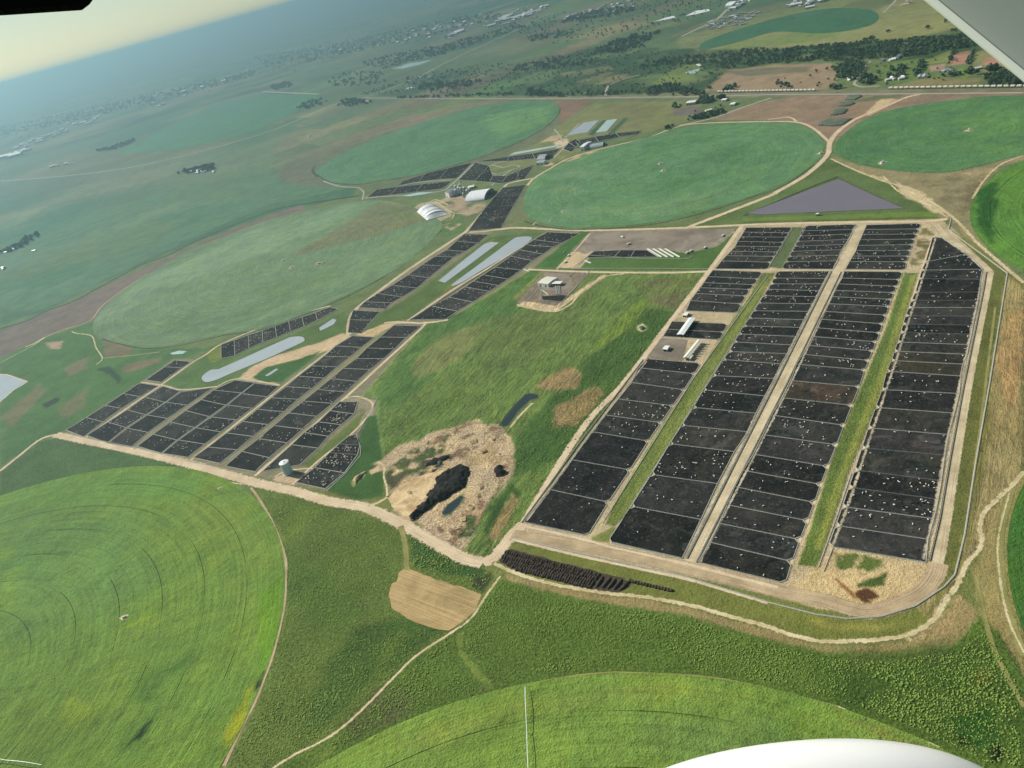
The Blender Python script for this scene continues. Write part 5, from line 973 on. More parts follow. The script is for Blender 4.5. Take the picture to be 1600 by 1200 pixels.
shed('storage_shed', (907,236),(913,235.5),(914,228), 12, 2.5, 'white-ended tall shed at the left end of the long arched shed', 'shed', 'white', 'white', doors=1)
shed('mill_building', (697,308),(703,309),(703,300), 16, 3, 'tall grey barn at the left of the feed mill', 'barn', 'roofd', 'white', doors=1)
shed('mill_office', (731,296.5),(741,294.5),(741,292), 6, 1, 'low bright white shed at the back of the feed mill', 'shed', 'white', doors=2)
shed('road_hut', (1275,337.5),(1278.5,337.5),(1279,336), 4, .6, 'tiny white hut on the bank of the triangular pond', 'hut', 'white', doors=1)
arched('round_roof_cover', (727,317),(757,313),(757,300), 16, 'white crumpled silage cover with dark sides beside the mill', 'silage cover', 'tarp')
# striped silage tarpaulin: domed rectangular bunker cover with ridges
def dome_cover(label):
    p = [(651,331),(667,344.5),(701,335),(677,320)]; W = GP(p); N1, N2 = 60, 24; v = []; f = []
    for i in range(N1 + 1):
        for j in range(N2 + 1):
            u_, w_ = i / N1, j / N2; a_ = lerp(W[0], W[1], u_); b_ = lerp(W[3], W[2], u_); q = lerp(a_, b_, w_)
            z = 17 * math.sqrt(max(0, math.sin(math.pi * w_))) * min(1, 6 * u_ + .1, 6 * (1 - u_) + .1) * (0.82 + .18 * abs(math.sin(u_ * math.pi * 6)))
            v.append((q[0] - W[0][0], q[1] - W[0][1], z * (0.02 if j in (0, N2) else 1)))
    for i in range(N1):
        for j in range(N2): a_ = i * (N2 + 1) + j; f.append((a_, a_ + N2 + 1, a_ + N2 + 2, a_ + 1))
    t = empty('silage_cover', (W[0][0], W[0][1], 0.1), label=label, cat='silage cover'); mb_ = MB(); mb_.v = v; mb_.f = f; mb_.mi = [0] * len(f); mb_.build('cover', M['tarp'], t, smooth=True)
    s_ = MB()
    for i in (0, N1):
        for j in range(N2): s_.bar(v[i * (N2 + 1) + j], v[i * (N2 + 1) + j + 1], 1.2, 1.0)
    s_.build('edge_band', M['white'], t)
    for k in range(1, 9):
        b_ = MB(); i = int(N1 * k / 9)
        for j in range(N2): a0 = v[i * (N2 + 1) + j]; a1 = v[i * (N2 + 1) + j + 1]; b_.bar((a0[0], a0[1], a0[2] + .25), (a1[0], a1[1], a1[2] + .25), 2.2, 0.4)
        b_.build('strap', M['roofd'], t)
dome_cover('large white domed silage cover with grey stripes near the feed mill')
# silos of the mill
def silo(px, py, r, h, label, ang=0):
    x, y = G(px, py); t = empty('grain_silo', (x, y, 0.05), label=label, cat='silo', group='steel silos of the feed mill')
    b_ = MB(); b_.cyl((0, 0, 0), r, h, 20, cap=False)
    for k in range(int(h / 2)): b_.cyl((0, 0, k * 2 + 1), r + .08, .25, 20)
    b_.build('barrel', M['roofg'], t, smooth=False); c_ = MB(); c_.cyl((0, 0, h), r + .3, r * .55, 20, 0.6); c_.build('cone_roof', M['white'], t)
    l_ = MB(); l_.bar((r + .3, -.3, 0), (r + .3, -.3, h), .1, .1); l_.bar((r + .3, .3, 0), (r + .3, .3, h), .1, .1)
    for k in range(int(h)): l_.bar((r + .3, -.3, k + .5), (r + .3, .3, k + .5), .06, .06)
    l_.build('ladder', M['rail'], t)
for i, (px, py, r_, h_) in enumerate([(709,303,4,15),(714,305.5,4.5,18),(718,300,4,15),(722,303.5,4,20),(727,300.5,4.5,16),(713,297,4,14),(719,295,3.5,13),(725,308,3,12),(731,303,4,12),(735,300,3.5,12)]):
    silo(px, py, r_, h_, 'grey steel silo of the feed mill, %s of ten counted by its height and place' % ORD[i] if False else ['leftmost front', 'left front tall', 'middle rear', 'tallest central', 'right centre', 'far left rear', 'far middle rear', 'front low narrow', 'right side low', 'rightmost low'][i] + ' grey steel silo of the feed mill')
x, y = G(723, 298); t = empty('mill_tower', (x, y, 0), label='lattice elevator tower with sloping chute in the feed mill', cat='tower')
b_ = MB()
for sx in (-2, 2):
    for sy in (-2, 2): b_.bar((sx, sy, 0), (sx, sy, 30), .4, .4)
for k in range(8):
    for s_ in (-2, 2): b_.bar((-2, s_, k * 3.7), (2, s_, k * 3.7 + 3.7), .25, .25); b_.bar((s_, -2, k * 3.7), (s_, 2, k * 3.7 + 3.7), .25, .25)
b_.build('lattice', M['rail'], t); b_ = MB(); b_.box((0, 0, 31), (5, 5, 3)); b_.build('head_house', M['roofg'], t); b_ = MB(); b_.bar((0, 0, 30), (-14, -16, 18), .8, .8); b_.bar((0, 0, 30), (16, -10, 16), .8, .8); b_.build('chute', M['white'], t)
# water tank
x, y = G(451, 739); t = empty('water_tank', (x, y, 0.1), label='tall pale blue cylindrical tank beside the left feedlot road', cat='tank')
b_ = MB(); b_.cyl((0, 0, 0), 7.2, 20, 40, cap=False); b_.build('shell', M['blue'], t)
b_ = MB(); b_.cyl((0, 0, 20), 7.5, 1.8, 40, 1.0); b_.build('roof', M['white'], t)
b_ = MB(); b_.cyl((0, 0, 20), .9, 2.4, 12); b_.build('vent', M['white'], t)
for z in (5, 10, 15): b_ = MB(); b_.cyl((0, 0, z), 7.32, .35, 40); b_.build('band', M['blue'], t)
b_ = MB(); b_.cyl((0, 0, 0), 8.6, .5, 40); b_.build('base', M['conc'], t)
b_ = MB()
for k in range(40): a_ = 2 * math.pi * k / 40; a2 = 2 * math.pi * (k + 1) / 40; b_.bar((7.4 * math.cos(a_), 7.4 * math.sin(a_), 21), (7.4 * math.cos(a2), 7.4 * math.sin(a2), 21), .08, .08); b_.bar((7.4 * math.cos(a_), 7.4 * math.sin(a_), 20), (7.4 * math.cos(a_), 7.4 * math.sin(a_), 21), .08, .08)
b_.build('railing', M['rail'], t); b_ = MB()
for s_ in (-.3, .3): b_.bar((s_, -7.5, .5), (s_, -7.5, 20.5), .1, .1)
for k in range(26): b_.bar((-.3, -7.5, .8 + k * .75), (.3, -7.5, .8 + k * .75), .07, .07)
b_.build('ladder', M['rail'], t)
# concrete raceways of the yards
def slab_run(p0, p1, w_, label, name='concrete_raceway', h=1.6):
    a_, b_ = G(*p0), G(*p1); t = empty(name, (a_[0], a_[1], 0), label=label, cat='raceway', group='concrete raceways'); d = (b_[0] - a_[0], b_[1] - a_[1]); u, L = unit((0, 0), d); n = (-u[1] * w_ / 2, u[0] * w_ / 2)
    q = MB(); q.bar((0, 0, .4), (d[0], d[1], .4), w_, .3); q.build('floor', M['white'], t)
    for s_ in (-1, 1): q = MB(); q.bar((n[0] * s_, n[1] * s_, h / 2), (d[0] + n[0] * s_, d[1] + n[1] * s_, h / 2), .25, h); q.build('side_wall', M['conc'], t)
for i in range(4): slab_run((1011 + 9.2 * i, 389), (1033 + 9.5 * i, 402), 3.2, 'pale slanting raceway, %s from the left, in the feed yard' % ORD[i])
for i in range(7): slab_run((1075.5 + 2.6 * i, 560 - 3.6 * i), (1091.5 + 2.9 * i, 561 - 3.7 * i), 1.6, 'short raceway beside the cream-roofed shed, %s from the near end' % ORD[i])
for i in range(3): slab_run((868.5 + 2.8 * i, 446), (869.5 + 2.8 * i, 460), 1.8, 'upright raceway under the narrow white roof, %s from the left' % ORD[i])
slab_run((913,407.5),(923,411.5), 3, 'short white ramp below the small central pens'); slab_run((880,396),(884,392) , 2, 'tiny pale ramp on the sandy bank'); slab_run((846,453),(857,461), 1.5, 'slanting white wall in the small fenced yard'); slab_run((818,421),(826,424.5), 2.5, 'small white gate slab at the pen row corner')
slab_run((893,421),(928,421), 2, 'pale kerb where the yard meets the dirt road'); slab_run((893,413),(924,410), 0.6, 'thin kerb') if False else None
fence('yard_fence', GP([(820,474),(840,453),(845,449),(845,469),(878,472),(903,444),(921,424)]), 'rail fence round the small central yard', None)
fence('yard_fence', GP([(872,479),(897,452),(918,430),(921,424)]), 'double rail fence on the right of the small central yard', None); fence('yard_fence', GP([(847,469),(846,450)]), 'upright pale fence inside the small central yard', None)
patch('yard_ground', [(845,452),(880,461),(895,445),(890,428),(852,426),(848,440)], M['yard'], 0.05, 'grey trodden ground of the small fenced yard', 'yard', jit=1)
patch('yard_ground', [(846,463),(880,461),(889,463),(878,473),(850,470)], M['pen'], 0.06, 'dark wet ground in the small fenced yard', 'yard', jit=.5)
patch('yard_ground', [(890,394),(922,362),(1065,359),(1150,357),(1138,366),(1100,388),(1070,396),(1035,388),(950,387),(925,391),(914,397),(900,392)], M['yard'], 0.055, 'wide grey trampled feed yard', 'yard', jit=2)
patch('yard_ground', [(1032,528),(1075,531),(1067,560),(1012,558)], M['yard'], 0.055, 'brown yard round the small white hut', 'yard', jit=.5)
# parked vehicles and small things
def truck(px, py, ang, label, colr='white', s=1.0):
    x, y = G(px, py); t = empty('truck', (x, y, 0.1), ang, label=label, cat='truck', group='trucks in the yards')
    q = MB(); q.box((-1.5, 0, 2.1), (6.5, 2.5, 2.4)); q.build('cargo_box', M[colr], t); q = MB(); q.box((3.1, 0, 1.7), (2.0, 2.4, 2.0)); q.box((3.6, 0, 1.1), (1.4, 2.3, 1.0)); q.build('cab', M['cream'], t)
    q = MB(); q.box((0, 0, .75), (8.6, 1.2, .3)); q.build('chassis', M['dark'], t); q = MB(); q.box((4.13, 0, 2.0), (.06, 2.0, .8)); q.build('windscreen', M['dark'], t)
    for wx in (-3.6, -2.4, 3.0):
        for s_ in (-1, 1):
            w_ = MB(); n = 12; b0 = len(w_.v)
            for yy in (-.2, .2):
                for i in range(n): w_.v.append((wx + .52 * math.cos(6.283 * i / n), s_ * 1.1 + yy, .55 + .52 * math.sin(6.283 * i / n)))
            for i in range(n): w_.f.append((i, (i + 1) % n, n + (i + 1) % n, n + i)); w_.mi.append(0)
            w_.f.append(tuple(range(n))); w_.mi.append(0); w_.f.append(tuple(range(2 * n - 1, n - 1, -1))); w_.mi.append(0); w_.build('wheel', M['ink'], t)
for px, py, a_, lab in [(983,382,.2,'white truck parked on the open feed yard above the dark pens'),(972,371,1.9,'small white truck driving on the feed yard'),(1074,396,.6,'white truck at the right end of the raceways'),(1080,393,.6,'second white truck at the right end of the raceways'),(1130,369,.7,'white truck at the narrow end of the feed yard'),
                        (1102,388,.8,'white trailer truck below the feed yard'),(868,437,.1,'white truck beside the small yard shed'),(889,400,.9,'dark-bedded truck on the sandy bank'),(884,410,.9,'truck on the lower part of the sandy bank')]: truck(px, py, a_, lab)
truck(1445,545,1.0,'white truck standing in the rightmost pens') if False else None
# ================================================================ HEAPS
def heap_mesh(name, rx, ry, h, seed, mat, rough=0.25):
    q = MB(); n, k = 14, 5; r_ = random.Random(seed)
    for j in range(k):
        t_ = j / k
        for i in range(n): a_ = 2 * math.pi * i / n; rr_ = (1 - t_ ** 1.8) * (1 + r_.uniform(-rough, rough) * .6); q.v.append((rx * rr_ * math.cos(a_), ry * rr_ * math.sin(a_), h * math.sin(t_ * math.pi / 2) * (1 + r_.uniform(-.08, .08)) if j else -.2))
    q.v.append((0, 0, h))
    for j in range(k - 1):
        for i in range(n): q.f.append((j * n + i, j * n + (i + 1) % n, (j + 1) * n + (i + 1) % n, (j + 1) * n + i)); q.mi.append(0)
    for i in range(n): q.f.append(((k - 1) * n + i, (k - 1) * n + (i + 1) % n, k * n)); q.mi.append(0)
    me = q.build(name, mat, smooth=True); md = me.data; bpy.data.objects.remove(me); return md
HM = [heap_mesh('compost_heap', 2.3, 1.7, 2.0, s_, M['heap']) for s_ in range(5)]
rowsH = [((789,862),(938,899)), ((785,869),(934,904)), ((786,876),(930,909)), ((793,882),(927,914)), ((806,889),(925,918))]
ln = ['far row', 'second row', 'middle row', 'fourth row', 'near row']; cnt = 0
for ri, (p0, p1) in enumerate(rowsH):
    a_, b_ = G(*p0), G(*p1); u, L = unit(a_, b_); n = int(L / 3.1); ang = math.atan2(u[1], u[0])
    for i in range(n):
        q = lerp(a_, b_, (i + .5) / n); o = bpy.data.objects.new('compost_heap', HM[rng.integers(5)]); COL.objects.link(o)
        o.location = (q[0] + rng.uniform(-.5, .5), q[1] + rng.uniform(-.7, .7), 0); o.rotation_euler = (0, 0, ang + math.pi / 2 + rng.uniform(-.3, .3)); sc = rng.uniform(.85, 1.2); o.scale = (1.3 * sc, sc, sc); cnt += 1
        tag(o, '%s dark compost heap from the left, %s of the heap field' % (ORD[i], ln[ri]), 'heap', 'compost heaps, ' + ln[ri])
print('heaps', cnt)
WM = []
for i, (p0, p1, nm_) in enumerate([((931,918),(943,901),'leftmost'),((941,919),(954,903),'second from the left'),((950,920),(962,905),'middle'),((959,922),(972,906),'fourth from the left'),((969,923),(983,908),'rightmost')]):
    a_, b_ = G(*p0), G(*p1); u, L = unit(a_, b_); md = heap_mesh('compost_windrow', L / 2 + 1, 2.2, 2.3, 50 + i, M['heap'], .12); o = bpy.data.objects.new('compost_windrow', md); COL.objects.link(o)
    o.location = ((a_[0] + b_[0]) / 2, (a_[1] + b_[1]) / 2, 0); o.rotation_euler = (0, 0, math.atan2(u[1], u[0])); tag(o, 'long dark compost windrow, %s of five at the right end' % nm_, 'windrow', 'long windrows')
a_, b_ = G(984, 908), G(1049, 923)
for i in range(15):
    q = lerp(a_, b_, i / 14); o = bpy.data.objects.new('compost_heap', HM[i % 5]); COL.objects.link(o); o.location = (q[0], q[1], 0); o.scale = (1.15, 1.15, 1.1); o.rotation_euler = (0, 0, 1.1 + i)
    tag(o, '%s dark heap from the left in the single line right of the windrows' % ORD[i], 'heap', 'single line of heaps')
patch('heap_ground', [(786,858),(800,858),(943,896),(988,908),(984,917),(968,926),(925,921),(860,906),(800,890),(780,878)], M['heap'], 0.07, 'dark soiled ground under the compost heaps', 'soil', jit=1)
# black manure mound and the dig
def mound(poly, h, label, mat, name='manure_heap', cell=1.6, seed=3, edge=8.0, rough=.5, sc=5.0):
    P_ = np.array(GP(poly)); lo = P_.min(0); hi = P_.max(0); nx = int((hi[0] - lo[0]) / cell) + 2; ny = int((hi[1] - lo[1]) / cell) + 2
    X, Y = np.meshgrid(lo[0] + np.arange(nx) * cell, lo[1] + np.arange(ny) * cell); Q = np.stack([X.ravel(), Y.ravel()], 1)
    d = sdist(Q, P_) + (fbm(Q[:, 0] / 9, Q[:, 1] / 9, seed) - .5) * (12 if rough >= .5 else 3); z = h * np.clip(d / edge, 0, 1) ** .7 * (1 - rough + 2 * rough * fbm(Q[:, 0] / sc, Q[:, 1] / sc, seed + 5, 4)); ok = d > -.3
    idx = np.arange(nx * ny).reshape(ny, nx); F = np.stack([idx[:-1, :-1].ravel(), idx[:-1, 1:].ravel(), idx[1:, 1:].ravel(), idx[1:, :-1].ravel()], 1); F = F[ok[F].all(1)]
    us = np.unique(F); mp = -np.ones(nx * ny, int); mp[us] = np.arange(len(us)); o = sheet_mesh(name, np.c_[Q[us] - lo, z[us] + .02], mp[F], mat); o.location = (lo[0], lo[1], 0.03)
    return tag(o, label, 'heap')
mound([(707,732),(715,727),(722,726),(732,729),(736,737),(732,750),(725,760),(712,770),(697,780),(683,787),(672,796),(660,803),(650,811),(642,815),(640,808),(650,796),(662,783),(672,768),(678,758),(682,748),(695,738)], 6, 'big lumpy black manure heap on the pale excavated ground', M['mound'], edge=9)
mound([(771,733),(778,727),(786,729),(790,738),(786,745),(774,744)], 5, 'small round dark heap at the right of the excavation', M['mound'], edge=6, seed=9)
mound([(664,728),(676,716),(694,710),(706,712),(698,720),(680,727)], 3, 'low dark wet heap behind the big manure heap', M['mound'], edge=5, seed=23)
mound([(671,737),(676,730),(680,732),(677,738)], 2.5, 'little pale heap behind the big manure heap', M['sandy'], 'spoil_heap', edge=3, seed=24)
mound([(683,725),(688,717),(692,718),(687,727)], 2.5, 'slim pale yellow heap in the dark wet ground', M['stack'], 'spoil_heap', edge=3, seed=25)
for k_, (x_, y_) in enumerate([(740,690),(755,705),(768,690),(745,775),(735,795),(752,762),(716,832),(640,770),(780,712),(722,812)]):
    mound([(x_ - 6, y_), (x_ - 2, y_ - 5), (x_ + 5, y_ - 4), (x_ + 6, y_ + 2), (x_ - 1, y_ + 4)], 1.6, ['first','second','third','fourth','fifth','sixth','seventh','eighth','ninth','tenth'][k_] + ' low earth heap scattered on the excavated ground', M['dig'], 'spoil_heap', edge=4, seed=60 + k_, cell=1.0)
mound([(548,752),(560,742),(571,738),(566,748),(555,757)], 4, 'small pale grassy spoil heap beside the last pens', M['dig'], 'spoil_heap', edge=5, seed=12)
mound([(998,514),(1000,509),(1006,509),(1009,513),(1004,517)], 4, 'small pale yellow heap in the green meadow', M['stack'], 'spoil_heap', edge=4, seed=14)
for poly, lab in [([(1275,197),(1280,191),(1296,186),(1334,185),(1318,196),(1300,198)], 'low dark green covered stockpile nearest the road fork'), ([(1294,181),(1303,171),(1322,169),(1326,172),(1320,178),(1305,181)], 'grey-green stockpile with cut corners'), ([(1305,167),(1312,160),(1334,159),(1338,162),(1324,167)], 'third grey-green stockpile behind the others'), ([(1317,157),(1325,149),(1346,148),(1348,151),(1336,157)], 'pale grey stockpile nearest the railway')]:
    mound(poly, 3.5, lab, M['stack'], 'stockpile', cell=4, edge=6, rough=.12, seed=20)
# ================================================================ SCRUB
def scrub(name, poly, n, holes, rad, label, mat, seed, thr=.36, sc=28):
    r_ = np.random.default_rng(seed); P_ = np.array(GP(poly)); lo = P_.min(0); hi = P_.max(0); Q = r_.uniform(lo, hi, (n, 2)); ok = sdist(Q, P_) > 2
    for hp in holes: ok &= sdist(Q, np.array(hp)) < -3.5
    ok &= (fbm(Q[:, 0] / sc, Q[:, 1] / sc, seed) + r_.uniform(-.16, .16, n)) > thr; Q = Q[ok]; m_ = len(Q); K = 7
    R_ = r_.uniform(rad[0], rad[1], m_) * (0.7 + .6 * vnoise(Q[:, 0] / 30, Q[:, 1] / 30, seed + 1)); a0 = r_.uniform(0, 6.28, m_); V = []
    for lv, (f_, z_) in enumerate(((1.0, -.1), (.82, .4), (.4, .66))):
        for k in range(K): a_ = a0 + 2 * np.pi * k / K + lv * .4; q_ = R_ * f_ * r_.uniform(.75, 1.25, m_); V.append(np.stack([Q[:, 0] + q_ * np.cos(a_), Q[:, 1] + q_ * np.sin(a_), R_ * z_ * r_.uniform(.8, 1.15, m_)], 1))
    V.append(np.stack([Q[:, 0], Q[:, 1], R_ * .72], 1)); V = np.stack(V, 1).reshape(-1, 3); st = 3 * K + 1; F = []
    for lv in range(2):
        for k in range(K): a_, b_ = lv * K + k, lv * K + (k + 1) % K; F += [(a_, b_, b_ + K), (a_, b_ + K, a_ + K)]
    for k in range(K): F.append((2 * K + k, 2 * K + (k + 1) % K, 3 * K))
    F = (np.array(F)[None] + (np.arange(m_) * st)[:, None, None]).reshape(-1, 3); o = sheet_mesh(name, V, F, mat); print(name, m_); return tag(o, label, 'scrub', kind='stuff')
ringE = cpoly(E5[0], E5[1], E5[2] + 4) if False else cpoly(*circ_fit(GP(EE))[:2], circ_fit(GP(EE))[2] + 4); ringH = cpoly(HC[0], HC[1], HC[2] + 12)
lane = [GP([(706,985),(728,980),(726,1015),(750,1040),(775,1075),(755,1082),(730,1050),(708,1020)])]
pathp = crom(GP([(782,900),(762,927),(735,967),(700,992),(650,1025),(612,1062),(575,1100),(537,1135),(500,1160),(462,1178),(420,1205)]), False, 3)
pb_ = [(x + 3, y + 1) for x, y in pathp] + [(x - 3, y - 1) for x, y in pathp[::-1]]
scrub('scrub', [(392,775),(470,776),(540,800),(600,818),(624,828),(628,890),(604,915),(600,955),(690,992),(650,1022),(612,1058),(575,1096),(537,1130),(495,1158),(420,1196),(370,1200),(362,1190),(410,1100),(434,1020),(449,950),(452,875),(432,820)], 34000, [pb_], (.4, 1.0), 'rough bushy scrub between the lower left field and the hay patch', M['shrub'], 31)
scrub('scrub', [(783,907),(850,927),(950,946),(1080,968),(1200,1004),(1290,1026),(1380,1028),(1490,1018),(1535,985),(1560,1010),(1600,1080),(1600,1200),(1500,1190),(1400,1150),(1150,1070),(950,1055),(800,1078),(640,1126),(560,1160),(505,1170),(540,1140),(580,1105),(655,1030),(705,997),(740,970),(765,930)], 62000, [ringE, pb_] + lane, (.4, 1.1), 'rough bushy scrub between the sandy path and the bottom field', M['shrub'], 32)
scrub('scrub', [(638,830),(690,862),(745,892),(770,903),(750,922),(700,902),(645,885)], 3000, [], (.6, 1.4), 'small strip of scrub above the hay patch', M['shrub'], 33)
scrub('scrub', [(915,560),(965,530),(995,498),(1015,482),(1048,490),(1038,512),(973,600),(923,660),(880,712),(815,800),(800,800),(810,700),(860,625),(900,600)], 9000, [], (.5, 1.3), 'taller weeds on the right side of the central meadow', M['shrub'], 34, .5, 20)
scrub('scrub', [(590,640),(640,630),(700,600),(740,640),(690,655),(620,700),(600,720)], 2500, [], (.5, 1.1), 'weeds on the meadow above the excavation', M['shrub'], 35, .5, 20)
# ================================================================ RAILWAY
ribbon('railway', [(1000,146.5),(1120,144.8),(1280,142.4),(1388,139.5),(1500,137.6),(1640,136)], 7, M['ballast'], 0.1, 'grey ballasted railway line below the far trees', 'railway', smooth=False)
def wagon_proto():
    t = empty('rail_wagon', (0, 0, 0)); q = MB(); L = 14.0
    for s_ in (1,):
        sec = [(-1.45, 1.6), (-1.5, 3.6), (-1.0, 4.15), (1.0, 4.15), (1.5, 3.6), (1.45, 1.6)]; n = len(sec)
        for x in (-L / 2 + .5, L / 2 - .5): q.v += [(x, y, z) for y, z in sec]
        for i in range(n): q.f.append((i, (i + 1) % n, n + (i + 1) % n, n + i)); q.mi.append(0)
        q.f.append(tuple(range(n))[::-1]); q.f.append(tuple(range(n, 2 * n))); q.mi += [0, 0]
        for k in range(9): x = -L / 2 + 1 + k * 1.5; q.box((x, 1.5, 2.6), (.12, .1, 2.0)); q.box((x, -1.5, 2.6), (.12, .1, 2.0))
    kid(t, q.build('hopper_body', M['cream'], t)); q = MB(); q.box((0, 0, 1.25), (L, 1.6, .5)); q.box((0, 0, .85), (L * .5, 1.8, .5)); kid(t, q.build('underframe', M['dark'], t))
    q = MB(); q.box((0, 0, 4.25), (L - 2, .9, .18)); kid(t, q.build('roof_hatch', M['white'], t))
    for x in (-L * .34, L * .34):
        q = MB(); q.box((x, 0, .6), (2.6, 2.0, .3))
        for dx in (-.8, .8):
            for sy in (-.75, .75):
                b0 = len(q.v); n = 10
                for yy in (-.07, .07):
                    for i in range(n): q.v.append((x + dx + .46 * math.cos(6.283 * i / n), sy + yy, .5 + .46 * math.sin(6.283 * i / n)))
                for i in range(n): q.f.append((b0 + i, b0 + (i + 1) % n, b0 + n + (i + 1) % n, b0 + n + i)); q.mi.append(0)
        kid(t, q.build('bogie', M['dark'], t))
    return t
wg = wagon_proto(); first = True
for side, pts, n in (('left', [(1121,144.8),(1275,142.4)], 26), ('right', [(1388,139.5),(1500,137.6),(1640,136)], 27)):
    P_ = GP(pts, 0); segL = [unit(P_[i], P_[i + 1])[1] for i in range(len(P_) - 1)]; T = sum(segL)
    for i in range(n):
        d = T * (i + .5) / n; k = 0
        while k < len(segL) - 1 and d > segL[k]: d -= segL[k]; k += 1
        u, L = unit(P_[k], P_[k + 1]); q = lerp(P_[k], P_[k + 1], d / L); o = wg if first else copy_tree(wg); first = False
        o.location = (q[0], q[1], .3); o.rotation_euler = (0, 0, math.atan2(u[1], u[0])); sx = T / n / 18.5; o.scale = (sx, 2.0, 1.5)
        tag(o, 'white covered hopper wagon, %s from the left in the %s train' % (ORD[i], side), 'wagon', 'wagons of the %s train' % side)
# ================================================================ CENTRE PIVOTS
def pivot(p0, p1, label, n=7):
    a_, b_ = G(*p0), G(*p1); u, L = unit(a_, b_); t = empty('centre_pivot', (a_[0], a_[1], 0.1), math.atan2(u[1], u[0]), label=label, cat='irrigator'); q = MB(); N_ = n * 6
    for i in range(N_):
        s0, s1 = i / N_, (i + 1) / N_; z = lambda s_: 4 + 1.2 * math.sin(math.pi * ((s_ * n) % 1))
        q.bar((s0 * L, 0, z(s0)), (s1 * L, 0, z(s1) if (i + 1) % 6 else 4), .35, .35)
        if i % 6: q.bar((s0 * L, 0, z(s0)), (s0 * L, 0, z(s0) - 1.2), .08, .08)
        q.bar((s0 * L, .5, z(s0) - 1.2), (s1 * L, .5, z(s1) - 1.2 if (i + 1) % 6 else 2.8), .1, .1)
    q.build('span_pipe', M['rail'], t)
    for k in range(1, n + 1):
        q = MB(); x = L * k / n; q.bar((x, 0, 4), (x, 1.8, .5), .15, .15); q.bar((x, 0, 4), (x, -1.8, .5), .15, .15); q.bar((x, 1.8, .55), (x, -1.8, .55), .15, .15); q.build('wheel_tower', M['rail'], t)
    q = MB()
    for sx in (-1, 1):
        for sy in (-1, 1): q.bar((sx, sy, 0), (0, 0, 4.6), .2, .2)
    q.box((0, 0, .2), (3.4, 3.4, .3)); q.build('pivot_stand', M['white'], t)
pivot((1036,267),(1285,232), 'irrigation pivot across the round field left of the road fork', 8); pivot((1514,204),(1322,230), 'irrigation pivot across the deep green upper right field', 8)
pivot((840,1500),(822,1076), 'white irrigation pivot pipe in the bottom lime green field', 10) if False else None
E5 = circ_fit(GP(EE)); a_ = G(822, 1077); q0 = (E5[0], E5[1])
def pivot_w(c, tip, label, n):
    t = empty('centre_pivot', (c[0], c[1], 0.3), label=label, cat='irrigator'); u, L = unit(c, tip); t.rotation_euler = (0, 0, math.atan2(u[1], u[0])); q = MB(); N_ = n * 6
    for i in range(N_):
        s0, s1 = i / N_, (i + 1) / N_; z0 = 4 + 1.2 * math.sin(math.pi * (i % 6) / 6); z1 = 4 + 1.2 * math.sin(math.pi * ((i % 6) + 1) / 6)
        q.bar((s0 * L, 0, z0), (s1 * L, 0, z1), .4, .4); q.bar((s0 * L, .6, z0 - 1.2), (s1 * L, .6, z1 - 1.2), .12, .12); q.bar((s0 * L, 0, z0), (s0 * L, .6, z0 - 1.2), .1, .1)
    q.build('span_pipe', M['white'], t)
    for k in range(1, n + 1):
        q = MB(); x = L * k / n; q.bar((x, 0, 4), (x, 2, .5), .18, .18); q.bar((x, 0, 4), (x, -2, .5), .18, .18); q.bar((x, 2, .55), (x, -2, .55), .2, .2); q.build('wheel_tower', M['rail'], t)
b2_ = G(827, 1200); u, L = unit(a_, b2_); c_ = (a_[0] + u[0] * 430, a_[1] + u[1] * 430)
pivot_w(c_, a_, 'white irrigation pivot pipe in the bottom lime green field', 9)
p_, q_ = G(68, 1199), G(0, 1190); u, L = unit(p_, q_); pivot_w(p_, (p_[0] + u[0] * 200, p_[1] + u[1] * 200), 'white pivot pipe at the very bottom left corner', 4)
def hut(px, py, label, s=1.0):
    s *= .6; x, y = G(px, py); patch('bare_earth', [(x + 7 * s * math.cos(k_) * (1 + .3 * math.sin(3 * k_ + px)), y + 4.5 * s * math.sin(k_) * (1 + .3 * math.cos(2 * k_ + py))) for k_ in [6.283 * i_ / 14 for i_ in range(14)]], M['sandy'], 0.5, 'pale bare soil round the ' + ' '.join(label.split()[:10]), 'bare earth', world=True); t = empty('pump_hut', (x, y, 0.3), random.uniform(0, 1), label=label, cat='pump hut', group=None); w_, r_ = gable(5 * s, 3 * s, 2.4 * s, .6 * s, .2, .1); w_.build('wall', M['white'], t); r_.build('roof', M['white'], t)
    q = MB(); q.bar((3 * s, 0, 0), (3 * s, 0, 5 * s), .3 * s, .3 * s); q.build('riser_pipe', M['white'], t)
for px, py, lab, s_ in [(194,965,'small white pump hut in the lower left field',1.3),(1282,240,'pale pump hut on the right rim of the central round field',2),(1514,204,'white pump hut at the centre of the upper right field',2.4),(1036,267,'white pump hut at the centre of the central round field',2),(1031,256,'second white hut near the centre of the central round field',2),(1378,255,'white hut at the lower rim of the upper right field',2.4),
                       (443,407,'white hut at the centre of the pale green field',1.8),(456,418,'white stone beside the centre of the pale green field',2),(498,412,'white hut right of the pale field centre',2.2),(880,331,'white hut in the left part of the central round field',1.6),(836,350,'white hut at the lower left rim of the central round field',1.8),(861,345,'small white post hut at the bottom rim of the central field',1.4),
                       (484,213,'tiny white hut on the far grassland',4),(1418,5,'white barn on the far hillside beside the wing',7),(344,763,'tiny pale hut in the top of the lower left field',1)]: hut(px, py, lab, s_)
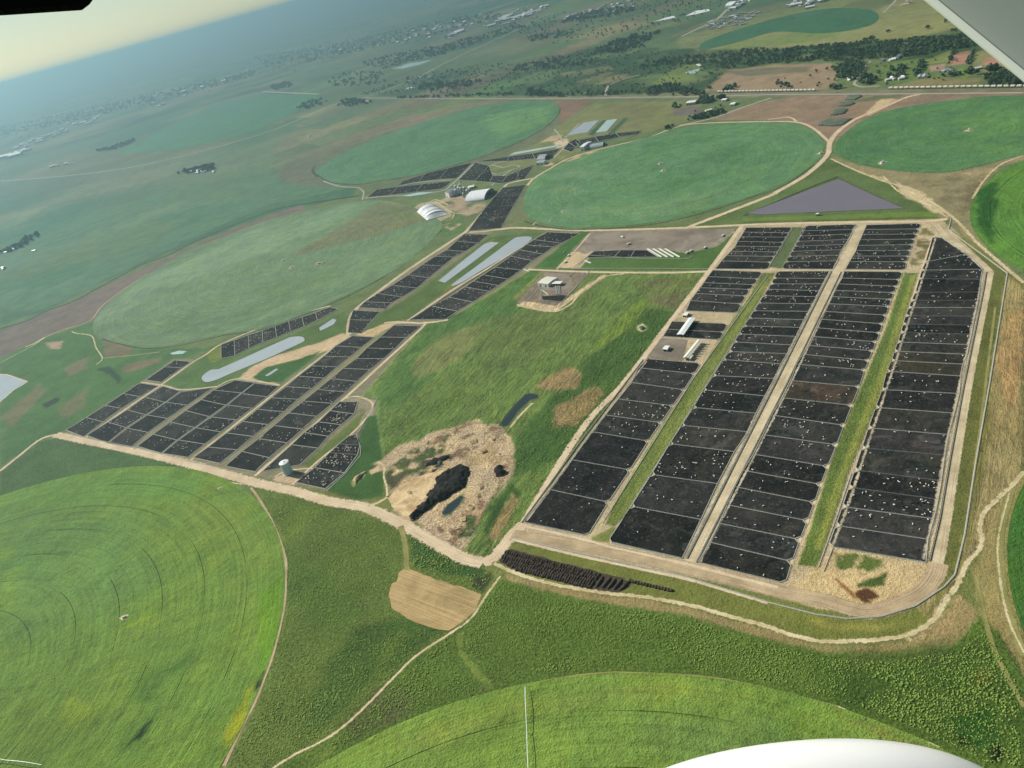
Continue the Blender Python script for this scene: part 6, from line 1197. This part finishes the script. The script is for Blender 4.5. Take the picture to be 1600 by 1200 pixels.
# ================================================================ TREES
def tree_proto(seed, mat, r_=4.2, h=9.0, nl=230, ls=1.0):
    rr_ = random.Random(seed); t = empty('tree', (0, 0, 0)); q = MB(); q.cyl((0, 0, 0), .45, h * .5, 7, .28)
    cl = []
    for k in range(6):
        a_ = 6.283 * k / 6 + rr_.uniform(-.4, .4); e = (r_ * .62 * math.cos(a_), r_ * .62 * math.sin(a_), h * rr_.uniform(.45, .75)); q.bar((0, 0, h * .32), e, .18, .18); cl.append((e, r_ * rr_.uniform(.38, .6)))
    cl.append(((0, 0, h * .8), r_ * .55)); cl.append(((rr_.uniform(-1, 1), rr_.uniform(-1, 1), h * .62), r_ * .6)); kid(t, q.build('trunk', M['bark'], t)); c = MB()
    for i in range(nl):
        ctr, cr = cl[rr_.randrange(len(cl))]; d = Vector((rr_.gauss(0, 1), rr_.gauss(0, 1), rr_.gauss(0, .8))).normalized(); p = Vector(ctr) + d * cr * rr_.uniform(.55, 1.08)
        n = (d + Vector((rr_.uniform(-.5, .5), rr_.uniform(-.5, .5), rr_.uniform(-.2, .7)))).normalized(); s_ = rr_.uniform(.45, .95) * ls; tx = n.orthogonal().normalized() * s_; ty = n.cross(tx)
        a_ = rr_.uniform(0, 6.28); m_ = Matrix.Rotation(a_, 3, n); tx = m_ @ tx; ty = m_ @ ty; c.quad(tuple(p - tx - ty * .6), tuple(p + tx - ty * .7), tuple(p + tx * .7 + ty), tuple(p - tx * .8 + ty * .8))
    kid(t, c.build('crown', mat, t)); return t
protos = [tree_proto(1, M['leafd']), tree_proto(2, M['leaf']), tree_proto(3, M['leafd'], 3.4, 11), tree_proto(4, M['leafo'], 3.8, 7), tree_proto(5, M['leafd'], 5.0, 10, 280)]
def PX(x, y):
    d = np.array([x, y, -H]); z = d @ _fw; return 800 + F_PX * (d @ _rt) / z
def where(x, y, poly):
    a = min(p[0] for p in poly); c = max(p[0] for p in poly); t = (PX(x, y) - a) / (c - a + 1e-6); k = (c - a)
    if k < 12: return ''
    w_ = ['leftmost part', 'left part', 'middle part', 'right part', 'rightmost part'] if k > 60 else ['left end', 'middle', 'right end']
    return ', ' + w_[min(len(w_) - 1, max(0, int(t * len(w_))))]
areas = [
 ([(800,98),(930,76),(1100,84),(1140,108),(1100,145),(1000,143),(885,146),(800,140)], 260, 'tree scattered over the far smallholdings', 0.9), ([(560,148),(640,120),(760,100),(800,100),(800,140),(700,146)], 200, 'tree scattered left of the smallholdings', 1.1), ([(0,170),(200,120),(400,60),(640,10),(760,0),(760,40),(560,90),(300,150),(0,230)], 500, 'tree scattered over the hazy plain', 2.0), ([(1300,100),(1400,66),(1480,60),(1520,90),(1500,130),(1380,134)], 40, 'tree scattered between the farm lane and paddocks', 0.8), ([(760,40),(1000,0),(1150,0),(1060,40),(860,70)], 220, 'tree scattered in the far suburbs', 1.4),
 ([(1130,140),(1300,102),(1310,138)], 14, 'bush on the bare brown field', 0.8), ([(1000,200),(1060,160),(1180,154),(1130,176)], 12, 'bush on the far grassland', 0.8), ([(1040,540),(1000,520),(1010,470),(1060,440)], 0, 'bush', 0.6),
 ([(1200,80),(1290,71),(1350,66),(1410,64),(1400,90),(1330,95),(1280,97),(1200,101)], 420, 'tree in the dense river wood at the upper right', 1.2),
 ([(1100,84),(1200,76),(1200,100),(1160,106),(1135,108),(1110,98)], 130, 'tree in the river wood above the bare field', 1.25),
 ([(1415,64),(1470,55),(1495,46),(1520,62),(1530,72),(1470,80),(1430,88),(1412,92)], 220, 'tree in the wood beside the wing edge', 1.25),
 ([(1294,116),(1305,102),(1325,93),(1352,100),(1347,115),(1338,126),(1308,122)], 110, 'tree in the clump left of the sandy farm lane', 1.3),
 ([(1344,122),(1358,118),(1368,126),(1362,133),(1345,132)], 36, 'tree in the dark clump right of the sandy farm lane', 1.3),
 ([(1384,122),(1392,108),(1414,106),(1416,120),(1395,131)], 26, 'tree round the white farm cottages', 1.2),
 ([(1534,135),(1540,112),(1552,104),(1600,118),(1640,136),(1560,136)], 150, 'tree in the very dark plantation under the wing', 1.6),
 ([(1425,120),(1438,98),(1445,94),(1441,108),(1430,124)], 22, 'tree in the thin row left of the paddocks', 1.2), ([(1480,103),(1488,83),(1491,83),(1484,104)], 12, 'tree in the hedge left of the red field', 1.0), ([(1508,102),(1520,79),(1523,80),(1513,104)], 14, 'tree in the hedge right of the red field', 1.0),
 ([(1003,150),(1020,138),(1050,131),(1075,138),(1100,147),(1098,150)], 70, 'tree in the row above the left end of the railway', 1.6),
 ([(820,151),(825,140),(850,143),(882,148),(880,153)], 46, 'tree in the clump at the corner of the far road', 1.6), ([(885,147),(1000,143),(1002,149),(885,151)], 30, 'tree along the far road', 1.2),
 ([(1092,163),(1094,153),(1130,151),(1176,154),(1172,159),(1130,160),(1110,162)], 60, 'tree in the clipped line by the farmhouse', 1.3), ([(1075,189),(1090,182),(1130,172),(1134,176),(1100,186)], 40, 'tree in the hedge row below the farm', 1.2),
 ([(1033,202),(1050,197),(1057,200),(1036,204)], 8, 'small tree beside the rim of the central round field', 1.0),
 ([(920,88),(935,76),(970,60),(1032,46),(1034,50),(1012,66),(1008,74),(960,84)], 130, 'tree in the long wood above the smallholdings', 1.8), ([(800,106),(860,92),(920,88),(935,100),(880,108),(800,112)], 80, 'tree in the scrubby far wood', 1.6), ([(1000,108),(1010,92),(1100,85),(1105,100),(1050,104)], 70, 'tree in the far smallholdings', 1.4),
 ([(650,143),(660,131),(700,128),(750,126),(752,132),(690,142)], 70, 'tree in the dark far copse', 1.8), ([(600,154),(720,149),(800,146),(800,150),(620,155)], 40, 'tree along the far road on the left', 1.6), ([(527,166),(535,158),(550,155),(580,158),(580,162),(550,167)], 46, 'tree in the isolated dark copse on the plain', 1.8), ([(464,170),(485,158),(508,156),(512,163),(480,171)], 34, 'tree in the copse beside the highway', 1.8),
 ([(510,126),(540,114),(600,112),(605,128),(560,136),(520,136)], 70, 'tree in the far woodland', 1.8), ([(0,396),(25,384),(40,372),(60,364),(62,370),(40,384),(15,394)], 40, 'tree at the farmstead on the left edge', 1.6), ([(278,272),(300,262),(338,258),(335,266),(300,272)], 46, 'tree in the small copse on the left plain', 1.8),
 ([(150,236),(170,232),(210,218),(212,222),(180,234),(155,238)], 50, 'tree on the hazy left plain', 2.2), ([(560,100),(620,84),(680,74),(760,54),(820,34),(820,44),(700,84),(600,108)], 240, 'tree among the far suburbs', 2.0), ([(870,38),(900,24),(960,12),(1000,14),(970,24),(900,34)], 130, 'tree among the far roofs', 2.0), ([(820,60),(860,52),(900,50),(880,58),(830,66)], 40, 'tree left of the distant fields', 1.8),
 ([(420,136),(450,128),(460,136),(430,142)], 40, 'tree in the far dark wood on the left', 2.2), ([(0,200),(160,165),(300,135),(400,110),(400,120),(280,150),(140,185),(0,215)], 330, 'hazy tree in the farthest woodland', 3.0), ([(400,90),(520,70),(640,44),(760,20),(800,24),(660,60),(520,90),(420,110)], 330, 'hazy tree in the farthest woodland', 2.6),
 ([(1130,145),(1140,135),(1150,134),(1150,140)], 10, 'tree above the left train', 1.4), ([(1218,140),(1222,128),(1238,134),(1236,140)], 8, 'tree pair behind the left train', 1.4), ([(1296,140),(1300,136),(1314,135),(1314,140)], 6, 'tree at the right end of the left train', 1.4), ([(1105,140),(1110,132),(1112,140)], 4, 'lone tree by the bare field', 1.2), ([(1050,170),(1056,163),(1058,170)], 4, 'lone tree on the grassland', 1.4),
 ([(1350,62),(1366,60),(1366,66),(1350,66)], 6, 'tree on the wood edge', 1.4), ([(1384,50),(1390,50),(1390,53)], 2, 'lone dark hillside tree', 1.4), ([(1445,45),(1450,43),(1452,46)], 2, 'lone tree beside the slope', 1.2), ([(1474,36),(1478,34),(1478,38)], 2, 'lone tree near the wing edge', 1.2),
 ([(1370,115),(1372,113),(1374,116)], 2, 'lone shrub in the paddock', 1.0), ([(1500,116),(1518,108),(1530,112),(1528,117)], 12, 'conifer row by the lane', 1.2), ([(1468,120),(1500,114),(1500,119),(1470,123)], 14, 'tree near the paddock buildings', 1.0),
]
TR = []
for ai, (poly, n, lab, s_) in enumerate(areas):
    P_ = GP(poly); A = np.array(P_); lo = A.min(0); hi = A.max(0); k = 0; tr_ = 0
    if n >= 40: n = int(n * 1.9); s_ *= .78
    while k < n and tr_ < n * 60:
        tr_ += 1; p = rng.uniform(lo, hi)
        if n > 90 and fbm(np.array([p[0] / 60]), np.array([p[1] / 60]), ai)[0] < .40: continue
        if inpoly(p, P_) > 0: f_ = float(rng.uniform(.7, 1.35)); kd_ = int(rng.integers(5)); TR.append((float(p[0]), float(p[1]), float(rng.uniform(0, 6.28)), f_ * s_, kd_, ('small ' if f_ < .9 else 'big ' if f_ > 1.15 else '') + ['round ', 'leafy ', 'tall ', 'olive ', 'broad '][kd_] + lab + where(p[0], p[1], poly))); k += 1
TR.sort(key=lambda c: math.hypot(c[0], c[1]))
used = [False] * 5
for (x, y, a_, s_, kd, lab) in TR[:295]:
    o = protos[kd] if not used[kd] else copy_tree(protos[kd]); used[kd] = True; o.location = (x, y, 0); o.rotation_euler = (0, 0, a_); o.scale = (s_,) * 3
    tag(o, lab, 'tree', lab.replace('tree', 'trees', 1))
fprotos = [tree_proto(11 + i, M['leafd'], 4.3, 9, 46, 2.1) for i in range(4)]
pm = []
for p in fprotos:
    ch = KIDS[[k for k in KIDS if bpy.data.objects.get(k) is p][0]]; q = MB()
    for mi_, c in enumerate(ch):
        b0 = len(q.v); q.v += [tuple(v.co) for v in c.data.vertices]; q.f += [tuple(b0 + i for i in f.vertices) for f in c.data.polygons]; q.mi += [mi_ and 1] * len(c.data.polygons)
    me = bpy.data.meshes.new('t'); me.from_pydata(q.v, [], q.f); me.materials.append(M['bark']); me.materials.append(M['leafd']); me.polygons.foreach_set('material_index', q.mi); pm.append(me)
for p in fprotos:
    for c in list(p.children) or [x for x in bpy.data.objects if x.parent is p]: bpy.data.objects.remove(c)
    bpy.data.objects.remove(p)
o = merged('woodland', [(c[0], c[1], c[2], c[3], c[4] % 4, None) for c in TR[295:]], pm, [M['bark'], M['wood']]); tag(o, 'far dark woods and tree lines between the fields and the town', 'woodland', kind='stuff')
# ================================================================ FAR HOUSES
def house_mesh(L, D, h, roofm, wallm):
    w_, r_ = gable(L, D, h, D * .22, .4, .2); q = MB(); q.v = w_.v + r_.v; b0 = len(w_.v); q.f = w_.f + [tuple(b0 + i for i in f) for f in r_.f]; q.mi = [0] * len(w_.f) + [1] * len(r_.f)
    ob = q.build('house', [M[wallm], M[roofm]]); md = ob.data; bpy.data.objects.remove(ob); return md
HS = [house_mesh(14, 9, 4, 'white', 'wall'), house_mesh(20, 10, 4, 'roofg', 'wall'), house_mesh(11, 8, 3.5, 'roofd', 'cream'), house_mesh(44, 20, 8, 'white', 'roofg')]
hc = [([(1095,46),(1110,34),(1150,22),(1190,18),(1180,24),(1165,38),(1120,46)], 70, (0,1,2,1), 1.2, 'grey roof in the dense settlement left of the far round field'), ([(1130,18),(1150,2),(1180,0),(1160,12)], 12, (3,0), 1.3, 'large white roof at the top of the straight far road'), ([(1225,12),(1245,0),(1290,0),(1265,14)], 22, (1,0,3), 1.2, 'far roof near the top of the view'),
      ([(800,27),(860,8),(864,12),(808,32)], 22, (3,0), 2.2, 'white roof in the bright far industrial strip'), ([(764,38),(800,24),(800,28),(768,42)], 10, (3,), 2.2, 'white warehouse in the far suburbs'), ([(698,60),(722,47),(726,48),(705,62)], 9, (3,0), 2.4, 'bright shed left of the far highway'), ([(730,46),(800,18),(850,2),(800,40)], 26, (0,1), 2.2, 'pale roof in the far suburbs'), ([(560,70),(680,40),(760,20),(740,40),(640,70)], 34, (0,1), 3.0, 'hazy roof in the farthest suburbs'), ([(480,85),(560,60),(600,70),(520,90)], 16, (0,), 3.0, 'hazy distant house on the plain'),
      ([(870,34),(920,12),(1000,0),(990,16),(900,30)], 40, (0,1,2), 2.0, 'far roof among trees at the top'), ([(0,250),(40,232),(50,238),(0,252)], 14, (0,3), 3.0, 'white roof in the hazy town at the left edge'), ([(15,236),(60,215),(105,200),(108,206),(50,228)], 24, (0,1), 3.5, 'hazy white roof of the left town'), ([(100,195),(150,180),(160,188),(120,200)], 10, (0,1), 4.0, 'hazy roof behind the left town'), ([(200,175),(400,105),(400,115),(230,175)], 12, (0,), 4.0, 'hazy building on the far left plain'), ([(75,262),(120,252),(118,256),(78,263)], 8, (0,), 2.5, 'small white house below the left town'),
      ([(275,272),(335,262),(335,270),(280,276)], 10, (0,), 1.8, 'white house in the left copse'), ([(0,398),(15,392),(22,384),(45,383),(40,388),(12,398)], 9, (0,1), 1.4, 'white farmhouse at the left edge farmstead'), ([(45,395),(55,391),(56,393)], 1, (3,), .7, 'long white shed right of the left farmstead'), ([(0,424),(8,418),(10,421)], 2, (0,), 1.3, 'white house lower at the left edge'),
      ([(1318,125),(1330,119),(1335,122),(1325,127)], 6, (0,1), 1.0, 'white cottage in the farm trees'), ([(1376,96),(1395,91),(1415,88),(1415,91),(1380,99)], 7, (0,1), 1.2, 'white house along the wood edge lane'), ([(1385,124),(1412,119),(1412,124),(1390,128)], 6, (0,), 1.2, 'white cottage above the railway'), ([(1435,122),(1450,118),(1450,122)], 3, (2,1), 1.3, 'grey-roofed farm building above the right train'), ([(1468,110),(1487,104),(1489,110),(1470,114)], 8, (0,1), .8, 'white shed at the paddocks'), ([(1562,125),(1568,123),(1569,130),(1563,132)], 2, (0,), 1.3, 'white roof inside the dark plantation'), ([(1505,110),(1536,108),(1536,109.5),(1505,111.5)], 2, (3,), .6, 'long grey shed near the conifers'),
      ([(1086,104),(1098,101),(1096,105)], 2, (0,), 1.2, 'white house by the turquoise pool'), ([(655,122),(672,119),(672,122)], 3, (0,), 1.6, 'white house in the far smallholdings'), ([(568,160),(576,157),(578,161)], 2, (0,), 1.8, 'white house beside the dark copse on the plain'), ([(630,141),(650,136),(652,140)], 4, (0,), 1.6, 'white farm roof left of the far copse'), ([(735,148),(750,146),(750,149)], 2, (0,), 1.6, 'white house at the far road')]
import re
def plur(t_): return re.sub(r'\bhouse\b', 'houses', re.sub(r'\broof\b', 'roofs', t_))
HL = []
for poly, n, kinds, s_, lab in hc:
    if n >= 20: n = int(n * 1.5)
    P_ = GP(poly); A = np.array(P_); lo = A.min(0); hi = A.max(0); k = 0; tr_ = 0; ori = rng.uniform(0, 3.14)
    while k < n and tr_ < 4000:
        tr_ += 1; p = rng.uniform(lo, hi)
        if inpoly(p, P_) > 0:
            sc = float(s_ * rng.uniform(.55, 1.1)); k += 1
            l2 = ('small ' if sc < s_ * .85 else 'large ' if sc > s_ * 1.05 else '') + lab + where(float(p[0]), float(p[1]), poly); HL.append((float(p[0]), float(p[1]), float(ori + rng.choice([0, 1.5708]) + rng.uniform(-.15, .15)), sc, int(kinds[int(rng.integers(len(kinds)))]), l2, n))
HL.sort(key=lambda c: math.hypot(c[0], c[1]))
for x, y, a_, sc, kd, l2, n in HL[:295]:
    o = bpy.data.objects.new('house', HS[kd]); COL.objects.link(o); o.location = (x, y, 0); o.rotation_euler = (0, 0, a_); o.scale = (sc,) * 3; tag(o, l2, 'house', plur(l2) if n > 1 else None)
hm_ = [M['wall'], M['white'], M['roofg'], M['roofd'], M['cream']]; hi_ = {m_.name: i for i, m_ in enumerate(hm_)}; HS2 = []
for me in HS:
    c_ = me.copy(); nm_ = [m_.name for m_ in me.materials]; ix = [hi_[nm_[p.material_index]] for p in me.polygons]; c_.materials.clear()
    for m_ in hm_: c_.materials.append(m_)
    c_.polygons.foreach_set('material_index', ix); HS2.append(c_)
o = merged('far_town', [(c[0], c[1], c[2], c[3], c[4], None) for c in HL[295:]], HS2, hm_); tag(o, 'hazy distant towns of small pale roofs spread across the far plain', 'town', kind='stuff')
patch('plastic_sheeting', [(1022,34.5),(1040,28),(1052,25),(1056,28),(1040,31)], M['tarp'], 1.5, 'left of two bright white field covers near the far settlement', 'field cover', kind='structure', thick=1.4)
patch('plastic_sheeting', [(1070,25.5),(1088,17),(1107,14.5),(1110,17),(1090,22)], M['tarp'], 1.5, 'right of two bright white field covers near the far settlement', 'field cover', kind='structure', thick=1.4)
# ================================================================ AIRCRAFT
def RAY(px, py, t):
    d = F_PX * _fw + (px - 800.0) * _rt + (600.0 - py) * _up; d = d / F_PX; return Vector((d[0] * t, d[1] * t, H + d[2] * t))
ac = empty('light_aircraft', (0, 0, H - 1.5), label='white light aircraft seen in part: wing, wheel fairing and dark window frame', cat='aircraft')
ac0 = Vector((0, 0, H - 1.5)); Rt, Up, Fw = Vector(_rt), Vector(_up), Vector(_fw)
e0 = RAY(1445, 0, 3.35); e1 = RAY(1600, 127, 3.25); d = (e1 - e0).normalized(); A_ = e0 - d * 3.2; B_ = e1 + d * 1.6
chord = (Rt * .63 + Up * .77 - Fw * .55); chord = (chord - d * chord.dot(d)).normalized(); nrm = d.cross(chord).normalized()
q = MB(); prof = []
Cc, Th = 1.5, 0.17
for i in range(25):
    s_ = i / 24; x = Cc * s_ ** 1.6; y = Th * 5 * (.2969 * math.sqrt(s_ ** 1.6) - .126 * s_ ** 1.6 - .3516 * s_ ** 3.2 + .2843 * s_ ** 4.8 - .1015 * s_ ** 6.4); prof.append((x, y))
ring = [(x, y) for x, y in prof[::-1]] + [(x, -y) for x, y in prof[1:-1]]; n = len(ring); seg = 12
for j in range(seg + 1):
    o_ = A_.lerp(B_, j / seg) - ac0
    for x, y in ring: q.v.append(tuple(o_ + chord * x + nrm * y))
for j in range(seg):
    for i in range(n): q.f.append((j * n + i, j * n + (i + 1) % n, (j + 1) * n + (i + 1) % n, (j + 1) * n + i)); q.mi.append(0)
q.f.append(tuple(range(n))); q.f.append(tuple(range(seg * n, seg * n + n))[::-1]); q.mi += [0, 0]
o = q.build('wing', M['wing'], ac, smooth=True)
q = MB(); lr = [i for i in range(n) if ring[i][0] < 0.035]; lr = sorted(lr, key=lambda i: ring[i][1])
for j in range(seg + 1):
    o_ = A_.lerp(B_, j / seg) - ac0
    for i in lr: q.v.append(tuple(o_ + chord * (ring[i][0] - .003) + nrm * ring[i][1] * 1.06))
kk = len(lr)
for j in range(seg):
    for i in range(kk - 1): q.f.append((j * kk + i, j * kk + i + 1, (j + 1) * kk + i + 1, (j + 1) * kk + i)); q.mi.append(0)
q.build('leading_edge_highlight', M['gelcoat'], ac, smooth=True)  # white strip stands in for the highlight along the wing's front edge
# wheel fairing: streamlined teardrop
D_ = 2.6; c0 = RAY(1272, 1285, D_); k_ = D_ / F_PX; q = MB(); nu, nv = 48, 24
ax1 = (Rt * .99 - Up * .02 + Fw * .1).normalized(); ax3 = (Up * .9 - Fw * .44); ax3 = (ax3 - ax1 * ax3.dot(ax1)).normalized(); ax2 = ax3.cross(ax1).normalized()
for i in range(nu + 1):
    s_ = i / nu; xx = math.cos(math.pi * s_); rr_ = math.sin(math.pi * s_) ** .95 * (1 + .12 * xx)
    for j in range(nv): a_ = 6.28318 * j / nv; q.v.append(tuple(c0 - ac0 + ax1 * (xx * 345 * k_) + ax3 * (math.sin(a_) * rr_ * 118 * k_) + ax2 * (math.cos(a_) * rr_ * 118 * k_)))
for i in range(nu):
    for j in range(nv): q.f.append((i * nv + j, i * nv + (j + 1) % nv, (i + 1) * nv + (j + 1) % nv, (i + 1) * nv + j)); q.mi.append(0)
q.build('wheel_fairing', M['gelcoat'], ac, smooth=True)
# dark window frame edge with screw heads
t_ = .8; k_ = t_ / F_PX; q = MB(); fr = [(-60,18.5),(0,15),(118,7.2),(130,-2),(150,-30),(-60,-30)]
fv = [RAY(x, y, t_) - ac0 for x, y in fr]; bv = [v_ + Fw * .012 for v_ in fv]; q.quad(*[tuple(v_) for v_ in fv]); q.quad(*[tuple(v_) for v_ in bv[::-1]])
for i in range(6): q.quad(tuple(fv[i]), tuple(bv[i]), tuple(bv[(i + 1) % 6]), tuple(fv[(i + 1) % 6]))
fo = q.build('window_frame', M['ink'], ac)
for px, py in ((3,15),(33,13),(60,11.3),(85,9.6),(108,8)):
    q = MB(); c_ = RAY(px, py, t_) - ac0; q.v = [tuple(c_ + Rt * (1.6 * k_ * math.cos(a_)) + Up * (1.6 * k_ * math.sin(a_)) + Fw * z_) for z_ in (-.002, .008) for a_ in [6.283 * i / 8 for i in range(8)]]
    for i in range(8): q.f.append((i, (i + 1) % 8, 8 + (i + 1) % 8, 8 + i)); q.mi.append(0)
    q.f += [tuple(range(8)), tuple(range(15, 7, -1))]; q.mi += [0, 0]; so = q.build('screw', M['ink'], fo); 
# ================================================================ HAZE
q = MB(); q.box((0, 0, (H + 35 - 1.0) / 2), (330000, 330000, H + 36.0))
hm = bpy.data.materials.new('haze_air'); hm.use_nodes = True; nt = hm.node_tree; nt.nodes.clear(); out = nt.nodes.new('ShaderNodeOutputMaterial'); pv = nt.nodes.new('ShaderNodeVolumePrincipled')
pv.inputs['Density'].default_value = HAZE_DENSITY; pv.inputs['Color'].default_value = HAZE_COL + (1,); pv.inputs['Anisotropy'].default_value = HAZE_ANI; nt.links.new(pv.outputs[0], out.inputs['Volume'])
ho = q.build('haze', hm); tag(ho, 'thin blue air haze over the whole plain', 'haze', kind='stuff')
for o in bpy.data.objects:
    for k in ('label', 'group'):
        if k in o and o[k] is None: del o[k]

for o in bpy.data.objects:
    if o.parent is None and 'label' in o and not 4 <= len(o['label'].split()) <= 16: print('LABEL', o.name, o['label'])
